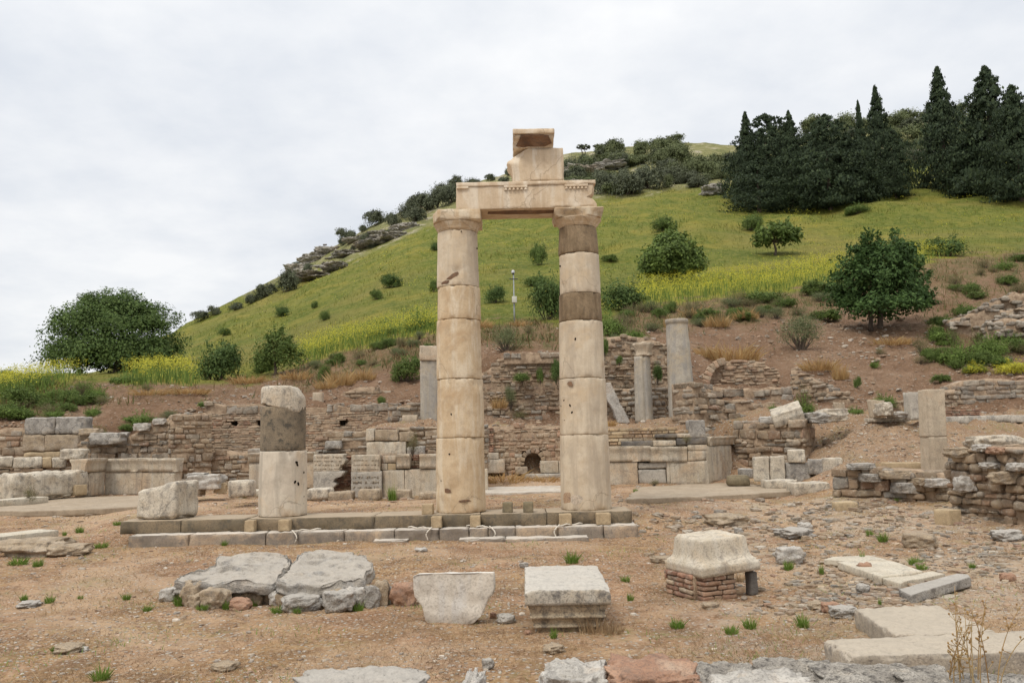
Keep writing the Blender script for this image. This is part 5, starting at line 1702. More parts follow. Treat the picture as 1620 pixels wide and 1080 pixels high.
for i, (px, py, w_, h_, mt, lab) in enumerate(((170, 704, 50, 17, 'grey_rock', 'long grey boulder lying on the tumbled rubble'), (222, 682, 24, 11, 'pale_rock', 'pale block on the crest of the tumbled rubble'),
                                              (250, 672, 20, 9, 'pale_rock', 'smaller pale block higher on the crest of the tumbled rubble'), (140, 689, 30, 10, 'tan_rock', 'flat brown stone beside the inner grey block'))):
    s = 26 / F
    V, Q = boulder(w_ * s, w_ * s * .7, h_ * s * 1.2, i + 77, 12, 0.75, .14)
    tag(obj('stone', V + np.array((xt(px, py, 25.95), 26.1, zt(px, py, 25.95))), Q, M[mt]), lab, 'stone', 'loose stones on the walls')
wP = Wall(268, 25.6, 336, 26.2)
rwall('rubble_pier', wP, 0.0, wP.top([(268, 662), (290, 652), (325, 650), (336, 655)], 0.06, 4), 1.0, (.10, .2), (.14, .36), 'wall_tan', 'rubble pier of small tan stones at the end of the brick wall', 104, amp=0.03, cat='pier')

# --- brick back wall with beam holes
wB = Wall(322, 28.0, 632, 28.2)
hs = [wB.hole(p_ - 3.5, p_ + 3.5, q - 3.5, q + 3.5) for p_, q in ((368, 669), (409, 669), (539, 668))]
bw = empty('brick_wall', (*wB.a, .2), 'long weathered brick wall behind the broken column, pierced by small square beam holes', 'wall')
rwall('brickwork', wB, 0.0, wB.top([(322, 652), (632, 650)], 0.02), 0.6, (.07, .10), (.18, .4), 'wall_brick', None, 105, amp=0.012, holes_=hs, parent=bw, res=0.3, off=0.010, gap=0.008, rr=0.010, inset=.016)
rwall('stone_coping', wB, wB.z_of(480, 652), wB.top([(322, 636), (400, 637), (480, 640), (560, 640), (632, 636)], 0.09, 6), 0.8, (.14, .24), (.2, .6), 'wall_grey', None, 106, amp=0.04, parent=bw, off=0.05)
for h_ in hs:
    V, Q = rough_box(h_[1] - h_[0] + .05, 0.05, h_[3] - h_[2] + .05, 0.2, 0.005, 0, 1)
    obj('beam_hole_shade', wB.w(V + np.array(((h_[0] + h_[1]) / 2, 0.2, h_[2] - .02))), Q, M['hollow'], bw)  # black plate at the back paints the hole's shade
# lower wall of stone and brick in front of it
wB2 = Wall(330, 26.4, 420, 26.4)
rwall('rubble_wall', wB2, 0.0, wB2.top([(330, 716), (345, 712), (400, 711), (420, 711)], 0.06, 7), 0.6, (.09, .17), (.2, .5), 'wall_mix', 'low squared rubble wall before the brick wall, next to the rubble pier', 107, amp=0.025)

# --- centre left: orthostats, the two inscribed blocks, the dark breach
wC = Wall(392, 21.9, 800, 21.9)
dz = empty('dado_wall', (*wC.a, .2), 'marble dado wall behind the broken column, its carved slabs flanking a dark breach', 'wall')
blk(wC, 393, 500, 730, 772, 0.4, 'dado', 40, 'dado_slab', dz)
blk(wC, 393, 498, 715.5, 730, 0.4, 'dado', 41, 'cap_course', dz, out=0.03, prof=CAPPROF)


def strokes(wall, part, p0, p1, rows, y0, y1, hpx, n, yface, seed, gap_at=()):
    """rows of worn cut letters: too worn to read, kept as short strokes"""
    rn = random.Random(seed)
    mb = MB()
    for r_ in range(rows):
        y = y0 + (y1 - y0) * (r_ + 0.5) / rows
        for k in range(n):
            x = p0 + (p1 - p0) * (k + 0.5) / n
            if rn.random() < 0.16:
                continue
            s_, z_ = wall.s_of(x, y), wall.z_of(x, y)
            hh = hpx * 21.9 / F
            for q in range(rn.choice((1, 2, 2, 3))):
                an = rn.choice((0, 0, math.pi / 2, 0.35, -0.35))
                V, Q = boxgrid(np.array((-.006, .006)), np.array((-.004, .004)), np.array((-hh / 2, hh / 2)) * rn.uniform(.6, 1))
                c_, s2 = math.cos(an), math.sin(an)
                V = np.stack([V[:, 0] * c_ - V[:, 2] * s2, V[:, 1], V[:, 0] * s2 + V[:, 2] * c_], 1)
                mb.add(V + np.array((s_ + rn.uniform(-.02, .02), yface, z_ + rn.uniform(-.006, .006))), Q)
    V, Q, _ = mb.get()
    o = sub('worn_inscription', wall.w(V), Q, M['letter'], part)
    o['kind'] = 'stuff'
    return o


t = NT('worn_cut_letters', 0.95)
M['letter'] = t.done((0.36, 0.29, 0.21))
ib = []
for i, (a, b, y0, y1, mt, nm, jag) in enumerate(((497, 549, 718, 745, 'dado', 'inscribed_slab', 1), (497, 545, 744, 779, 'dado_grey', 'worn_slab', 2),
                                                 (557, 602, 720, 747, 'dado', 'inscribed_slab', 0), (556.5, 605, 746, 789, 'dado_grey', 'inscribed_slab', 0))):
    s0, s1 = wC.s_of(a, y1), wC.s_of(b, y1)
    z0, z1 = wC.z_of(520, y1), wC.z_of(520, y0)
    V, Q = rough_box(s1 - s0 - .006, 0.42, z1 - z0 - .006, 0.045, 0.014, 0.006, 5, 50 + i, chip=0.05)
    hh = z1 - z0
    if jag:        # ragged end where the wall was broken through
        f_ = V[:, 2] / hh
        k = np.clip((V[:, 0] / (s1 - s0) + 0.5 - 0.35) / 0.65, 0, 1)
        off_ = ((1 - f_) * 0.16 + 0.05 * np.round(np.sin(f_ * 9) * 1.2) / 1.2) if jag == 1 else ((1 - f_) * 0.42 + 0.07 * np.sign(np.sin(f_ * 13)))
        V[:, 0] -= k * np.clip(off_, -0.03, 0.5)
    o = obj(nm, wC.w(V + np.array(((s0 + s1) / 2, 0.21 - 0.12, z0))), Q, M[mt], dz)
    ib.append(o)
strokes(wC, ib[0], 499, 544, 4, 719.5, 744, 2.6, 16, -0.125, 1)
strokes(wC, ib[2], 559, 585, 3, 724, 745, 2.4, 11, -0.125, 2)
strokes(wC, ib[2], 588, 600, 3, 724, 745, 2.4, 5, -0.125, 3)
strokes(wC, ib[3], 560, 601, 3, 750, 774, 5, 16, -0.125, 4)
blk(wC, 605, 640, 743, 786, 0.4, 'dado', 45, 'dado_slab', dz)
blk(wC, 640, 694, 742, 787, 0.4, 'dado', 46, 'dado_slab', dz)
blk(wC, 694, 772, 742, 780, 0.4, 'dado', 46.5, 'dado_slab', dz)
blk(wC, 605, 626.5, 720, 732, 0.4, 'dado', 47, 'dado_slab', dz, out=-0.02)
blk(wC, 603, 613, 732.5, 743, 0.4, 'dado', 48, 'dado_slab', dz, out=-0.02)
blk(wC, 613, 626.5, 732.5, 743, 0.4, 'sand', 49, 'dado_slab', dz, out=-0.015)
blk(wC, 627.5, 648, 718, 741, 0.4, 'dado', 50, 'cap_course', dz, out=0.02, prof=CAPPROF)
blk(wC, 664, 700, 718, 741, 0.4, 'dado', 51, 'cap_course', dz, out=0.03, prof=CAPPROF)
wC1 = Wall(530, 22.35, 690, 22.35)
rwall('brick_backing', wC1, 0.2, wC1.top([(530, 718), (690, 718)]), 0.3, (.05, .07), (.15, .3), 'brick_red', None, 108, amp=0.012, parent=dz, res=.3, flat=True, corem='mortar')
# stones set before it
for i, (a, b, y0, y1, lab) in enumerate(((484, 521, 773, 791, 'low brown stone under the first carved slab behind the broken column'), (518, 557, 778, 792, 'low brown stone across the foot of the dark breach'),
                                         (566, 600, 774, 793, 'low pale topped stone before the carved slab beyond the breach'), (612, 649, 775, 793, 'low tan stone between the carved slab and the warm column'),
                                         (662, 696, 778, 790, 'low thin stone beside the warm column, hollow beneath'))):
    wq = Wall(392, 20.6, 800, 20.6)
    blk(wq, a, b, y0, y1, 0.5, 'tan_rock' if i else 'rough_white', 60 + i, 'kerb_stone', label=lab, r=0.035, amp=0.03, chip=0.08, group='low stones before the carved slabs', step=.07)
blk(Wall(392, 18.5, 800, 18.5), 360, 395, 760, 787, 0.5, 'rough_white', 66, 'marble_block', label='small pitted marble block on the grass near the broken column', r=0.05, amp=0.03, chip=0.1, step=.07)
blk(Wall(392, 19.5, 800, 19.5), 378, 410, 775, 786, 0.5, 'cream_slab', 67, 'marble_block', label='thin pale slab end peeping out beside the broken column', r=0.02)
for i, (px, py, w_, h_, mt, lab) in enumerate(((322, 768, 50, 20, 'pale_rock', 'white jagged boulder beyond the squat stump'), (308, 758, 30, 12, 'grey_rock', 'bluish flat boulder leaning on the white jagged one'),
                                              (345, 776, 18, 14, 'sand', 'small sandy stone between the jagged boulder and the pitted block'), (300, 780, 34, 14, 'tan_rock', 'brown stone tight behind the squat stump'))):
    s = 21 / F
    V, Q = boulder(w_ * s, w_ * s * .7, h_ * s * 1.3, i + 177, 12, 0.7, .18)
    g = G(px, py + 4)
    tag(obj('stone', V + np.array((xt(px, py, 21), 21.2, zt(px, py + 3, 21) - h_ * s * .2)), Q, M[mt]), lab, 'stone', 'loose stones on the walls')

# rubble and blocks on top of the dado
wD = Wall(498, 22.6, 772, 22.6)
rwall('rubble_wall', wD, 1.0, wD.top([(498, 700), (512, 690), (530, 683), (560, 680), (579, 678), (600, 676), (640, 675), (700, 673), (772, 673)], 0.06, 9), 0.7, (.08, .17), (.16, .5), 'wall_mix', 'rubble and brick wall top above the carved slabs, grass along its crest', 109, amp=0.03)
wDf = Wall(498, 22.5, 772, 22.5)
for i, (a, b, y0, y1, mt, lab) in enumerate(((579, 593, 677, 697, 'dado', 'upright cream block at the crest above the carved slabs'), (593, 631, 679, 697, 'tan_rock', 'brown squared block beside the upright cream one'),
                                            (580, 643, 698, 720, 'dado', 'broad cream block with a brown end above the dado'), (644, 672, 706, 720, 'grey_rock', 'bluish grey block set in rubble next to the broad cream block'),
                                            (632, 655, 683, 698, 'tan_rock', 'rounded tan block at the crest near the warm column'), (514, 540, 697, 710, 'grey_rock', 'grey squared stone in the rubble over the first carved slab'))):
    blk(wDf, a, b, y0, y1, 0.5, mt, 70 + i, 'squared_block', label=lab, out=0.06, r=0.025, amp=0.015, chip=0.05, group='squared blocks over the carved slabs')
wE = Wall(618, 27.2, 675, 27.6)
rwall('rubble_wall', wE, 1.7, wE.top([(618, 640), (640, 636), (675, 632)], 0.1, 10), 0.6, (.12, .2), (.2, .45), 'wall_grey', 'short dark stone wall beside the ribbed pilaster', 110, amp=0.03)
blk(Wall(600, 26.6, 700, 26.6), 636, 660, 656, 669, 0.4, 'pillar', 81, 'marble_block', label='pale wedge block at the foot of the ribbed pilaster', r=.03)
# low ring of stone and the small upright slab on the bank
wF = Wall(520, 31.0, 640, 31.6)
rwall('rubble_wall', wF, 2.2, wF.top([(520, 640), (545, 618), (565, 611), (590, 610), (620, 618), (640, 634)], 0.05, 11), 0.5, (.10, .18), (.16, .4), 'wall_tan', 'round topped stump of old masonry on the bank above the brick wall', 111, amp=0.03)
blk(Wall(480, 30.2, 520, 30.2), 494, 510, 620, 642, 0.25, 'pillar', 82, 'upright_slab', label='small pale upright slab on the bank next to the broken column top', r=.02)

# --- centre: the arched recess wall
wG = Wall(752, 25.6, 906, 25.6)
hg_ = wG.hole(829, 857, 716, 750)
topG = wG.top([(752, 672), (906, 670)], 0.04, 12)
rec = empty('recess_wall', (*wG.a, .5), 'old rubble and brick wall between the tall columns with a dark arched opening', 'wall')
rwall('masonry', wG, 0.2, topG, 0.8, (.07, .13), (.12, .34), 'wall_brick', None, 112, amp=0.02, holes_=[hg_], parent=rec, off=0.018, gap=0.008, inset=.022)
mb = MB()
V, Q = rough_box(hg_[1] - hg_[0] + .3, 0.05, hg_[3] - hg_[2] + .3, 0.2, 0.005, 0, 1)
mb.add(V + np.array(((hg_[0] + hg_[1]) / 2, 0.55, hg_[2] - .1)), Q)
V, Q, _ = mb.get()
obj('opening', wG.w(V), Q, M['hollow'], rec)  # black plate behind the arch, painting the dark of the opening
# arch stones round the opening's head
mb = MB()
for k in range(7):
    an = math.pi * (k + 0.5) / 7
    V, Q = rough_box(0.13, 0.3, 0.14, 0.07, 0.02, 0.015, 4, k)
    cx_, cz_ = (hg_[0] + hg_[1]) / 2, hg_[3] - 0.26
    V = xf(V, 0, (0, 0, 0))
    c_, s_ = math.cos(an - math.pi / 2), math.sin(an - math.pi / 2)
    V = np.stack([V[:, 0] * c_ - (V[:, 2] + 0.25) * s_, V[:, 1], V[:, 0] * s_ + (V[:, 2] + 0.25) * c_], 1)
    mb.add(V + np.array((cx_, 0.12, cz_)), Q)
V, Q, _ = mb.get()
obj('arch_head', wG.w(V), Q, M['wall_tan'], rec)
wGb = Wall(752, 25.55, 790, 25.55)
rwall('brick_strip', Wall(763, 25.5, 781, 25.5), 1.0, wG.top([(752, 674), (790, 674)]), 0.3, (.06, .075), (.1, .2), 'brick_red', None, 113, amp=0.01, parent=rec, flat=True)
wGf = Wall(752, 25.3, 906, 25.3)
blk(wGf, 767, 799, 726, 748, 0.35, 'dado', 90, 'dado_slab', rec)
blk(wGf, 766, 789, 716, 726, 0.35, 'dado', 91, 'dado_slab', rec)
blk(wGf, 855, 884, 728.5, 748, 0.35, 'dado', 92, 'dado_slab', rec)
blk(wGf, 884.5, 905, 729, 748, 0.35, 'dado', 93, 'dado_slab', rec)
blk(wGf, 815, 835, 738, 750, 0.35, 'tan_rock', 94, 'sill_stone', rec)
blk(Wall(752, 25.0, 906, 25.0), 830, 905, 749, 757, 0.3, 'dado_grey', 95, 'threshold_slab', rec)
# upper part set back
wH = Wall(758, 28.7, 1064, 28.9)
rwall('rubble_wall', wH, 1.6, wH.top([(758, 592), (775, 584), (800, 560), (830, 558), (890, 556), (940, 553), (950, 530), (985, 528), (1020, 534), (1064, 545)], 0.08, 13), 0.9, (.08, .17), (.14, .42), 'wall_tan', 'tall ragged rubble wall rising behind the two tall columns', 114, amp=0.03, off=0.05, holes_=[])
wH2 = Wall(800, 28.6, 906, 28.6)
rwall('coping', wH2, wH2.z_of(850, 566), wH2.top([(800, 560), (830, 556), (906, 553)], 0.06, 3), 0.7, (.12, .2), (.3, .7), 'wall_grey', 'line of pale coping stones on the tall ragged wall', 115, amp=0.04, cat='coping')
wI = Wall(938, 27.9, 1066, 28.0)
rwall('rubble_wall', wI, 1.7, wI.top([(938, 612), (1000, 612), (1066, 608)], 0.05, 14), 0.5, (.14, .22), (.18, .38), 'wall_grey', 'wall of rounded grey stones behind the small capped column', 116, amp=0.03, off=0.03, rr=0.06)
V, Q = slab([(-0.28, 1.25), (0.0, 1.30), (0.55, 0.1), (0.62, -0.05), (0.2, -0.05), (0.05, 0.45), (-0.30, 1.0)], 0.35, 4, 0.02, 3, 7, 60, 0.04, 0, 0.03)
tag(obj('leaning_fragment', V + np.array((xt(968, 668, 27.3), 27.3, zt(968, 667, 27.3))), Q, M['pale_rock']), 'broken pier fragment slanting down beside the banded column', 'stone fragment')

# grey columns standing on the terrace
pil = empty('ribbed_pilaster', (xt(680, 668, 26.9), 26.9, zt(680, 668, 26.9)), 'grey double ribbed pilaster half hidden behind the warm column', 'pillar')
zA0, zA1, zA2 = zt(680, 669, 26.9), zt(679, 571, 26.9), zt(679, 548, 26.9)
an = np.linspace(0, 2 * math.pi, 64, endpoint=False)
hwp = 14.5 * 26.9 / F


def lobed(an):
    # two half round ribs side by side on a block: heart shaped plan
    x = np.cos(an) * hwp
    y = np.sin(an) * hwp * 0.8
    f = np.where(np.sin(an) < 0, 0.16 * np.abs(np.cos(an)) - 0.10, 0)
    return x, y - f * 0.6


x_, y_ = lobed(an)
rows = np.linspace(zA0, zA1, 24)
V = np.concatenate([np.stack([x_, y_, np.full(64, z)], 1) for z in rows] + [np.array([[0, 0, zA1]])])
V[:, :2] += (fbm(V * 3, 3) * 0.008)[:, None]
g = np.arange(24 * 64).reshape(24, 64)
g2 = np.roll(g, -1, 1)
Q = [tuple(r) for r in np.stack([g[:-1].ravel(), g2[:-1].ravel(), g2[1:].ravel(), g[1:].ravel()], 1)] + [(g[-1][k], g[-1][(k + 1) % 64], 24 * 64) for k in range(64)]
obj('shaft', V + np.array((xt(680, 668, 26.9), 26.9, 0)), Q, M['grey_col'], pil)
V, Q = rough_box(hwp * 2.0, hwp * 1.7, zA2 - zA1, 0.06, 0.03, 0.02, 5, 3, chip=.08)
obj('capital', V + np.array((xt(679.5, 560, 26.9), 26.9, zA1)), Q, M['pillar'], pil)

cap_c = empty('capped_column', (xt(1020, 668, 27.0), 27.0, zt(1020, 668, 27.0)), 'slim grey column keeping a small leafy capital, near the taller plain shaft', 'column')
zq0, zq1, zq2 = zt(1020, 669, 27), zt(1018, 564, 27), zt(1018, 543, 27)
r0_, r1_ = 14.5 * 27 / F, 12.5 * 27 / F
pr = [(r0_ + (r1_ - r0_) * k / 20, zq0 + (zq1 - zq0) * k / 20) for k in range(21)]
V, Q = lathe(pr, 48, 0.008, 3, 5)
a = np.arctan2(V[:, 1], V[:, 0])
rib = -np.exp(-((a + math.pi / 2 - 0.05) / 0.12) ** 2) * 0.05
V[:, 0] += np.cos(a) * rib
V[:, 1] += np.sin(a) * rib
obj('shaft', V + np.array((xt(1019.5, 668, 27), 27, 0)), Q, M['grey_col'], cap_c)
h_ = zq2 - zq1
V, Q = lathe([(r1_, zq1 + .004), (r1_ * 1.1, zq1 + .03), (r1_ * 1.13, zq1 + .05), (r1_ * 0.98, zq1 + .07), (r1_ * 1.0, zq1 + h_ * .35), (r1_ * 1.08, zq1 + h_ * .6), (r1_ * 1.3, zq1 + h_ * .82), (r1_ * 1.36, zq2)], 48, 0.035, 9, 6)
obj('capital', V + np.array((xt(1018, 560, 27), 27, 0)), Q, M['pillar'], cap_c)

tz0, tz1 = zt(1083, 668, 26.4), zt(1074, 505.5, 26.4)
r0_, r1_ = 22 * 26.4 / F, 17 * 26.4 / F
pr = [(r0_ * 0.98, tz0)] + [(r0_ + (r1_ - r0_) * k / 40, tz0 + (tz1 - .14 - tz0) * k / 40) for k in range(41)] + [(r1_ * 1.06, tz1 - .13), (r1_ * 1.07, tz1 - .02), (r1_ * 1.04, tz1)]
V, Q = lathe(pr, 64, 0.012, 2.5, 8)
V[:, 0] -= (V[:, 2] - tz0) / (tz1 - tz0) * 0.075
tag(obj('column_shaft', V + np.array((xt(1081, 668, 26.4), 26.4, 0)), Q, M['grey_col']), 'tall plain grey column shaft tapering to a thin collar, behind the dado wall', 'column')

# --- right of the banded column: dado wall with yellow brick course
wR = Wall(905, 22.7, 1121, 22.8)
d2 = empty('dado_wall', (*wR.a, .3), 'marble dado wall under yellow bricks just past the banded column', 'wall')
blk(wR, 905, 1010, 731, 767, 0.4, 'dado', 110, 'dado_slab', d2)
blk(wR, 1061, 1121, 729, 767, 0.4, 'dado', 111, 'dado_slab', d2)
blk(wR, 1010, 1058, 731, 741, 0.4, 'dado_grey', 112, 'fill_stone', d2, out=-0.04, r=.04, amp=.02)
blk(wR, 1010, 1056, 742, 765, 0.4, 'dado_grey', 113, 'fill_stone', d2, out=-0.04, r=.04, amp=.02)
blk(wR, 1056, 1061.5, 730, 766, 0.4, 'dado', 114, 'dado_slab', d2, out=-0.01)
for a, b in ((905, 1029), (1029, 1066), (1066, 1087)):
    blk(wR, a, b, 706, 730.5, 0.4, 'dado', a, 'cap_course', d2, out=0.03, prof=CAPPROF)
blk(wR, 1088, 1119, 703, 712, 0.4, 'dado', 117, 'fill_stone', d2)
blk(wR, 1088, 1118, 712.5, 728, 0.4, 'dado', 118, 'fill_stone', d2)
wR1 = Wall(935, 22.85, 1092, 22.95)
rwall('brick_course', wR1, wR1.z_of(1010, 708), wR1.top([(935, 676), (975, 674), (1050, 675), (1092, 677)], 0.03, 2), 0.5, (.085, .10), (.2, .42), 'brick_yellow', None, 120, amp=0.012, parent=d2, res=.3, flat=True, gap=.02, off=.012)
for i, (a, b, y0, y1, mt, lab) in enumerate(((983, 1033, 697, 706.5, 'dark_rock', 'long dark grey stone between yellow bricks and dado'), (1033, 1070, 696, 705, 'dado', 'cream stone beside the long dark grey one on the dado'),
                                            (1070, 1118, 692, 703, 'dark_rock', 'dark stone under the rough corner block'), (1036, 1072, 686, 692, 'dark_rock', 'thin dark stone in the yellow bricks'),
                                            (1070, 1096, 685, 692, 'dado', 'thin cream stone at the end of the yellow bricks'), (1091, 1116, 664, 692, 'grey_rock', 'rough upright corner block crowning the dado wall'))):
    blk(Wall(905, 22.75, 1121, 22.85), a, b, y0, y1, 0.5, mt, 121 + i, 'squared_block', label=lab, out=0.05, r=0.025, amp=0.015, chip=0.05, group='squared blocks by the yellow bricks')
wR2 = Wall(1121, 22.9, 1167, 24.6)
d3 = empty('dado_wall', (*wR2.a, .3), 'marble dado wall turning away at an angle, broken off at its far end', 'wall')
blk(wR2, 1121, 1160, 704, 763, 0.35, 'dado', 130, 'dado_slab', d3, chip=.08)
blk(wR2, 1121, 1168, 690, 703.5, 0.35, 'dado', 131, 'cap_course', d3, out=0.03, prof=CAPPROF)
# rubble mass behind and beyond
wS = Wall(1100, 24.6, 1200, 25.6)
rwall('rubble_wall', wS, 0.4, wS.top([(1100, 600), (1112, 606), (1128, 622), (1150, 640), (1180, 655), (1200, 662)], 0.1, 15), 1.1, (.09, .2), (.16, .45), 'wall_mix', 'sloping rubble wall descending behind the angled dado', 131, amp=0.05, off=.07)
wS2 = Wall(1160, 24.4, 1272, 23.2)
rwall('rubble_wall', wS2, 0.2, wS2.top([(1160, 668), (1200, 664), (1225, 664), (1262, 664), (1272, 672)], 0.1, 16), 1.2, (.10, .22), (.18, .5), 'wall_tan', 'lumpy mortared wall behind the white marble blocks', 132, amp=0.05, off=.06)
blk(Wall(1160, 24.2, 1300, 23.4), 1200, 1245, 658, 671, 0.8, 'pale_rock', 140, 'course_block', label='pale flat block on the lumpy wall under the tilted white cap', r=.06, amp=.04, chip=.1)
blk(Wall(1160, 24.2, 1300, 23.4), 1245, 1260, 658, 669, 0.8, 'pale_rock', 141, 'course_block', label='short pale block finishing the lumpy wall top', r=.05, amp=.03, chip=.1)
# white marble blocks
wT = Wall(1188, 21.3, 1345, 20.6)
for i, (a, b, y0, y1, mt, dp, ou, lab) in enumerate(((1192, 1219, 722, 762, 'rough_white', .4, 0, 'tall white marble block with grey streaks, first of the white row'), (1219, 1243, 721, 762, 'rough_white', .4, 0, 'tall white marble block with rough face, second of the white row'),
                                                    (1247, 1275, 711, 732, 'rough_white', .5, -.05, 'squarish white block perched above the white row'), (1243, 1284, 732, 762, 'grey_rock', .5, -.1, 'dull grey block beside the tall white pair'),
                                                    (1279, 1308, 726, 750, 'grey_rock', .5, 0, 'bluish grey block next to the perched white one'), (1302, 1335, 724, 750, 'rough_white', .5, .05, 'grey white block with rounded edges ending the row'),
                                                    (1298, 1318, 750, 763, 'grey_rock', .4, -.05, 'small grey stone under the bluish grey block'))):
    blk(wT, a, b, y0, y1, dp, mt, 150 + i, 'marble_block', label=lab, out=ou, r=0.03, amp=0.02, chip=0.08, group='marble blocks beyond the paving', step=.07)
wT2 = Wall(1188, 18.9, 1345, 18.9)
blk(wT2, 1258, 1315, 763, 785, 0.6, 'rough_white', 160, 'marble_block', label='long white block lying at the end of the paving edge', r=0.03, amp=0.02, chip=0.08, step=.07)
blk(Wall(1188, 20.4, 1345, 20.2), 1212, 1262, 759, 773, 0.6, 'rough_white', 161, 'marble_block', label='low white slab lying before the tall white blocks', r=0.03, amp=0.02, chip=0.08)
blk(Wall(1100, 21.6, 1345, 21.0), 1152, 1187, 752, 768, 0.5, 'post_dark', 162, 'marble_block', label='low greenish brown stone at the end of the angled dado', r=0.03, amp=0.02, chip=0.08)
blk(Wall(1100, 22.4, 1345, 22.0), 1172, 1193, 741, 756, 0.5, 'grey_rock', 163, 'marble_block', label='dark grey stone tucked beside the white row', r=0.03, amp=0.02, chip=0.08)
# low rubble wall and the nearer big one
wU = Wall(1312, 17.9, 1502, 16.2)
rwall('rubble_wall', wU, 0.0, wU.top([(1312, 741), (1325, 738), (1380, 740), (1440, 738), (1502, 752)], 0.06, 17), 0.7, (.12, .2), (.2, .5), 'wall_mix', 'low rubble wall below the square ribbed pillar', 141, amp=0.035, off=.035, inset=.08)
for i, (px, py, w_, h_, mt, lab) in enumerate(((1367, 738, 36, 11, 'grey_rock', 'grey flat stone on the low rubble wall'), (1382, 756, 28, 14, 'grey_rock', 'bluish squared stone in the face of the low wall'),
                                              (1423, 751, 46, 14, 'tan_rock', 'long brown stone high in the low wall'), (1437, 772, 34, 18, 'grey_rock', 'blue grey stone jutting from the low wall'),
                                              (1464, 762, 20, 12, 'tan_rock', 'tan stone at the pillar foot'), (1486, 764, 34, 15, 'pale_rock', 'cream stone at the pillar foot'))):
    ww = wU
    s_ = ww.s_of(px, py)
    Y = ww.a[1] + ww.d[1] * s_ / ww.L - 0.08
    k = Y / F
    V, Q = boulder(w_ * k, 0.4, h_ * k, i + 277, 12, 0.85, .1)
    tag(obj('stone', V + np.array((xt(px, py, Y), Y + .16, zt(px, py + h_ * .5, Y))), Q, M[mt]), lab, 'stone', 'loose stones on the walls')
wV = Wall(1490, 15.2, 1705, 12.4)
rwall('rubble_wall', wV, -0.1, wV.top([(1490, 742), (1500, 724), (1525, 708), (1560, 702), (1600, 708), (1640, 706), (1705, 700)], 0.06, 18), 0.9, (.08, .16), (.12, .36), 'wall_tan', 'big brown rubble wall at the picture edge, the nearest rubble wall', 142, amp=0.04, off=.035, res=.06, rr=.035, inset=.09)
for i, (px, py, w_, h_, mt, lab) in enumerate(((1522, 715, 46, 20, 'tan_rock', 'big rounded tan stone on the shoulder of the near rubble wall'), (1560, 708, 22, 14, 'pale_rock', 'white wedge stone on the crest of the near rubble wall'),
                                              (1532, 765, 30, 30, 'pale_rock', 'white leaning stone in the face of the near rubble wall'), (1582, 712, 22, 14, 'red_rock', 'red brick chunk on the crest of the near rubble wall'),
                                              (1573, 736, 26, 12, 'pale_rock', 'white flake jutting from the near rubble wall'), (1616, 738, 24, 16, 'pale_rock', 'pale curved stone at the picture edge on the near rubble wall'),
                                              (1600, 755, 60, 24, 'tan_rock', 'long brown stone in the upper face of the near rubble wall'))):
    s_ = wV.s_of(px, py)
    Y = wV.a[1] + wV.d[1] * s_ / wV.L - 0.10
    k = Y / F
    V, Q = boulder(w_ * k * .85, 0.3, h_ * k * .9, i + 377, 14, 0.6, .2)
    tag(obj('stone', V + np.array((xt(px, py, Y), Y + .14, zt(px, py + h_ * .5, Y))), Q, M[mt]), lab, 'stone', 'loose stones on the walls')
Yc_ = 14.0
V, Q = rough_box(27 * Yc_ / F, 27 * Yc_ / F, 26 * Yc_ / F, .05, .012, .005, 5, 7, chip=.03)
tag(obj('sandstone_cube', xf(V, R(24), (xt(1499, 815, Yc_), Yc_, float(H(xt(1499, 815, Yc_), Yc_)) - .03)), Q, M['sand']), 'clean cut sandstone cube at the foot of the near rubble wall', 'stone block')
V, Q = rough_box(36 * 15.3 / F, .3, 15 * 15.3 / F, .05, .02, .01, 5, 8, chip=.05)
g = G(1337, 806)
tag(obj('sandstone_block', xf(V, 0, (g[0], g[1], g[2] - .02)), Q, M['sand']), 'low sandy block sunk in soil before the low rubble wall', 'stone block')
# square ribbed pillar, two drums, and the stump beside it
pb = empty('ribbed_pillar', (xt(1475, 748, 18.2), 18.2, zt(1478, 748, 18.2)), 'slim square pillar of two finely ribbed pieces above the low rubble wall', 'pillar')
Yp = 18.2
for i, (y0, y1, w0, w1, xx0, xx1) in enumerate(((691, 752, 29, 28, 1479, 1476.5), (616, 690.5, 28.5, 28, 1476, 1473))):
    z1, z0 = zt(1476, y0, Yp), zt(1478, y1, Yp)
    V, Q = loft([(0, w0 * Yp / F / 2, .2), (z1 - z0, w1 * Yp / F / 2, .2)], 0.035, amp=.005, seed=i, chip=.03)
    front = V[:, 1] < -0.15
    V[:, 1] += np.where(front, np.abs(np.sin(V[:, 0] / (w0 * Yp / F) * math.pi * 6)) * 0.016, 0)
    xa, xb = xt(xx0, y1, Yp), xt(xx1, y0, Yp)
    V[:, 0] += xa + (xb - xa) * V[:, 2] / (z1 - z0)
    obj('pillar_piece', V + np.array((0, Yp, z0)), Q, M['pillar'], pb)
V, Q = rough_box(19 * 23 / F, .4, 44 * 23 / F, .07, .02, .01, 4, 9, chip=.06)
tag(obj('pillar_stump', V + np.array((xt(1451, 660, 23), 23.2, zt(1451, 664, 23))), Q, M['dado_grey']), 'grey square pillar stump just behind the ribbed pillar', 'pillar')
# brown sill wall at pillar's back
wW = Wall(1385, 18.6, 1500, 18.5)
blk(wW, 1405, 1466, 731, 752, .4, 'post', 170, 'wall_block', label='smooth brown wall block behind the ribbed pillar foot', r=.02)
blk(wW, 1490, 1512, 722, 750, .4, 'grey_rock', 171, 'wall_block', label='blue grey block beyond the ribbed pillar foot', r=.03)
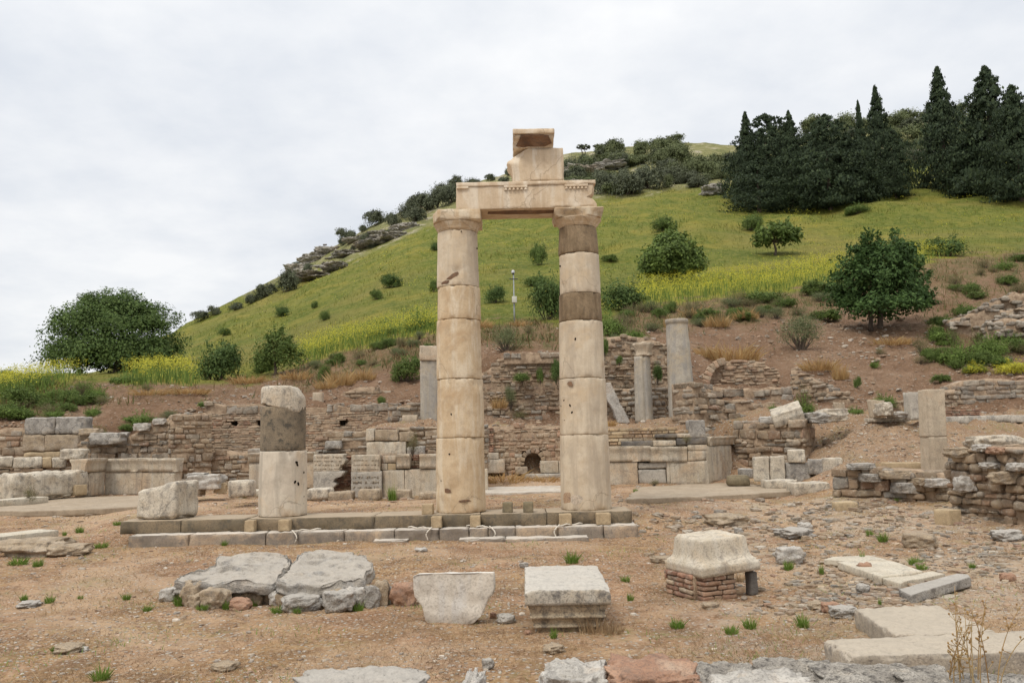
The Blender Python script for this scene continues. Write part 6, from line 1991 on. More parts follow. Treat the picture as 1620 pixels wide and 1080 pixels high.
# white rim stones along the top of the earth bank
V, Q = rough_box(0.86, 0.6, 0.34, .06, .03, .02, 4, 11, chip=.08)
V[:, 1] += np.where(V[:, 2] > .2, .10, 0)
tag(obj('tilted_cap', xf(V, R(-18), (xt(1250, 660, 23.6), 23.7, zt(1250, 664, 23.6)), rx=R(22), ry=R(-16)), Q, M['rough_white']), 'large white moulded cap stone tilted on the lumpy wall', 'stone block')
for i, (px, pyb, w_, h_, mt, lab) in enumerate(((1300, 668, 34, 17, 'grey_rock', 'grey hollowed stone on the bank rim beside a dark shrub'), (1322, 665, 40, 19, 'rough_white', 'flat white boulder on the bank rim'),
                                               (1404, 656, 16, 20, 'rough_white', 'white shard leaning on the fluted stub'), (1431, 659, 30, 10, 'pale_rock', 'pale loaf stone beside the square pillar stump'),
                                               (1585, 712, 74, 24, 'rough_white', 'broad white boulder above the near rubble wall'), (1605, 722, 70, 20, 'dark_rock', 'dark boulder in shade under the broad white one'))):
    Y = 23.3 if i < 4 else 17.0
    k = Y / F
    V, Q = boulder(w_ * k, .7, h_ * k * 1.15, i + 477, 16, .7, .16)
    tag(obj('stone', V + np.array((xt(px, pyb, Y), Y + .25, zt(px, pyb, Y) - .04)), Q, M[mt]), lab, 'stone', 'loose stones on the walls')
for i, (px, pyb, w_, h_, lab) in enumerate(((1389, 659, 25, 29, 'thick fluted column stub on the bank rim'), (1329, 653, 17, 19, 'slim fluted column stub on the bank rim'))):
    Y = 24.0 + i
    k = Y / F
    rr_ = w_ * k / 2
    V, Q = lathe([(rr_, q * h_ * k / 10) for q in range(11)], 72, .004, 4, i)
    a = np.arctan2(V[:, 1], V[:, 0])
    fl = -np.abs(np.sin(a * 9)) * .025
    V[:, 0] += np.cos(a) * fl
    V[:, 1] += np.sin(a) * fl
    V[:, 2] -= np.where(V[:, 2] > h_ * k * .9, (V[:, 0] / rr_ + 1) * .05, 0)
    tag(obj('column_stub', xf(V, .2, (xt(px, pyb, Y), Y, zt(px, pyb, Y) - .02), ry=R(-5)), Q, M['pillar']), lab, 'column stub')
wX = Wall(1390, 23.9, 1720, 24.4)
for i, (a, b, y0, y1, lab) in enumerate(((1380, 1440, 660, 667, 'thin pale kerb stone at the far end of the long white kerb'), (1494, 1534, 658, 670, 'pale kerb stone right after the ribbed pillar'), (1534, 1566, 657, 671, 'pale kerb stone with a dark stain in the long kerb'),
                                        (1566, 1600, 656, 667, 'whitish kerb stone near the end of the long kerb'), (1600, 1720, 655, 667, 'long kerb stone running out of the picture'))):
    blk(wX, a, b, y0, y1, .5, 'dado_grey' if i else 'rough_white', 180 + i, 'kerb_stone', label=lab, r=.02, amp=.01, chip=.04, group='stones of the long white kerb')
wX2 = Wall(1490, 25.0, 1556, 25.2)
rwall('brick_wall', wX2, 1.6, wX2.top([(1490, 647), (1556, 646)], .04, 2), .5, (.05, .07), (.15, .3), 'brick_red', 'low red brick wall between the ribbed pillar and the coursed wall', 150, amp=.012, flat=True)
# coursed stone wall high up at the edge
wY_ = Wall(1512, 28.2, 1720, 28.2)
rwall('rubble_wall', wY_, 1.8, wY_.top([(1512, 606), (1525, 600), (1560, 596), (1620, 598), (1720, 596)], .06, 19), .8, (.14, .24), (.24, .6), 'wall_grey', 'coursed stone wall below green shrubs at the picture edge', 151, amp=.03, holes_=[wY_.hole(1601, 1611, 638, 648)], corem='mortar')
wY2 = Wall(1430, 27.3, 1520, 28.0)
rwall('rubble_wall', wY2, 1.9, wY2.top([(1430, 632), (1450, 630), (1485, 618), (1520, 612)], .08, 20), .5, (.10, .18), (.18, .4), 'wall_tan', 'low rough wall joining the pillar stump and the coursed wall', 152, amp=.04)
# brick dome and stubs on the slope
wZ = Wall(1098, 31.3, 1240, 31.0)
rwall('brick_wall', wZ, 2.4, wZ.top([(1098, 606), (1115, 590), (1140, 572), (1165, 568), (1200, 570), (1225, 582), (1240, 598)], .04, 21), .8, (.07, .10), (.15, .4), 'wall_brick', 'mound of thin red bricks with an arched edge on the slope', 153, amp=.02, off=.05, res=.3)
mb = MB()
cxa, cza, ra = wZ.s_of(1150, 600), wZ.z_of(1150, 610), 0.8
for k in range(9):
    an = math.pi * (0.52 + 0.46 * k / 8)
    V, Q = rough_box(.28, .3, .16, .1, .03, .02, 4, k)
    c_, s_ = math.cos(an), math.sin(an)
    V = np.stack([V[:, 0] * c_ - V[:, 2] * s_, V[:, 1], V[:, 0] * s_ + V[:, 2] * c_], 1)
    mb.add(V + np.array((cxa + ra * c_, -.12, cza + ra * 1.15 * s_)), Q)
V, Q, _ = mb.get()
tag(obj('brick_arch', wZ.w(V), Q, M['wall_brick']), 'quarter arch of tan blocks springing before the red brick mound', 'arch')
wZ2 = Wall(1095, 29.4, 1260, 28.6)
rwall('rubble_wall', wZ2, 1.8, wZ2.top([(1095, 606), (1130, 612), (1180, 612), (1260, 610)], .1, 22), .6, (.12, .2), (.25, .6), 'wall_grey', 'line of grey blocks at the foot of the red brick mound', 154, amp=.05, off=.1)
wZ3 = Wall(1256, 29.4, 1345, 28.0)
rwall('rubble_wall', wZ3, 1.9, wZ3.top([(1256, 586), (1268, 590), (1300, 606), (1345, 630)], .1, 23), .6, (.08, .16), (.2, .5), 'wall_mix', 'sloping dry stone stub right of the red brick mound', 155, amp=.05, off=.08)
wZ4 = Wall(1130, 27.0, 1300, 26.0)
rwall('rubble_wall', wZ4, 1.4, wZ4.top([(1130, 630), (1200, 634), (1260, 642), (1300, 652)], .12, 24), .8, (.09, .18), (.16, .5), 'wall_mix', 'spread of fallen rubble sloping behind the tilted white cap', 156, amp=.06, off=.15)
# stone terraces up the slope at the edge
for i, (a, Ya, b, Yb, pts, lab) in enumerate(((1560, 41.5, 1700, 40.5, [(1560, 478), (1590, 470), (1605, 458), (1620, 462), (1700, 450)], 'upper broken terrace wall on the shrubby slope'), (1500, 39, 1700, 38, [(1500, 502), (1540, 492), (1560, 486), (1590, 490), (1620, 482), (1700, 476)], 'middle broken terrace wall on the shrubby slope'),
                                             (1560, 36.5, 1700, 36, [(1560, 512), (1590, 502), (1700, 498)], 'lowest broken terrace wall on the shrubby slope'))):
    ww = Wall(a, Ya, b, Yb, 500)
    g0 = min(float(H(*(ww.a))), float(H(*(ww.b))))
    rwall('terrace_wall', ww, g0 - .8, ww.top(pts, .15, 25 + i), .8, (.12, .22), (.25, .7), 'wall_grey', lab, 160 + i, amp=.09, off=.3, tail=.5)

# paving
wfl = tag(obj('paving', *rough_box(1, 1, 1, .5, .01, 0, 1), M['pave']), kind='structure')
bpy.data.objects.remove(wfl)


def pave(name, corners, ztop, th, mat, label, seed=0, group=None):
    w = np.array([PZ(a, b, ztop)[:2] for a, b in corners])
    c = w.mean(0)
    V, Q = slab([tuple(q - c) for q in w], th, seed, 0.012, 1.2, 14, 200, 0.006, 0.012, 0.11)
    V = np.stack([V[:, 0], V[:, 2], -V[:, 1]], 1)
    return tag(obj(name, V + np.array((c[0], c[1], ztop)), Q, M[mat]), label, 'paving', group)


pave('paving_platform', [(-90, 808), (40, 808), (120, 806), (180, 803), (236, 800), (262, 782), (150, 785), (20, 788), (-90, 790)], 0.27, 0.13, 'pave', 'worn paving platform with a broken edge before the long rough block', 3)
pave('paving_platform', [(992, 789), (1060, 787), (1170, 782), (1262, 776), (1250, 768), (1130, 763), (1010, 770)], 0.33, 0.12, 'pave', 'worn paving strip before the marble dado past the banded column', 4)
pave('white_paving', [(700, 779), (800, 779), (915, 776), (915, 766), (800, 767), (700, 769)], 0.34, 0.10, 'pave_white', 'bright white paving patch between the tall columns', 5)
def samp(arr, p):
    u = p[:, 0] / np.maximum(p[:, 1], 7.0)
    iu = np.clip(np.rint(np.interp(u, TU, np.arange(len(TU)))), 0, len(TU) - 1).astype(int)
    iy = np.clip(np.rint(np.interp(p[:, 1], TY, np.arange(len(TY)))), 0, len(TY) - 1).astype(int)
    return arr[iu, iy]



# ------------------------------------------------------------------ plants


def leaves(C, N, size, rn, ratio=0.5, droop=0.0):
    """one pointed leaf per centre: C (n,3) centres, N (n,3) rough normals"""
    n = len(C)
    N = N + rn.normal(0, 0.55, (n, 3))
    N /= np.maximum(np.linalg.norm(N, axis=1), 1e-6)[:, None]
    A = np.cross(N, rn.normal(0, 1, (n, 3)))
    A /= np.maximum(np.linalg.norm(A, axis=1), 1e-6)[:, None]
    A[:, 2] -= droop
    B = np.cross(N, A)
    s = size * rn.uniform(0.6, 1.3, n)[:, None]
    V = np.stack([C - A * s, C + B * s * ratio - N * s * 0.12, C + A * s, C - B * s * ratio - N * s * 0.12], 1).reshape(-1, 3)
    return V, np.arange(4 * n).reshape(n, 4)


def crown_pts(lobes, n, seed, shell=0.55, per=26, spread=0.16, low_cut=None):
    """leaf centres gathered in clumps spread over lobes (cx,cy,cz,rx,ry,rz)"""
    rn = np.random.default_rng(seed)
    lb = np.array(lobes, float)
    w = (lb[:, 3] * lb[:, 4] + lb[:, 4] * lb[:, 5] + lb[:, 3] * lb[:, 5])
    w /= w.sum()
    k = max(6, n // per)
    li = rn.choice(len(lb), k, p=w)
    d = rn.normal(0, 1, (k, 3))
    d /= np.linalg.norm(d, axis=1)[:, None]
    d[:, 2] = np.where(d[:, 2] < -0.5, -d[:, 2] * 0.6, d[:, 2])
    r = 1 - shell * rn.random(k) ** 1.8
    r *= 1 + 0.20 * fbm(d * 2.2 + seed * 3.3, 2)
    cc = lb[li, :3] + d * r[:, None] * lb[li, 3:]
    nn = d
    m = rn.poisson(per, k)
    idx = np.repeat(np.arange(k), m)
    rad_ = (lb[li, 3:].mean(1) * spread)[idx]
    C = cc[idx] + np.clip(rn.normal(0, 1, (len(idx), 3)), -1.7, 1.7) * rad_[:, None] * np.array((1, 1, 0.75))
    N = nn[idx] + np.array((0, 0, 0.5))
    if low_cut is not None:
        ok = C[:, 2] > low_cut
        C, N = C[ok], N[ok]
    return C, N, rn, cc


def limbs(base, targets, r0, seed, lean=0.1):
    rn = random.Random(seed)
    mb = MB()
    for t_ in targets:
        b = np.array(base, float)
        t_ = np.array(t_, float)
        s = np.linspace(0, 1, 9)[:, None]
        mid = b + (t_ - b) * np.array((0.35, 0.35, 0.55))
        pts = (1 - s) ** 2 * b + 2 * s * (1 - s) * mid + s * s * t_
        pts += np.array([(rn.uniform(-1, 1), rn.uniform(-1, 1), 0) for _ in s]) * r0 * 0.35 * np.sin(s * 3.1)
        V, Q = tube(pts, r0 * (1 - 0.85 * s[:, 0]), 6)
        mb.add(V, Q)
    return mb


def near_ground(px, py):
    for k in range(0, 60, 3):
        g = G(px, py + k, 26.0)
        if not np.isnan(g[0]):
            return g
    return P(px, py, 150)


# ---- trees
def tree(label, px, pyb, lobes_px, n, leaf, mat, seed, trunk, Y=None, name='broadleaf_tree', group=None, per=26, spread=.16, low=None, ratio=.5, shell=.55, top_spikes=0):
    """lobes_px: (px, py, half width px, half height px); depth follows width"""
    g = G(px, pyb, 26.0) if Y is None else np.array((*P(px, pyb, Y)[:2], H(*P(px, pyb, Y)[:2])))
    k = g[1] / F
    root = empty(name, tuple(g), label, 'tree', group)
    lb = []
    rn = random.Random(seed)
    for (a, b, hw, hh) in lobes_px:
        c_ = P(a, b, g[1]) - g
        lb.append((c_[0], rn.uniform(-.5, .5) * hw * k * 0.9, c_[2], hw * k, hw * k * .9, hh * k))
    C, N, rr, cc = crown_pts(lb, n, seed, shell, per, spread, low)
    if top_spikes:
        # long upright shoots
        Cs, Ns = [], []
        for q in range(top_spikes):
            l_ = lb[rn.randrange(len(lb))]
            an, el = rn.uniform(0, 6.28), rn.uniform(.15, 1.0)
            b0 = np.array((l_[0] + math.cos(an) * l_[3] * .75 * (1.1 - el), l_[1] + math.sin(an) * l_[4] * .75 * (1.1 - el), l_[2] + l_[5] * el * .75))
            dr = np.array((math.cos(an) * (.9 - el * .7), math.sin(an) * (.9 - el * .7), .55 + el * .7))
            L_ = rn.uniform(.4, 1.05) * (l_[5] * .6 + .2)
            t_ = rr.random(60)
            Cs.append(b0 + np.outer(t_ * L_, dr) + rr.normal(0, leaf * .8, (60, 3)))
            Ns.append(np.tile(dr * .3, (60, 1)) + rr.normal(0, .5, (60, 3)))
        C, N = np.vstack([C] + Cs), np.vstack([N] + Ns)
    V, Q = leaves(C, N, leaf, rr, ratio)
    obj('crown', V + g, Q, M[mat], root, smooth=False)
    mb = MB()
    for (bx, tw) in trunk:
        targets = [cc[j] * 0.85 for j in rr.choice(len(cc), min(9, len(cc)), replace=False)]
        ttop = np.array((bx * k * 1.0, 0, lb[0][2] - lb[0][5] * .35))
        s = np.linspace(0, 1, 8)[:, None]
        pts = np.array((bx * k, 0, -.1)) * (1 - s) + ttop * s
        V, Q = tube(pts + np.array((0.06, 0, 0)) * np.sin(s * 4) * k * 30, tw * k / 2 * (1.15 - .5 * s[:, 0]), 8)
        mb.add(V, Q)
        m2 = limbs(ttop * .9, targets, tw * k * .26, seed)
        V, Q, _ = m2.get()
        mb.add(V, Q)
    V, Q, _ = mb.get()
    obj('trunk', V + g, Q, M['bark'], root)
    return root


tree('great domed dark green tree standing alone at the foot of the hill', 185, 592,
     [(182, 532, 92, 52), (182, 500, 72, 40), (128, 522, 50, 44), (238, 524, 50, 46), (112, 556, 40, 32), (256, 558, 36, 32), (185, 485, 50, 24), (150, 505, 40, 30), (218, 502, 46, 30), (182, 568, 104, 30), (125, 572, 50, 24), (242, 573, 48, 24), (182, 560, 70, 36)],
     58000, 0.105, 'leaf_dark', 3, [(0, 12)], Y=60, per=40, spread=.11)
tree('small slender trunked tree beside the round bush', 434, 608, [(435, 560, 34, 28), (420, 572, 24, 18), (455, 568, 24, 22), (436, 540, 20, 18)], 4200, 0.07, 'leaf_mid', 5, [(0, 4.5)], Y=43, per=10, spread=.26, top_spikes=26)
tree('leafy dark fig tree with two short trunks above the bare bank', 1385, 521,
     [(1390, 455, 70, 40), (1350, 450, 40, 42), (1430, 450, 42, 42), (1395, 415, 50, 34), (1345, 480, 36, 24), (1450, 478, 34, 24), (1365, 405, 26, 24), (1425, 415, 24, 26), (1395, 490, 70, 14)],
     16000, 0.095, 'leaf_fig', 7, [(-8, 7), (7, 9)], per=34, spread=.17, top_spikes=110, ratio=.5)
tree('tall bushy green tree standing in the meadow past the banded column', 1062, 447, [(1062, 412, 46, 34), (1040, 425, 30, 24), (1088, 422, 28, 26), (1062, 385, 30, 22)], 14000, 0.15, 'leaf_mid', 9, [(0, 5)], per=20, top_spikes=24)
tree('airy light green sapling below the darkest short cypress', 1226, 404, [(1228, 375, 34, 20), (1245, 372, 20, 16), (1208, 380, 16, 14)], 2600, 0.20, 'leaf_mid', 11, [(0, 4)], per=12, spread=.2, top_spikes=12)
for i, (px, pyb, w_, h_, lab) in enumerate(((922, 245, 24, 15, 'thin dark skyline tree with a split crown just above the bushes'), (946, 240, 16, 10, 'tiny windswept skyline tree next to the split crowned one'))):
    tree(lab, px, pyb, [(px - 4, pyb - h_ * .75, w_ * .28, h_ * .3), (px + 5, pyb - h_ * .8, w_ * .3, h_ * .28)], 500, .30, 'leaf_olive', 13 + i, [(-2, 1.6), (3, 1.4)], Y=222, per=10)

# ---- bushes: a few kinds, each built once
PROTO = {}


def proto(kind, seed, lobes, n, leaf, mat, per=20, spread=.2, stems=8, ratio=.5, shell=.6, spikes=0):
    n, leaf, per = int(n * 1.9), leaf * .72, int(per * 1.2)
    C, N, rn, cc = crown_pts(lobes, n, seed, shell, per, spread, 0.0)
    r_ = random.Random(seed)
    if spikes:
        Cs, Ns = [], []
        for q in range(spikes):
            an, el = r_.uniform(0, 6.28), r_.uniform(.5, 1.3)
            dr = np.array((math.cos(an) * math.cos(el), math.sin(an) * math.cos(el), math.sin(el)))
            t_ = rn.uniform(.5, 1.12, 26)
            Cs.append(np.outer(t_, dr) * np.array((1, 1, 1.1)) + rn.normal(0, leaf * .7, (26, 3)))
            Ns.append(np.tile(dr, (26, 1)))
        C, N = np.vstack([C] + Cs), np.vstack([N] + Ns)
    C[:, 2] = np.maximum(C[:, 2], 0.0)
    V, Q = leaves(C, N, leaf, rn, ratio)
    mb = MB()
    mb.add(V, Q)
    m2 = limbs((0, 0, -.08), [cc[j] * .8 for j in rn.choice(len(cc), stems, replace=False)], .035, seed)
    V, Q, _ = m2.get()
    mb.add(V, Q, 1)
    V, Q, mi = mb.get()
    PROTO.setdefault(kind, []).append(mesh('bush_' + kind, V, Q, [M[mat], M['bark']], mi, smooth=False))


for s in range(3):
    rn_ = random.Random(s + 40)
    lob = [(0, 0, .45, .75, .75, .5)] + [(rn_.uniform(-.5, .5), rn_.uniform(-.5, .5), rn_.uniform(.3, .75), rn_.uniform(.3, .5), rn_.uniform(.3, .5), rn_.uniform(.25, .4)) for _ in range(5)]
    proto('dark', s, lob, 2600, .062, 'leaf_dark', spikes=26)
    proto('mid', s + 10, lob, 2400, .065, 'leaf_mid', spikes=14)
    proto('bright', s + 20, [(0, 0, .3, .85, .85, .38)] + [(rn_.uniform(-.6, .6), rn_.uniform(-.6, .6), .3, .35, .35, .35) for _ in range(5)], 2000, .06, 'leaf_bright', spikes=20)
    proto('olive', s + 30, lob, 2000, .072, 'leaf_olive')
    proto('maquis', s + 40, lob, 2000, .075, 'leaf_maquis')
    proto('dry', s + 50, [(0, 0, .4, .7, .7, .45), (rn_.uniform(-.4, .4), 0, .6, .4, .4, .3)], 900, .05, 'leaf_dry', per=8, spread=.25, stems=26, ratio=.3, spikes=30)
    proto('yellow', s + 60, [(0, 0, .35, .85, .8, .35)], 1500, .06, 'yellow', spikes=10)
    proto('twiggy', s + 70, [(0, 0, .5, .75, .7, .45), (rn_.uniform(-.4, .4), 0, .75, .4, .4, .25)], 2200, .04, 'leaf_maquis', per=10, spread=.22, stems=34, ratio=.3, spikes=30)
_bc = [0]


def bush(px, pyb, w, h, kind, label, group=None, Y=None, cat='bush', name='bush', sink=0.06):
    g = near_ground(px, pyb) if Y is None else P(px, pyb, Y)
    k = g[1] / F
    ms = PROTO[kind]
    o = bpy.data.objects.new(name, ms[_bc[0] % len(ms)])
    _bc[0] += 1
    COL.objects.link(o)
    s = w * k / 2
    sz = h * k / 1.0
    o.scale = (s, s, sz)
    o.location = (g[0], g[1] + (s * .3 if Y is None else 0), g[2] - sink * sz)
    o.rotation_euler = (0, 0, random.uniform(0, 6.28))
    return tag(o, label, cat, group)


BUSHES = [
    (346, 608, 94, 66, 'dark', 'broad round dark bush between the great domed tree and the slender tree', 43),
    (415, 604, 44, 50, 'mid', 'ragged bush tight behind the slender trunked tree', 46),
    (620, 455, 46, 26, 'dark', 'dark bush high on the meadow midway from the crag to the warm column'),
    (595, 474, 24, 18, 'mid', 'small bush just below the high dark meadow bush'),
    (443, 500, 30, 20, 'dark', 'dark round bush on the lower meadow under the crag end'),
    (352, 532, 26, 16, 'mid', 'small bush low on the meadow near the great domed tree'),
    (497, 487, 14, 12, 'mid', 'tiny bush above the middle of the lower meadow'),
    (513, 507, 22, 18, 'mid', 'small bush in the lower meadow above the yellow flower band'),
    (606, 530, 70, 26, 'bright', 'low spreading green thicket just above the yellow band'),
    (660, 522, 56, 34, 'bright', 'taller green thicket touching the warm column above the yellow band'),
    (688, 397, 22, 16, 'dark', 'little dark bush peeping out beside the warm column under its capital'),
    (686, 462, 20, 24, 'mid', 'bush half behind the second drum of the warm column'),
    (852, 420, 36, 36, 'mid', 'upright green bush seen between the columns, the highest there'),
    (846, 453, 52, 20, 'mid', 'low wide bush between the columns, middle one of three rising beyond the camera pole'),
    (866, 506, 74, 74, 'dark', 'large dark bush between the columns right beside the banded column'),
    (783, 480, 46, 30, 'dark', 'dark bush between the warm column and the camera pole'),
    (985, 492, 96, 52, 'dark', 'broad dark bush just past the banded column, edging the meadow'),
    (962, 532, 56, 46, 'bright', 'bright green bush low on the bank against the banded column'),
    (1003, 540, 56, 26, 'bright', 'flat green shrub on the bank behind the small capped column'),
    (1048, 366, 46, 28, 'mid', 'bush directly up the slope from the tall bushy meadow tree'),
    (966, 413, 32, 14, 'mid', 'faint low bush in the meadow past the banded column'),
    (1505, 406, 72, 34, 'dark', 'wide dark bush on the meadow beyond the fig tree'),
    (1192, 367, 46, 32, 'mid', 'green bush at the base of the short dark cypress'),
    (1362, 337, 50, 18, 'mid', 'low green bush before the row of cypresses'),
    (1272, 557, 90, 66, 'twiggy', 'grey green twiggy bush on the bare bank below the fig tree'),
    (800, 556, 60, 44, 'twiggy', 'grey twiggy bush on the bank below the camera pole'),
    (835, 527, 22, 20, 'dry', 'small dry bush on the bank close to the banded column'),
    (1515, 578, 54, 42, 'bright', 'green bush on the shrubby slope, largest above the coursed wall end'),
    (1568, 566, 64, 40, 'bright', 'bright green bush on the shrubby slope above the yellow flowering one'),
    (1612, 592, 70, 26, 'yellow', 'yellow flowering bush right over the coursed wall at the picture edge'),
    (1547, 592, 38, 20, 'yellow', 'smaller yellow flowering bush over the start of the coursed wall'),
    (1540, 466, 36, 24, 'mid', 'dark round bush near the top of the shrubby slope'),
    (1512, 452, 34, 16, 'dry', 'dry brown bush highest on the shrubby slope'),
    (1533, 506, 44, 26, 'mid', 'green bush above the middle of the shrubby slope'),
    (1566, 500, 60, 20, 'bright', 'long low green bush next to the middle terrace wall'),
    (1542, 530, 36, 22, 'mid', 'rounded green bush at the centre of the shrubby slope'),
    (1479, 537, 18, 14, 'dark', 'tiny dark bush alone on the path below the fig tree'),
    (1600, 548, 60, 26, 'bright', 'green bush under the lowest terrace wall at the picture edge'),
    (1510, 548, 46, 26, 'dry', 'reddish brown bush beside the rounded green one'),
    (1462, 560, 36, 30, 'dry', 'reddish green bush at the bare earth margin of the shrubby slope'),
    (1550, 560, 40, 26, 'dry', 'brown bush wedged between two bright green ones'),
    (1600, 450, 40, 18, 'mid', 'bush just above the upper terrace wall'),
    (1590, 428, 40, 20, 'bright', 'pale green bush at the meadow edge over the upper terrace wall'),
    (1560, 425, 36, 18, 'dry', 'dry bush at the meadow edge next to the pale green one'),
    (1395, 560, 24, 16, 'dry', 'brown tuft like bush on bare earth under the fig tree'),
    (1457, 577, 26, 16, 'dry', 'dark dry bush low on the bare earth slope'),
    (1386, 582, 18, 15, 'bright', 'small green bush alone on bare earth'),
    (1490, 605, 36, 14, 'mid', 'flat green bush close to the coursed wall corner'),
    (1358, 614, 16, 18, 'mid', 'small dark green bush above the slim fluted stub'),
    (1403, 646, 42, 26, 'bright', 'leafy green bush behind the thick fluted stub'),
    (1330, 470, 60, 30, 'dark', 'dark bush at the meadow edge before the fig tree'),
    (1290, 468, 50, 26, 'mid', 'green bush along the meadow edge next to the dark one by the fig tree'),
    (1215, 478, 90, 22, 'mid', 'long low bush under the flower band'),
    (1310, 510, 60, 22, 'mid', 'low green bush at the fig tree foot'),
    (216, 672, 56, 22, 'bright', 'bright green grassy shrub over the tumbled rubble'),
    (198, 682, 30, 14, 'mid', 'dull green shrub beside the bright grassy one'),
    (152, 692, 30, 16, 'bright', 'small green shrub behind the inner big grey block'),
    (265, 668, 40, 20, 'twiggy', 'grey green creeper on top of the rubble pier'),
    (320, 645, 18, 13, 'bright', 'little green bush on the brick wall corner'),
    (511, 601, 26, 26, 'mid', 'rounded green bush on the bank past the slender tree'),
    (643, 605, 60, 40, 'mid', 'sprawling green weeds on the bank by the ribbed pilaster'),
    (604, 640, 18, 14, 'mid', 'small grey green bush atop the brick wall end'),
    (30, 642, 70, 34, 'mid', 'green bush at the picture edge under the yellow flowers'),
    (85, 634, 60, 26, 'bright', 'bright green bush on the near bank before the great tree'),
    (22, 664, 60, 28, 'bright', 'pale green bush at the picture edge above the coursed wall'),
    (75, 658, 50, 22, 'dry', 'brownish bush above the outer big grey block'),
    (112, 646, 46, 26, 'mid', 'dark green bush on the near bank above the inner big grey block'),
    (150, 630, 40, 22, 'bright', 'green bush at the crest of the near bank'),
    (160, 640, 34, 16, 'dry', 'reddish bush on the pebbly near bank'),
    (195, 606, 60, 18, 'bright', 'leafy weeds in front of the great domed tree'),
    (230, 618, 30, 14, 'dry', 'small dry bush on the hump under the great tree'),
    (60, 612, 60, 20, 'mid', 'low bush behind the yellow flowers near the great tree'),
    (1278, 716, 40, 32, 'bright', 'green bush in the corner between lumpy wall and earth bank'),
    (1276, 664, 34, 46, 'dry', 'dark dry bush against the tilted white cap'),
    (1224, 662, 20, 12, 'bright', 'little green bush at the low end of the tilted white cap'),
    (1355, 664, 30, 14, 'bright', 'low green bush before the slim fluted stub'),
    (1492, 565, 24, 18, 'mid', 'small green bush between the reddish one and the largest above the wall'),
]
for b in BUSHES:
    bush(*b[:6], group=None, Y=b[6] if len(b) > 6 else None)
# weeds rooted in the wall faces and in the ruin
for (px, py, w, h, kind, Y, lab) in ((808, 645, 24, 38, 'twiggy', 28.4, 'grey green bush growing from the ragged wall between the columns'), (880, 604, 26, 34, 'dark', 28.4, 'dark bush on the ragged wall right by the banded column'),
                                     (826, 604, 34, 16, 'mid', 28.4, 'thin weed growing high on the ragged wall between the columns'), (855, 606, 14, 26, 'mid', 28.4, 'narrow weed hanging near the dark wall bush'),
                                     (822, 668, 40, 22, 'dry', 28.2, 'rusty dry bush on the ledge between the columns'), (957, 562, 16, 30, 'mid', 28.4, 'weed on the high ragged wall beside the banded column'),
                                     (1040, 604, 18, 30, 'dark', 28.0, 'dark weed in the hollow beside the slim capped column'), (980, 577, 12, 14, 'mid', 28.4, 'small weed on the high wall before the slim capped column'),
                                     (653, 717, 26, 34, 'dry', 22.1, 'dead brown shrub clinging to the blocks above the dado'), (1086, 700, 20, 12, 'dry', 22.3, 'dry weed on the yellow bricks'),
                                     (48, 795, 24, 26, 'dry', 21.2, 'round dead shrub before the long rough block'), (1035, 768, 24, 10, 'dry', 22.2, 'dry weed at the dado foot past the banded column')):
    bush(px, py, w, h, kind, lab, Y=Y)

ORD = 'first second third fourth fifth sixth seventh eighth ninth tenth eleventh twelfth thirteenth fourteenth fifteenth sixteenth seventeenth eighteenth nineteenth twentieth'.split()
SKY1 = [(318, 508, 40, 18), (338, 500, 24, 18), (372, 492, 36, 16), (398, 480, 30, 20), (418, 472, 44, 26), (452, 462, 46, 40), (470, 405, 20, 12), (548, 372, 42, 24), (594, 358, 46, 30), (575, 366, 20, 14)]
for i, (px, py, w, h) in enumerate(sorted(SKY1)):
    bush(px, py, w, h, 'olive', f'dark olive shrub on the meadow skyline up to the crag, {ORD[i]} one counting uphill', 'shrubs along the skyline below the crag')
SKY2 = [(622, 358, 34, 26), (640, 345, 40, 26), (655, 352, 46, 30), (668, 335, 54, 34), (690, 330, 50, 40), (700, 312, 44, 26), (650, 330, 30, 20), (716, 322, 40, 40), (722, 302, 40, 26), (748, 288, 42, 15), (776, 287, 22, 14), (797, 289, 24, 12), (805, 278, 16, 16),
        (512, 402, 26, 12), (545, 388, 26, 14), (578, 384, 34, 20), (588, 392, 20, 12), (486, 432, 22, 18), (560, 396, 16, 10), (612, 374, 20, 12)]
for i, (px, py, w, h) in enumerate(sorted(SKY2)):
    bush(px, py, w, h, 'olive', f'grey green crag shrub from the crag to the tall columns, {ORD[i]} one counting uphill', 'shrubs among the crag rocks')
SKY3 = [(905, 275, 34, 34), (932, 268, 44, 28), (905, 300, 30, 24), (960, 256, 40, 16), (985, 262, 44, 20), (1015, 250, 34, 34), (1008, 262, 60, 22), (1045, 262, 44, 30), (1068, 258, 54, 36), (1088, 262, 44, 30),
        (955, 308, 60, 42), (990, 312, 70, 46), (1030, 300, 70, 50), (1070, 290, 60, 34), (1100, 275, 60, 36), (1128, 268, 50, 26), (1148, 282, 60, 34), (1110, 296, 50, 24), (1160, 262, 44, 26), (1176, 292, 40, 30)]
for i, (px, py, w, h) in enumerate(sorted(SKY3)):
    bush(px, py, w, h, 'maquis' if i % 3 else 'olive', f'dense hilltop shrub from the tall columns to the cypresses, {ORD[i]} one counting uphill', 'shrubs on the upper slope beyond the columns')
SKY4 = [(1240, 225, 60, 34), (1300, 212, 70, 34), (1345, 205, 60, 34), (1300, 245, 60, 40), (1425, 205, 60, 36), (1448, 192, 60, 24), (1480, 190, 50, 24), (1460, 222, 60, 34), (1520, 186, 60, 28), (1472, 262, 30, 14), (1545, 200, 44, 26), (1410, 225, 50, 30), (1385, 208, 50, 30)]
for i, (px, py, w, h) in enumerate(sorted(SKY4)):
    bush(px, py, w, h, 'maquis', f'grey hilltop shrub showing behind the cypresses, {ORD[i]} one counting uphill', 'shrubs behind the cypresses')
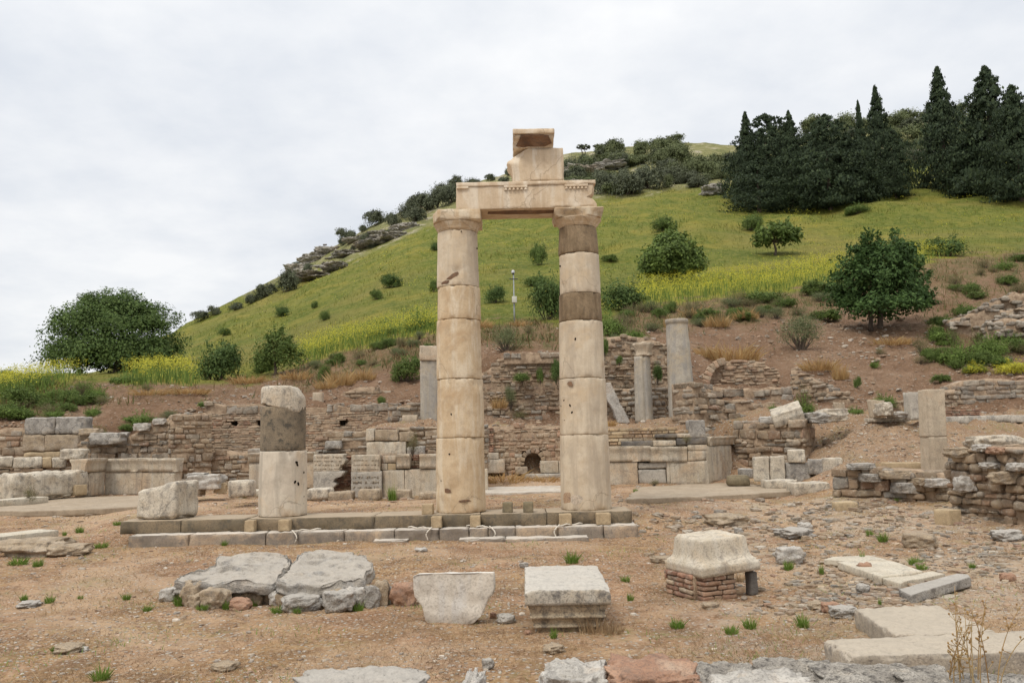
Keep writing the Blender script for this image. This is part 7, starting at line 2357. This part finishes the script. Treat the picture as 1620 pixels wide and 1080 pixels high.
for i, (px, w, h) in enumerate(((-20, 60, 22), (18, 50, 18), (50, 44, 16), (75, 40, 14))):
    bush(px, 604, w, h, 'mid', f'low far bush on the flat horizon, {ORD[i]} from the picture edge towards the great tree', 'bushes on the flat horizon', Y=85)

# the closed cover of shrubs over the upper slope: all alike
r9 = np.random.default_rng(77)
nn_ = 0
while nn_ < 130:
    px, py = r9.uniform(885, 1625), r9.uniform(165, 312)
    lo_ = np.interp(px, [880, 1060, 1180, 1240, 1350, 1625], [250, 232, 228, 232, 206, 184])
    if py < lo_ - 2 or (1085 < px < 1190 and py < 262):
        continue
    g_ = G(px, py, 60)
    if np.isnan(g_[0]) or samp(ridge, g_[None])[0] < .5:
        continue
    bush(px, py, r9.uniform(24, 56), r9.uniform(14, 30), 'maquis' if r9.random() < .65 else 'olive', 'grey green shrub, one of the many alike closing over the upper slope', 'shrub cover of the upper slope')
    nn_ += 1

# low growth too alike to tell apart: rusty and green weeds along the meadow's edge and over the shrubby slope
for (n_, x0_, x1_, f0, f1, kinds, wr, hr, lab, grp, cat_) in (
        (46, 940, 1330, 4, 44, ('dry', 'dry', 'mid', 'twiggy'), (26, 54), (12, 24), 'rusty weed clump, one of many alike along the meadow edge above the grey column shafts', 'weed clumps along the meadow edge', 'weed clump'),
        (34, 1470, 1625, 95, 190, ('dry', 'mid', 'bright', 'mid'), (26, 56), (12, 26), 'low shrub, one of many alike crowding the shrubby slope over the coursed wall', 'low shrubs of the shrubby slope', 'bush'),
        (16, 1440, 1625, 6, 70, ('dry', 'dry', 'mid'), (22, 44), (10, 18), 'low dry weed, one of many alike below the meadow beyond the fig tree', 'dry weeds beyond the fig tree', 'weed clump'),
        (20, 480, 690, 4, 34, ('dry', 'mid', 'twiggy'), (18, 36), (10, 18), 'low weed, one of many alike between the yellow band and the brick wall', 'weeds under the yellow band', 'weed clump'),
        (16, 0, 150, 18, 60, ('mid', 'bright', 'mid', 'dry'), (30, 60), (14, 26), 'leafy weed, one of many alike on the bank under the tall yellow flowers', 'weeds on the near bank', 'weed clump')):
    for q in range(n_):
        px = r9.uniform(x0_, x1_)
        py = float(np.interp(px, [0, 60, 120, 480, 560, 620, 690, 760, 830, 900, 950, 1000, 1100, 1200, 1300, 1350, 1450, 1500, 1620], [606, 606, 606, 574, 552, 540, 528, 514, 506, 512, 518, 490, 476, 470, 452, 440, 420, 408, 400])) + r9.uniform(f0, f1)
        if np.isnan(G(px, py, 26)[0]):
            continue
        bush(px, py, r9.uniform(*wr), r9.uniform(*hr), kinds[q % len(kinds)], lab, grp, cat=cat_, name='weed_clump' if cat_ != 'bush' else 'bush')

# ---- cypresses
CYP = {}
for nm, prof, n in (('broad', [(0, .8), (.12, 1.0), (.3, .95), (.5, .70), (.7, .42), (.86, .2), (1, .01)], 20900), ('spire', [(0, .75), (.15, 1.0), (.35, .9), (.52, .6), (.66, .30), (.8, .17), (.93, .10), (1, .01)], 18050), ('bushy', [(0, .9), (.15, 1.0), (.4, .85), (.65, .52), (.85, .2), (1, .02)], 19000), ('round', [(0, .9), (.15, 1.0), (.45, .95), (.68, .75), (.84, .5), (.94, .28), (1, .06)], 20900), ('shaggy', [(0, .9), (.1, 1.0), (.22, .75), (.3, .9), (.42, .62), (.5, .74), (.62, .45), (.7, .5), (.82, .22), (.88, .22), (1, .02)], 19950)):
    for s in range(2):
        rn = np.random.default_rng(s * 7 + len(nm))
        k = n // 22
        zz = np.minimum(rn.random(k), rn.random(k) ** .8)
        zz = np.where(rn.random(k) < .5, rn.random(k), zz)
        an = rn.random(k) * 6.283
        rad_ = np.interp(zz, [p_[0] for p_ in prof], [p_[1] for p_ in prof])
        rad_ = rad_ * (1 - .65 * rn.random(k) ** 2) * (1 + .75 * fbm(np.c_[np.cos(an) * 1.6, np.sin(an) * 1.6, zz * 7 + s * 9], 3))
        cc = np.stack([np.cos(an) * rad_, np.sin(an) * rad_, zz], 1)
        idx = np.repeat(np.arange(k), 22)
        C = cc[idx] + rn.normal(0, 1, (len(idx), 3)) * np.array((.085, .085, .016)) * np.clip(1.25 - zz[idx], .25, 1)[:, None]
        C[:, 2] = np.clip(C[:, 2], .015, 1.05)
        Nn = np.stack([np.cos(an[idx]), np.sin(an[idx]), np.full(len(idx), .25)], 1)
        V, Q = leaves(C * np.array((1, 1, 4.0)), Nn, .036, rn, .45, droop=-.9)
        V[:, 2] /= 4.0
        CYP.setdefault(nm, []).append(mesh('cypress_crown', V, Q, M['leaf_cyp'], smooth=False))
V, Q = tube([(0, 0, -.02), (0, 0, .3), (.01, 0, .7)], [.07, .05, .02], 7)
cyp_trunk = mesh('cypress_trunk', V, Q, M['bark'])
CYPS = [(1186, 318, 182, 58, 'spire', 'cypress at the meadow end of the row, with a leaning tip'), (1216, 322, 186, 96, 'round', 'thick round topped cypress second from the meadow end of the row'),
        (1256, 326, 181, 62, 'broad', 'pointed cypress third along the row, behind the short dark one'), (1285, 330, 216, 74, 'round', 'low rounded cypress fourth along the row'),
        (1314, 332, 186, 92, 'round', 'dense broad cypress before the first thin spire'), (1346, 332, 214, 90, 'bushy', 'wide low cypress at the foot of the first thin spire'),
        (1368, 318, 165, 40, 'spire', 'cypress ending in the thinner of two close spires'), (1397, 318, 142, 66, 'spire', 'cypress ending in the blunt tall spire'),
        (1418, 314, 206, 46, 'round', 'cypress just past the blunt tall spire'),
        (1499, 312, 112, 88, 'spire', 'cypress with the tallest sharp spire in the row'), (1534, 312, 212, 66, 'round', 'lower cypress between the tallest spire and the big shaggy one'),
        (1576, 316, 112, 112, 'shaggy', 'big shaggy cypress with broad tiers near the picture edge'), (1616, 318, 140, 92, 'shaggy', 'cypress cut by the picture edge'),
        (1202, 347, 246, 84, 'bushy', 'short dark cypress standing before the row'), (1236, 320, 222, 74, 'round', 'cypress tucked between the second and third ones')]
for i, (px, pyb, pyt, w, kd, lab) in enumerate(CYPS):
    if lab is None:
        continue
    g = near_ground(px, pyb)
    Y = g[1] + (6 if i not in (14,) else 0) * (i % 2)
    g = np.array((*P(px, pyb, Y)[:2], 0))
    g[2] = H(g[0], g[1])
    top = P(px, pyt, g[1])[2]
    h = top - g[2]
    root = empty('cypress_tree', tuple(g), lab, 'tree', 'cypresses on the slope')
    root.rotation_euler = (0, 0, random.uniform(0, 6.28))
    root.scale = (w * 1.22 * g[1] / F / 2, w * 1.22 * g[1] / F / 2, h * 1.03)
    for nm, me in (('crown', CYP[kd][i % 2]), ('trunk', cyp_trunk)):
        o = bpy.data.objects.new(nm, me)
        COL.objects.link(o)
        o.parent = root

# ---- crag rocks
CRAG = [(474, 430, 46, 40), (498, 412, 44, 34), (520, 398, 40, 24), (500, 440, 70, 24), (535, 424, 60, 22), (512, 384, 34, 16), (548, 404, 50, 18), (590, 388, 60, 18), (622, 376, 56, 26), (642, 362, 44, 30), (600, 372, 40, 14), (566, 380, 40, 14)]
for i, (px, py, w, h) in enumerate(sorted(CRAG)):
    g = near_ground(px, py)
    k = g[1] / F
    V, Q = boulder(w * k, w * k * .8, h * k * .62, i + 900, 30, .45, .36, 1.7)
    V += (np.stack([pnoise(V * .9 / (w * k) * 9), pnoise(V * .9 / (w * k) * 9 + 50), .6 * pnoise(V / (w * k) * 14 + 90)], 1)) * w * k * .05
    tag(obj('crag_rock', xf(V, random.uniform(0, 6), (g[0], g[1], g[2] - h * k * .30)), Q, M['crag']), f'weathered grey crag outcrop on the skyline shoulder, {ORD[i]} one counting uphill', 'rock outcrop', 'outcrops of the crag')
for i, (px, py, w, h, lab) in enumerate(((925, 276, 60, 12, 'pale outcrop low among hilltop shrubs nearest the columns'), (960, 268, 50, 10, 'pale outcrop between hilltop shrubs below the tiny windswept tree'), (900, 302, 46, 16, 'pale outcrop touching the frieze block edge in view'), (1128, 306, 34, 14, 'white outcrop under the shrubs close to the cypresses'), (1290, 250, 40, 10, 'white outcrop showing between the cypresses'), (1462, 252, 30, 14, 'pale outcrop in the gap before the tallest spire'))):
    g = near_ground(px, py)
    k = g[1] / F
    V, Q = boulder(w * k, w * k * .8, h * k * 1.5, i + 950, 20, .5, .4, 1.5)
    tag(obj('crag_rock', V + np.array((g[0], g[1], g[2] - h * k * .4)), Q, M['crag']), lab, 'rock outcrop')

# ---- camera pole and a post on the crag
g = near_ground(814, 511)
k = g[1] / F
cp = empty('camera_pole', tuple(g), 'slim steel pole carrying a white surveillance camera, seen between the columns', 'camera pole')
hp = P(812, 432, g[1])[2] - g[2]
V, Q = lathe([(.04, -.2), (.04, hp * .5), (.03, hp * .5), (.03, hp)], 12, 0)
obj('pole', V + g, Q, M['steel'], cp)
V, Q = rough_box(.26, .18, .34, .2, .02, 0, 1)
obj('junction_box', V + g + np.array((.02, -.13, hp * .39)), Q, M['boxsteel'], cp)
V, Q = rough_box(.46, .06, .05, .2, .01, 0, 1)
obj('crossbar', V + g + np.array((0, 0, hp * .87)), Q, M['black'], cp)
V, Q = lathe([(.06, 0), (.085, .03), (.09, .09), (.08, .14), (.05, .17), (.015, .18)], 16, 0)
cmb = obj('camera_housing', V + g + np.array((-.02, -.02, hp - .02)), Q, M['plastic'], cp)
V, Q = lathe([(.015, -.07), (.045, -.055), (.065, -.03), (.07, .01)], 16, 0)
sub('lens_dome', V + g + np.array((-.02, -.02, hp - .02)), Q, M['black'], cmb)
g = near_ground(514, 386)
V, Q = tube([g + np.array((0, 0, -.3)), g + np.array((0, 0, 18 * g[1] / F * .8))], .06, 6)
mb = MB()
mb.add(V, Q)
V, Q = rough_box(.9, .15, .3, .3, .03, 0, 1)
mb.add(V + g + np.array((0, 0, 18 * g[1] / F * .75)), Q)
V, Q, _ = mb.get()
tag(obj('marker_post', V, Q, M['bark']), 'thin dark marker post standing on the crag skyline', 'post')

# ---- grass tufts
TUFT = {}


def tuft_mesh(kind, mat, n, hgt, spread, seed, lean=.6, wid=.045):
    rn = np.random.default_rng(seed)
    an = rn.random(n) * 6.283
    r_ = spread * np.sqrt(rn.random(n))
    b = np.stack([np.cos(an) * r_, np.sin(an) * r_, np.zeros(n)], 1)
    ln = rn.random(n) * lean
    dr = np.stack([np.cos(an + rn.normal(0, .6, n)) * ln, np.sin(an + rn.normal(0, .6, n)) * ln, np.ones(n)], 1)
    h = hgt * (rn.uniform(.3, 1.15, n) * (1 - .5 * (r_ / spread) ** 2) * np.where(rn.random(n) < .12, 1.25, .9))[:, None]
    sd = np.stack([-np.sin(an * 3.1), np.cos(an * 3.1), np.zeros(n)], 1) * wid * rn.uniform(.6, 1.2, n)[:, None]
    m_ = b + dr * h * .55
    t_ = b + dr * h * np.array((1.25, 1.25, .95))
    V = np.stack([b - sd, b + sd, m_ + sd * .8, t_, m_ - sd * .8], 1).reshape(-1, 3)
    V[:, 2] -= .02
    TUFT.setdefault(kind, []).append(mesh('tuft_' + kind, V, np.arange(5 * n).reshape(n, 5), M[mat], smooth=False))


for s in range(3):
    tuft_mesh('green', 'grass', 190, 1.05, .62, s, .85, .032)
    tuft_mesh('straw', 'straw', 520, .85, 1.0, s + 10, 1.1, .018)
    tuft_mesh('dull', 'straw_dull', 150, 1.0, .9, s + 20, .8, .03)
_tc = [0]


def tuft(px, pyb, w, h, kind, label, group, Y=None, cat='grass tuft', name='grass_tuft', dz=0.0):
    g = G(px, pyb) if Y is None else P(px, pyb, Y)
    k = g[1] / F
    ms = TUFT[kind]
    o = bpy.data.objects.new(name, ms[_tc[0] % len(ms)])
    _tc[0] += 1
    COL.objects.link(o)
    s = w * k / 2 * .95
    o.scale = (s, s, h * k * 1.15)
    o.location = (g[0], g[1], g[2] + dz)
    o.rotation_euler = (0, 0, random.uniform(0, 6.28))
    return tag(o, label, cat, group)


TG = 'green grass tufts on the open ground'
for (px, py, w, h, lab) in ((160, 1074, 40, 22, 'thick green grass tuft lowest on the pebbly ground near the picture edge'), (88, 1029, 22, 9, 'green grass tuft growing from the thin brown slate'), (38, 948, 16, 10, 'green grass tuft nearest the picture edge on open soil'),
                            (78, 952, 20, 13, 'green grass tuft with a pale stone at its foot'), (127, 947, 13, 6, 'small flat grass tuft on open soil short of the slab bed'), (200, 949, 18, 11, 'green grass tuft on open soil closest to the slab bed'),
                            (60, 896, 22, 14, 'leafy green grass tuft beyond the brown ledge stones'), (28, 893, 44, 12, 'greyish wide grass tuft by the brown ledge stones'), (126, 842, 18, 11, 'green grass tuft between the white slab and the steps'),
                            (102, 847, 9, 8, 'small grass tuft touching the end of the white slab'), (355, 863, 13, 9, 'green grass tuft right in front of the lower step'), (369, 887, 15, 9, 'green grass tuft behind the layered slabs'),
                            (231, 844, 16, 9, 'grass tuft at the start of the lower step'), (252, 843, 12, 7, 'small grass tuft next along the lower step start'), (186, 830, 20, 7, 'faint grass tuft just off the steps end'), (160, 866, 30, 10, 'low olive grass tuft on soil before the steps end'),
                            (233, 966, 20, 9, 'grass tuft at the outer end of the slab bed'), (285, 957, 30, 18, 'bushy grass tuft under the thin end of the slab'), (320, 965, 26, 9, 'yellowish grass tuft before the blocky tan stone'),
                            (357, 963, 14, 14, 'narrow grass tuft by the reddish flat stone of the slab bed'), (402, 958, 20, 14, 'dark grass tuft under the gap of the slabs'), (440, 968, 32, 11, 'wide grass tuft before the long dark grey stone'),
                            (470, 969, 18, 9, 'grass tuft at the foot of the long dark grey stone'), (528, 967, 18, 17, 'grass tuft climbing the bulky blue grey stone'), (566, 966, 24, 15, 'grass tuft at the pale grey stone of the slab bed'),
                            (905, 889, 32, 19, 'lush green grass tuft behind the moulded base'), (990, 919, 20, 10, 'green grass tuft behind and past the moulded base'), (997, 949, 15, 13, 'upright grass tuft beside the moulded base'),
                            (1072, 993, 34, 15, 'bright grass tuft in front of the brick pier'), (1157, 1003, 30, 14, 'grass tuft with a brown stone behind, near the upper tan block'), (1187, 994, 28, 20, 'taller of two neighbouring grass tufts near the upper tan block'),
                            (1270, 992, 30, 22, 'thick grass tuft closest to the upper tan block'), (1248, 900, 22, 16, 'grass tuft before the whitish boulder'), (1376, 848, 15, 13, 'grass tuft on gravel, smaller of a pair'),
                            (1397, 856, 22, 16, 'grass tuft on gravel, bigger of a pair'), (1448, 893, 30, 13, 'flat grass tuft at the cream slabs far edge'), (1458, 901, 24, 10, 'low grass tuft touching the largest cream slab'),
                            (1538, 898, 13, 10, 'small grass tuft on the reddish rubble'), (976, 1053, 22, 9, 'leafy grass tuft behind the cratered pale rock'), (876, 1009, 16, 16, 'grass tuft at the foot of the moulded base'),
                            (1420, 792, 12, 6, 'tiny grass tuft by the low rubble wall'), (1365, 890, 10, 22, 'dark weed tuft at the cream slab edge'), (1300, 908, 10, 18, 'thin weed tuft in rubble before the cream slabs'), (1392, 960, 8, 14, 'thin weed tuft in rubble above the upper tan block')):
    tuft(px, py, w, h, 'green', lab, TG)
tuft(577, 930, 24, 14, 'green', 'bright grass tuft growing at the broken end of the rusty patched slab', TG, dz=.06)
tuft(1225, 1003, 1, 1, 'green', 'x', None) if False else None
tuft(383, 787, 24, 13, 'green', 'grass tuft before the small pitted marble block', TG)
tuft(621, 793, 20, 26, 'green', 'tall grass tuft between the low stones under the carved slab', TG, Y=20.4)
tuft(420, 786, 14, 8, 'green', 'small grass tuft peeping beside the broken column', TG)
tuft(1005, 742 + 36, 10, 6, 'green', 'tiny grass tuft at the start of the paving strip', TG)
TS = 'clumps of dry straw'
for (px, py, w, h, lab) in ((540, 610, 44, 34, 'orange dry grass clump on the bank above the brick wall end'), (576, 602, 36, 24, 'orange dry grass clump next to the slanted old masonry'), (516, 614, 34, 20, 'pale dry grass clump near the small upright slab'),
                            (1160, 570, 84, 34, 'wide yellow dry grass patch over the red brick mound'), (1120, 566, 40, 26, 'orange dry grass clump beside the tall grey shaft'), (1295, 586, 60, 26, 'orange dry grass clump under the twiggy bank bush'),
                            (1135, 518, 40, 28, 'orange dry grass at the meadow edge past the tall grey shaft'), (1180, 505, 40, 20, 'brown dry grass at the meadow edge, middle of the bank top'), (1100, 500, 50, 18, 'dry grass strip at the meadow edge above the tall shaft'),
                            (1410, 545, 60, 18, 'pale dry grass under the fig tree'), (1440, 655, 20, 24, 'orange dry grass beside the pillar stump'), (1330, 600, 24, 34, 'orange dry grass next to the slim fluted stub'),
                            (760, 520, 40, 20, 'dry grass on the bank beside the camera pole'), (820, 517, 40, 14, 'dry grass on the bank between the camera pole and the dark bush'), (1065, 520, 30, 26, 'dry grass right behind the tall grey shaft'),
                            (395, 607, 60, 18, 'dry grass before the round dark bush'), (470, 600, 50, 20, 'dry grass around the slender tree foot'), (240, 625, 60, 14, 'dry grass on the hump under the great tree'), (300, 622, 60, 14, 'dry grass between the hump and the round bush')):
    tuft(px, py, w, h, 'straw', lab, TS, cat='dry grass', name='dry_grass_clump')
tuft(800, 763, 90, 18, 'straw', 'wide band of dry yellow grass before the arched opening', TS, cat='dry grass', name='dry_grass_clump', Y=24.4)
tuft(865, 763, 50, 14, 'straw', 'short dry grass beside the banded column before the arched wall', TS, cat='dry grass', name='dry_grass_clump', Y=24.4)
tuft(790, 645, 24, 24, 'straw', 'orange dry grass on the ledge between the columns', TS, cat='dry grass', name='dry_grass_clump', Y=28.2)
tuft(960, 674, 30, 14, 'straw', 'dry grass along the terrace rim past the banded column', TS, cat='dry grass', name='dry_grass_clump', Y=23.4)
tuft(940, 1000, 50, 34, 'dull', 'rusty dead weeds beside the moulded base', 'dead weeds', cat='dry grass', name='dry_grass_clump')
tuft(970, 1000, 34, 18, 'dull', 'lower dead weeds spreading from the moulded base', 'dead weeds', cat='dry grass', name='dry_grass_clump')
tuft(1170, 920, 20, 14, 'dull', 'dead grass in the hollow under the pedestal stone', 'dead weeds', cat='dry grass', name='dry_grass_clump')

# ---- tall dead weed by the big tan blocks
rn = random.Random(12)
mb = MB()
wb = P(1545, 1066, 4.45)
zb = float(H(wb[0], wb[1]))
for k in range(15):
    an, L_ = rn.uniform(0, 6.28), rn.uniform(.18, .62) * (1 if k > 9 else .9)
    lx, ly = rn.uniform(-.05, .30) if k % 2 else rn.uniform(-.12, .10), rn.uniform(-.12, .12)
    s = np.linspace(0, 1, 12)[:, None]
    b0 = np.array((wb[0] + rn.uniform(-.14, .14), wb[1] + rn.uniform(-.08, .08), zb + .15))
    pts = b0 + s * np.array((0, 0, L_)) + (s ** 2) * np.array((lx, ly, -.05)) + np.sin(s * 7 + k) * .006
    V, Q = tube(pts, .0032 * (1.2 - .8 * s[:, 0]), 4)
    mb.add(V, Q)
    for j in range(7):
        t_ = rn.uniform(.3, 1)
        p0 = pts[min(11, int(t_ * 11))]
        d = np.array((rn.uniform(-1, 1), rn.uniform(-1, 1), rn.uniform(.1, .9))) * rn.uniform(.02, .07)
        V, Q = tube([p0, p0 + d * .6, p0 + d], .0018, 4)
        mb.add(V, Q)
        V, Q = rough_box(.008, .008, .010, .01, .002, 0, 1)
        mb.add(V + p0 + d, Q)
V, Q, _ = mb.get()
tag(obj('dead_weed', V, Q, M['straw']), 'tall dead weed with arching brown stalks before the lower tan block', 'dead weed')

# ------------------------------------------------------------------ what nobody could count


def field(n, x0, x1, y0, y1, seed, ymin=0.0, ypow=1.0):
    rn = np.random.default_rng(seed)
    p = hit(x0 + (x1 - x0) * rn.random(n), y0 + (y1 - y0) * rn.random(n) ** ypow, ymin)
    p = p[~np.isnan(p[:, 0])]
    return p + np.c_[rn.normal(0, .02, (len(p), 2)) * p[:, 1:2] * .1, np.zeros(len(p))], rn


def blades(p, h, w, rn, lean=.5):
    n = len(p)
    an = rn.random(n) * 6.283
    sd = np.stack([np.cos(an), np.sin(an), np.zeros(n)], 1) * (w / 2)[:, None]
    # blades face the open side as often as not; tips lean anywhere
    tip = p + np.stack([rn.normal(0, lean, n) * h, rn.normal(0, lean, n) * h, h], 1)
    base = p - np.array((0, 0, .02))
    V = np.stack([base - sd, base + sd, tip], 1).reshape(-1, 3)
    return V, np.arange(3 * n).reshape(n, 3)


# meadow
p, rn = field(62000, -10, 1630, 240, 640, 1, 30)
mw = samp(meadow, p) * (1 - samp(ridge, p) * .6)
p = p[rn.random(len(p)) < mw]
p[:, 2] = H(p[:, 0], p[:, 1])
cl_ = np.clip(.6 + 1.3 * fbm(np.c_[p[:, :2] * .16, np.zeros(len(p))], 3), .2, 1.5)
V, Q = blades(p, rn.uniform(.18, .42, len(p)) * cl_ * np.clip(p[:, 1] / 75, .8, 1.3), rn.uniform(.03, .06, len(p)) * p[:, 1] / 60, rn, .35)
tag(obj('meadow_grass', V, Q, M['meadow'], loc=(0, 0, 0), smooth=False), 'yellow green meadow grass over the whole hillside', 'grass', kind='stuff')
# flowers: the bright band along the meadow's foot and loose umbels up the slope
p, rn = field(110000, -10, 1630, 395, 640, 2, 30)
p = p[rn.random(len(p)) < samp(mustard, p) * .9]
p[:, 2] = H(p[:, 0], p[:, 1])
p2, rn2 = field(36000, 300, 1630, 290, 560, 3, 30)
pt = fbm(np.c_[p2[:, :2] * .10, np.zeros(len(p2)) + 3], 3) + .6 * fbm(np.c_[p2[:, :2] * .5, np.zeros(len(p2)) + 8], 2)
p2 = p2[(rn2.random(len(p2)) < samp(meadow, p2) * (1 - samp(ridge, p2))) & (pt > .28)]
p2[:, 2] = H(p2[:, 0], p2[:, 1])
sV, sQ = blades(p, rn.uniform(.6, 1.05, len(p)), np.full(len(p), .035), rn, .15)
tip = sV.reshape(-1, 3, 3)[:, 2]
fC = np.concatenate([tip + rn.normal(0, .10, tip.shape) for _ in range(6)] + [p2 + np.c_[rn2.normal(0, .2, (len(p2), 2)), rn2.uniform(.4, .9, len(p2))]])
fV, fQ = leaves(fC, np.tile((0, -.5, 1.0), (len(fC), 1)), .034, rn, .7)
sz = np.clip(fC[:, 1] / 50, .9, 2.6)
fV = (fV.reshape(-1, 4, 3) - fC[:, None]) * sz[:, None, None] + fC[:, None]
mb = MB()
mb.add(fV.reshape(-1, 3), fQ, 0)
V, Q, mi = mb.get()
tag(obj('wild_flowers', V, Q, M['yellow'], loc=(0, 0, 0), smooth=False), 'yellow wild flowers in a band along the foot of the meadow', 'flowers', kind='stuff')
tag(obj('flower_stalks_grass', sV, sQ, M['leaf_bright'], loc=(0, 0, 0), smooth=False), 'green stalks under the yellow flower band', 'grass', kind='stuff')
# weeds and dead grass on the bank
p, rn = field(130000, -10, 1630, 395, 690, 4, 27)
p = p[rn.random(len(p)) < samp(weedy, p) * np.clip(.5 + 1.4 * fbm(np.c_[p[:, :2] * .5, np.zeros(len(p)) + 5], 3), .05, 1)]
p[:, 2] = H(p[:, 0], p[:, 1])
V, Q = blades(p, rn.uniform(.12, .5, len(p)), rn.uniform(.02, .05, len(p)), rn, .5)
tag(obj('bank_grass', V, Q, M['weed'], loc=(0, 0, 0), smooth=False), 'mixed green and brown weeds along the top of the bank', 'weeds', kind='stuff')
# dry stalks and litter on the open ground
p, rn = field(60000, -10, 1630, 790, 1085, 5)
pt = fbm(np.c_[p[:, :2] * .8, np.zeros(len(p)) + 2], 3)
p = p[pt + rn.normal(0, .15, len(p)) > .12]
p[:, 2] = H(p[:, 0], p[:, 1])
V, Q = blades(p, rn.uniform(.012, .06, len(p)), rn.uniform(.004, .010, len(p)) * np.clip(p[:, 1] / 7, .8, 2), rn, 1.6)
tag(obj('dry_grass', V, Q, M['straw_dull'], loc=(0, 0, 0), smooth=False), 'short dry grass scattered over the open ground', 'dry grass', kind='stuff')
p, rn = field(16000, -10, 1630, 800, 1085, 6)
pt = fbm(np.c_[p[:, :2] * .7, np.zeros(len(p)) + 12], 3)
p = p[pt + rn.normal(0, .12, len(p)) > .33]
p[:, 2] = H(p[:, 0], p[:, 1])
V, Q = blades(p, rn.uniform(.015, .06, len(p)), rn.uniform(.004, .010, len(p)) * np.clip(p[:, 1] / 7, .8, 2), rn, 1.0)
tag(obj('sparse_grass', V, Q, M['grass'], loc=(0, 0, 0), smooth=False), 'sparse short green grass in patches on the open ground', 'grass', kind='stuff')

p, rn = field(50000, -10, 1630, 795, 1085, 15)
pt = fbm(np.c_[p[:, :2] * .9, np.zeros(len(p)) + 22], 3)
p = p[pt + rn.normal(0, .10, len(p)) > .16]
p[:, 2] = H(p[:, 0], p[:, 1])
V, Q = blades(p, rn.uniform(.008, .03, len(p)), rn.uniform(.006, .012, len(p)) * np.clip(p[:, 1] / 7, .8, 2), rn, 2.2)
tag(obj('dead_grass', V, Q, M['litter'], loc=(0, 0, 0), smooth=False), 'brown trampled dead grass in patches on the open ground', 'dead grass', kind='stuff')

# loose gravel
SV = []
for s in range(10):
    a_, b_ = boulder(1, random.uniform(.6, 1), random.uniform(.35, .6), s + 700, 3, .45, .35, 1.3)
    SV.append(a_ - np.array((0, 0, a_[:, 2].max() * .35)))
SQ = b_


def stones(name, p, size, rn, mat, label):
    n = len(p)
    vs = np.stack(SV)[rn.integers(0, 10, n)]
    an = rn.random(n) * 6.283
    c_, s_ = np.cos(an)[:, None], np.sin(an)[:, None]
    st = rn.uniform(.7, 1.4, (n, 1))
    x, y = vs[:, :, 0] * st, vs[:, :, 1]
    V = np.stack([x * c_ - y * s_, x * s_ + y * c_, vs[:, :, 2]], 2) * size[:, None, None] + p[:, None]
    k = vs.shape[1]
    Q = (SQ[None] + (np.arange(n) * k)[:, None, None]).reshape(-1, 4)
    return tag(obj(name, V.reshape(-1, 3), Q, M[mat], loc=(0, 0, 0), smooth=False), label, 'gravel', kind='stuff')


p, rn = field(26000, -10, 1630, 788, 1090, 7)
dens = np.clip(.28 + .9 * fbm(np.c_[p[:, :2] * .45, np.zeros(len(p)) + 7], 3) + .45 * samp(gravelly, p), .08, 1)
p = p[rn.random(len(p)) < dens]
p[:, 2] = H(p[:, 0], p[:, 1])
size = np.clip(rn.lognormal(math.log(2.4), .55, len(p)), 1.2, 10) * p[:, 1] / F * np.where(samp(gravelly, p) > .3, 1.1, 1)
stones('gravel', p, size, rn, 'gravel', 'pale gravel and small stones strewn over the open ground')
# rubble field between the pedestal stone, the cream slabs and the near wall
pts_ = []
for (cx_, cy_, sx_, sy_, n_) in ((1340, 925, 60, 26, 330), (1290, 958, 60, 16, 160), (1400, 950, 50, 10, 90), (1250, 845, 110, 18, 200), (1560, 885, 70, 16, 260), (1450, 820, 120, 14, 160), (1100, 830, 60, 8, 60), (1330, 800, 60, 8, 60)):
    r2 = np.random.default_rng(int(cx_))
    pts_.append(np.c_[r2.normal(cx_, sx_, n_), r2.normal(cy_, sy_, n_)])
q_ = np.concatenate(pts_)
q_ = q_[(q_[:, 1] > 792) & (q_[:, 0] < 1640)]
p = hit(q_[:, 0], q_[:, 1])
p = p[~np.isnan(p[:, 0])]
rn = np.random.default_rng(8)
stones('rubble', p, rn.uniform(4, 17, len(p)) ** 1.0 * p[:, 1] / F * .9, rn, 'wall_mix', 'broken brick and stone rubble around the cream slabs')
# chips on the banks and terraces
p, rn = field(34000, -10, 1630, 505, 800, 9, 15.9)
pt = np.clip(.45 + 1.0 * fbm(np.c_[p[:, :2] * .35, np.zeros(len(p)) + 9], 3), .06, 1)
p = p[(rn.random(len(p)) < pt) & (samp(meadow, p) < .3) & (samp(weedy, p) < .6)]
p[:, 2] = H(p[:, 0], p[:, 1])
stones('scree', p, np.clip(rn.lognormal(math.log(2.3), .55, len(p)), 1.1, 9) * p[:, 1] / F, rn, 'gravel', 'pale stone chips over the bare earth banks')['category'] = 'stone chips'
